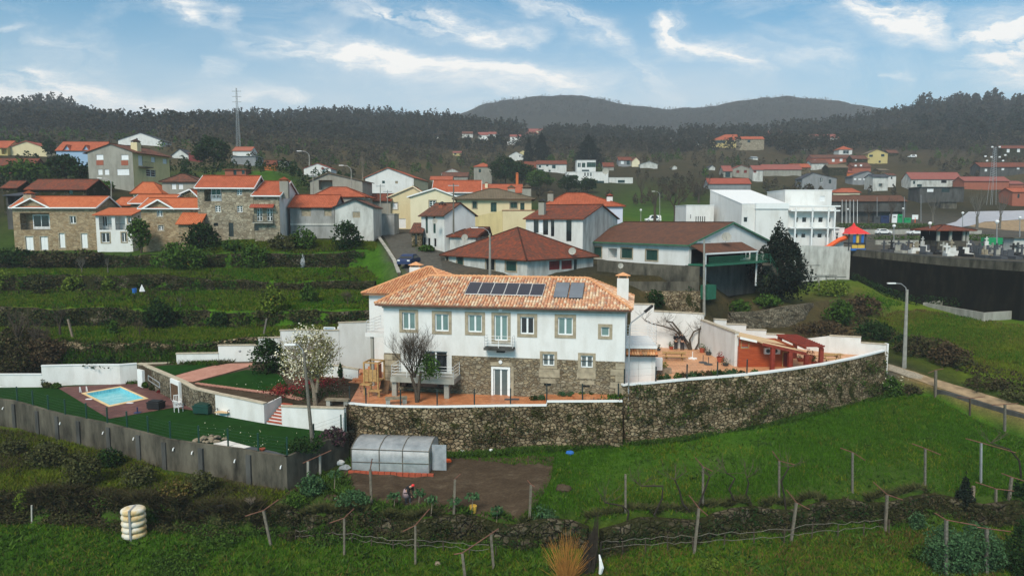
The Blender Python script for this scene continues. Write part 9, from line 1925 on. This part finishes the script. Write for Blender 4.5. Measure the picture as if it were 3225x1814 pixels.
def pose(hip,chest,neck,head,lh,rh,el=None,er=None,lf=(-.11,0),rf=(.11,0)):
 j=[(*hip,.13),(*((Vector(hip)+Vector(chest))/2),.13),(*chest,.15),(*neck,.055),(*head,.095)]
 for s_,hd,elb in ((-1,lh,el),(1,rh,er)):
  sh=Vector(chest)+Vector((s_*.2,0,.05));hd=Vector(hd);eb=Vector(elb) if elb else (sh+hd)/2+Vector((s_*.08,.06,-.05));j += [(*sh,.06),(*eb,.045),(*hd,.028),(*(hd+(hd-eb).normalized()*.13),.012)]
 for s_,ft in ((-1,lf),(1,rf)):kn=Vector((s_*.1+(ft[0]-s_*.1)*.5,ft[1]*.5-.03,.48));j += [(s_*.1,hip[1]*.6,hip[2]-.12,.09),(*kn,.06),(ft[0],ft[1],.08,.04)]
 j += [(lf[0],lf[1]-.16,.04,.03),(rf[0],rf[1]-.16,.04,.03)]
 for k in (7,11):h_=Vector(j[k][:3]);d=(h_-Vector(j[k-1][:3])).normalized();sd=d.cross(Vector((0,0,1))).normalized();j += [(*(h_+d*.11+sd*o_),.009) for o_ in (-.035,.015,.04)]+[(*(h_+d*.05+sd*-.06),.01)]
 return j,BN
p1=PZ(2128,1100,PZ_);person('person in dark clothes with hands together, left of the pair by the white wall',p1,1.72,rad(10),pose((0,0,.95),(0,0,1.38),(0,0,1.5),(0,-.03,1.63),(-.05,-.24,1.2),(.05,-.24,1.22),(-.24,-.02,1.15),(.24,-.02,1.15)),'cloth_black','cloth_dark','brown_wood')
p2=PZ(2148,1102,PZ_);person('broader person in black coat, right of the pair by the white wall',p2,1.8,rad(-15),pose((0,0,.95),(0,0,1.38),(0,0,1.5),(.02,-.02,1.64),(-.2,-.2,1.55),(.24,-.05,.85),(-.3,-.1,1.2)),'cloth_black','cloth_dark','concrete_pale')
p3=hit(1284,1586);g_=person('gardener bent forward with red cap, dark jacket and pale skirt on the soil plot',p3,1.68,rad(60),pose((0,.12,.92),(0,-.22,1.24),(0,-.38,1.33),(0,-.50,1.38),(-.15,-.42,.68),(.15,-.42,.7),lf=(-.1,.1),rf=(.1,-.12)),'cloth_black','boot_grey','red_plastic');m_=MB();m_.lathe((0,.1,.48),[(.27,0),(.22,.3),(.17,.5)],12);m_.build('skirt',MT['cloth_lilac'],g_,True)
# ---------------- grass,weeds,ivy and the far woods
def dens(f,thr,s_=0):return lambda P:P[pnoise(P[:,0],P[:,1],f,s_)+nr.normal(0,.35,len(P)) > thr] if 0 else (pnoise(P[:,0],P[:,1],f,s_)+nr.normal(0,.35,len(P)) > thr)
fld=[(1400,1440),(1800,1412),(2160,1376),(2500,1328),(2780,1246),(2935,1250),(3225,1385),(3400,1480),(3400,1600),(2950,1560),(2400,1598),(1900,1650),(1640,1640),(1745,1470)]
grass('grass',fld,36000,.20,.07,'grass_blade',4,.35,dens(.2,-.45,3));grass('grass',fld,9000,.26,.08,'grass_yellow',3,.5,dens(.35,.15));grass('grass',fld,1500,.28,.15,'leaf_mid',5,.9,dens(.5,.4,2))
low_=[(-100,1650),(300,1650),(850,1692),(1300,1698),(1900,1700),(2400,1660),(2950,1618),(3400,1680),(3400,2000),(1600,2050),(-100,2050)]
grass('weeds',low_,20000,.22,.08,'grass_blade',4,.5);grass('weeds',low_,9000,.25,.09,'grass_yellow',3,.5,dens(.3,-.1));grass('weeds',low_,6000,.22,.08,'grass_dry',3,.7,dens(.4,.3,1));grass('weeds',[(1900,1720),(2900,1660),(3400,1700),(3400,1950),(1700,1950)],7000,.2,.09,'grass_dry',4,.6,dens(.3,-.3,2));grass('weeds',low_,3500,.3,.2,'leaf_mid',5,.9,dens(.6,.3,3))
bank=[(-100,1350),(118,1370),(240,1400),(443,1456),(520,1495),(905,1552),(850,1596),(600,1584),(300,1555),(-100,1535)]
grass('grass',bank,14000,.26,.08,'grass_yellow',4,.5);grass('weeds',bank,5000,.4,.1,'scrub',4,.8,dens(.4,.1,2));grass('weeds',[(-100,1545),(300,1562),(600,1592),(850,1602),(850,1682),(600,1664),(300,1640),(-100,1630)],7000,.4,.12,'scrub',4,.8)
grass('weeds',[(1100,1446),(1740,1408),(2155,1377),(2500,1329),(2785,1246),(2785,1256),(2155,1392),(1740,1424),(1100,1458)],4500,.3,.14,'leaf_mid',4,.7);grass('weeds',[(890,1605),(1640,1640),(2400,1600),(2950,1562),(2950,1575),(2400,1618),(1640,1655),(890,1622)],6000,.35,.12,'leaf_olive',4,.8)
grass('weeds',[(920,1500),(1100,1490),(1110,1560),(1300,1600),(1620,1632),(1620,1645),(1200,1632),(900,1600)],2600,.3,.2,'leaf_mid',4,.8,dens(.6,-.2))
for i,pl in enumerate(([(-100,1034),(600,1036),(1180,1020),(1150,1050),(600,1083),(-100,1075)],[(-100,917),(600,916),(1190,908),(1180,975),(600,980),(-100,972)],[(-100,848),(600,848),(1150,845),(1190,884),(700,886),(-100,868)],[(640,765),(1180,762),(1180,792),(600,798)])):grass('grass',pl,(12000,14000,9000,4000)[i],.3,.13,'grass_blade',3);grass('weeds',pl,11000,.34,.15,'grass_yellow',3,.5,dens(.25,-.5,i));grass('weeds',pl,1200,.5,.25,'scrub',4,.7,dens(.2,.4,i))
grass('grass',[(2760,1000),(2900,985),(3225,1030),(3400,1060),(3400,1190),(3225,1205),(3030,1150),(2870,1080)],14000,.26,.1,'grass_yellow',3);grass('weeds',[(2760,990),(2900,975),(3225,1025),(3400,1060),(3400,1190),(3225,1205),(3030,1150),(2870,1080)],9000,.26,.12,'grass_dry',3,.5,dens(.22,.2));grass('grass',[(2700,895),(2880,968),(3225,1025),(3225,1150),(3000,1110),(2780,1040),(2690,960)],9000,.3,.14,'grass_blade',3,.5,dens(.2,.1,2))
grass('grass',[(-100,1108),(680,1108),(690,1152),(-100,1152)],4500,.35,.12,'grass_blade');grass('weeds',[(-100,1108),(900,1100),(690,1152),(-100,1152)],2500,.4,.14,'leaf_olive',4,.7)
def ivy(name,top_,n_,drop,m_,s_,thr,out=.1,lean=.117,f=.45,sd=0):
 a=np.array(top_);seg_=nr.integers(0,len(a)-1,n_);t=nr.uniform(0,1,n_)[:,None];P=a[seg_]*(1-t)+a[seg_+1]*t;d=(a[seg_+1]-a[seg_])[:,:2];d /= np.linalg.norm(d,axis=1,keepdims=True);h_=nr.uniform(0,1,n_)**.8*drop
 P[:,2] -= h_;o_=(h_*lean+out+nr.uniform(0,.18,n_))[:,None];P[:,0:1] += d[:,1:2]*o_;P[:,1:2] -= d[:,0:1]*o_
 k=pnoise(P[:,0],P[:,2]*1.7,f*2,sd)+.6*pnoise(P[:,0],P[:,2]*2,f*6,sd+1)+nr.normal(0,.25,n_) > thr;V,F_=leafcloud(P[k],s_);o=npmesh(name,V,F_,MT[m_]);o['kind']='stuff'
Wt=[(*p,CPZ) for p in pp];Wl=[(*p,TZ) for p in [L2(1088,1270,TZ)]+tp]+[(*L2(1960,1264,TZ+.3),TZ+.3)]
ivy('ivy',Wt,14000,4.2,'leaf_olive',.17,.45);ivy('ivy',Wt,7000,4.4,'leaf_mid',.17,.75,sd=3);ivy('ivy',Wl,9000,3.6,'leaf_brown',.15,.3,sd=1);ivy('ivy',Wl,6000,3.6,'leaf_olive',.16,.4,sd=4);ivy('ivy',Wl+Wt,8000,3.9,'scrub',.2,.75,sd=6)
for k,xs in ((7,range(-200,1180,90)),(9,range(-200,1200,90)),(11,range(-200,1200,90)),(14,range(-200,1180,90)),(3,range(850,3300,80))):
 T_=[(tpx(x,rowat(k,x)[0]-.4,rowat(k,x)[1]),rowat(k,x)[0]-.4,rowat(k,x)[1]+.3) for x in xs];ivy('ivy',T_,6000,2.0 if k > 3 else 1.4,('scrub','leaf_olive')[k % 4 == 1],.26 if k > 3 else .15,-.1,out=.2,lean=.17,sd=k);ivy('ivy',T_,5000,2.2 if k > 3 else 1.2,'leaf_dark',.28 if k > 3 else .15,.2,out=.25,lean=.17,sd=k+2)
def woods(name,pl,n_,h0,h1,m_,q=40,shape=1.0,thr=-9,f=.02,sd=0):
 P=scatter(pl,n_)
 for hx,hy,hl in HP:P=P[~((abs(P[:,0]-hx) < hl/2+4) & (P[:,1] > hy-(60 if hy > 300 else 22 if h1 > 5 else 14)) & (P[:,1] < hy+14))]
 P=P[pnoise(P[:,0],P[:,1],f,sd)+nr.normal(0,.3,len(P)) > thr];n_=len(P);H_=nr.uniform(h0,h1,n_);R_=H_*nr.uniform(.22,.42,n_)*shape
 d=nr.normal(size=(n_,q,3));d /= np.linalg.norm(d,axis=2,keepdims=True);d *= nr.uniform(.3,1,(n_,q,1))**.5;u=(d[...,2]+1)/2;w=(1-.55*u)[...,None]
 C_=P[:,None,:]+np.concatenate([d[...,:2]*R_[:,None,None]*w,(H_[:,None]*(.12+.9*u))[...,None]],2);s_=np.repeat(H_*.17,q);V,F_=leafcloud(C_.reshape(-1,3),1.0);V=(V.reshape(-1,4,3)-C_.reshape(-1,1,3))*s_[:,None,None]+C_.reshape(-1,1,3)
 o=npmesh(name,V.reshape(-1,3),F_,MT[m_]);o['kind']='stuff'
wl=lambda *a:[(x,y) for x,y in a]
rid=[(-250,352),(60,342),(130,332),(190,332),(250,360),(380,405),(500,408),(730,384),(1000,376),(1400,384),(1550,406),(1800,430),(2100,434),(2400,424),(2600,406),(2800,370),(3225,342),(3450,338)]
woods('woodland',rid+[(3450,372),(2800,402),(2400,450),(1800,452),(1500,430),(600,428),(300,430),(-250,400)],5200,9,17,'forest_far',30,.8)
woods('woodland',[(-250,402),(300,432),(600,430),(1500,432),(2100,457),(2400,450),(3450,385),(3450,455),(2400,482),(2000,485),(1200,480),(600,436),(-250,436)],3400,6,12,'forest_far',34,1.1);woods('woodland',[(500,408),(1400,400),(2000,450),(3300,410),(3300,470),(2000,495),(500,455)],2400,5,10,'forest_brown',34,1.2)
woods('woodland',[(-200,440),(600,440),(1250,485),(2400,485),(3400,470),(3400,560),(2700,570),(1500,570),(900,540),(600,500),(-200,480)],800,3,7,'forest_brown',60,1.3);woods('woodland',[(-200,440),(600,440),(1250,485),(2400,485),(3400,470),(3400,560),(2700,570),(1500,570),(900,540),(600,500),(-200,480)],330,3,7,'leaf_mid',70,1.3)
woods('woodland',[(1100,560),(2500,560),(3300,560),(3300,650),(2100,650),(1250,615)],230,2,5,'forest_brown',110,1.3);woods('woodland',[(1950,560),(3300,500),(3300,620),(2700,640),(2000,650)],260,3,7,'forest_brown',90,1.2);woods('woodland',[(-100,520),(900,545),(1200,595),(1150,640),(700,600),(0,620)],150,2,5,'leaf_dark',80,1.4);woods('woodland',[(600,545),(950,545),(1200,600),(950,640)],130,.8,2,'leaf_mid',40,2)
woods('woodland',[(1500,338),(1600,318),(1700,310),(1800,308),(1900,318),(2100,350),(2300,330),(2480,309),(2700,336),(2950,344),(3225,322),(3225,360),(2600,390),(2000,405),(1480,385)],4600,6,11,'forest_far',16,1.3);woods('woodland',[(2850,352),(3240,345),(3240,420),(2880,430)],160,14,24,'forest_far',80,.8)
woods('woodland',[(2850,350),(3230,342),(3230,460),(2880,460)],260,12,22,'leaf_conifer',50,.7)
for i,(k,x0,x1,h_) in enumerate(((2,0,3300,.9),(3,0,3300,.7),(7,-150,1120,.8),(9,-150,1180,1.1),(11,-150,1150,.9),(8,-150,1150,.7),(14,-150,1150,.9),(10,-150,1180,.7))):
 for mt,nn in (('scrub',30),('leaf_mid',24),('leaf_olive',24)):
  C_=[(x,rowat(k,x)) for x in nr.uniform(x0,x1,nn*(2 if k < 4 else 1))];Vs=[]
  for x,(d_,z_) in C_:r_=h_*rnd.uniform(.35,1.0);X_=tpx(x,d_,z_);d_ -= rnd.uniform(.1,.7);lf=.12 if k < 4 else .24;n_=int(r_*r_/lf/lf*12);Vs.append(ellp(n_,'ball',8)*np.array((r_*1.5,r_*.7,r_*.6))+np.array((X_,d_,zat(X_,d_)+r_*.25)))
  V,F_=leafcloud(np.concatenate(Vs),.13 if k < 4 else .26);o=npmesh('brambles',V,F_,MT[mt]);o['kind']='stuff'
# ---------------- air
m_=MB();m_.box(-2700,-60,7,2700,2560,345);m_=m_.build('haze',MT['ground']);m_['kind']='stuff';hz=bpy.data.materials.new('haze');hz.use_nodes=True;t_=NT(hz.node_tree);t_.n.clear();v_=t_.new('ShaderNodeVolumePrincipled');v_.inputs['Color'].default_value=(.80,.86,.95,1);v_.inputs['Density'].default_value=.00026
t_.l.new(v_.outputs[0],t_.new('ShaderNodeOutputMaterial').inputs['Volume']);m_.data.materials.clear();m_.data.materials.append(hz)
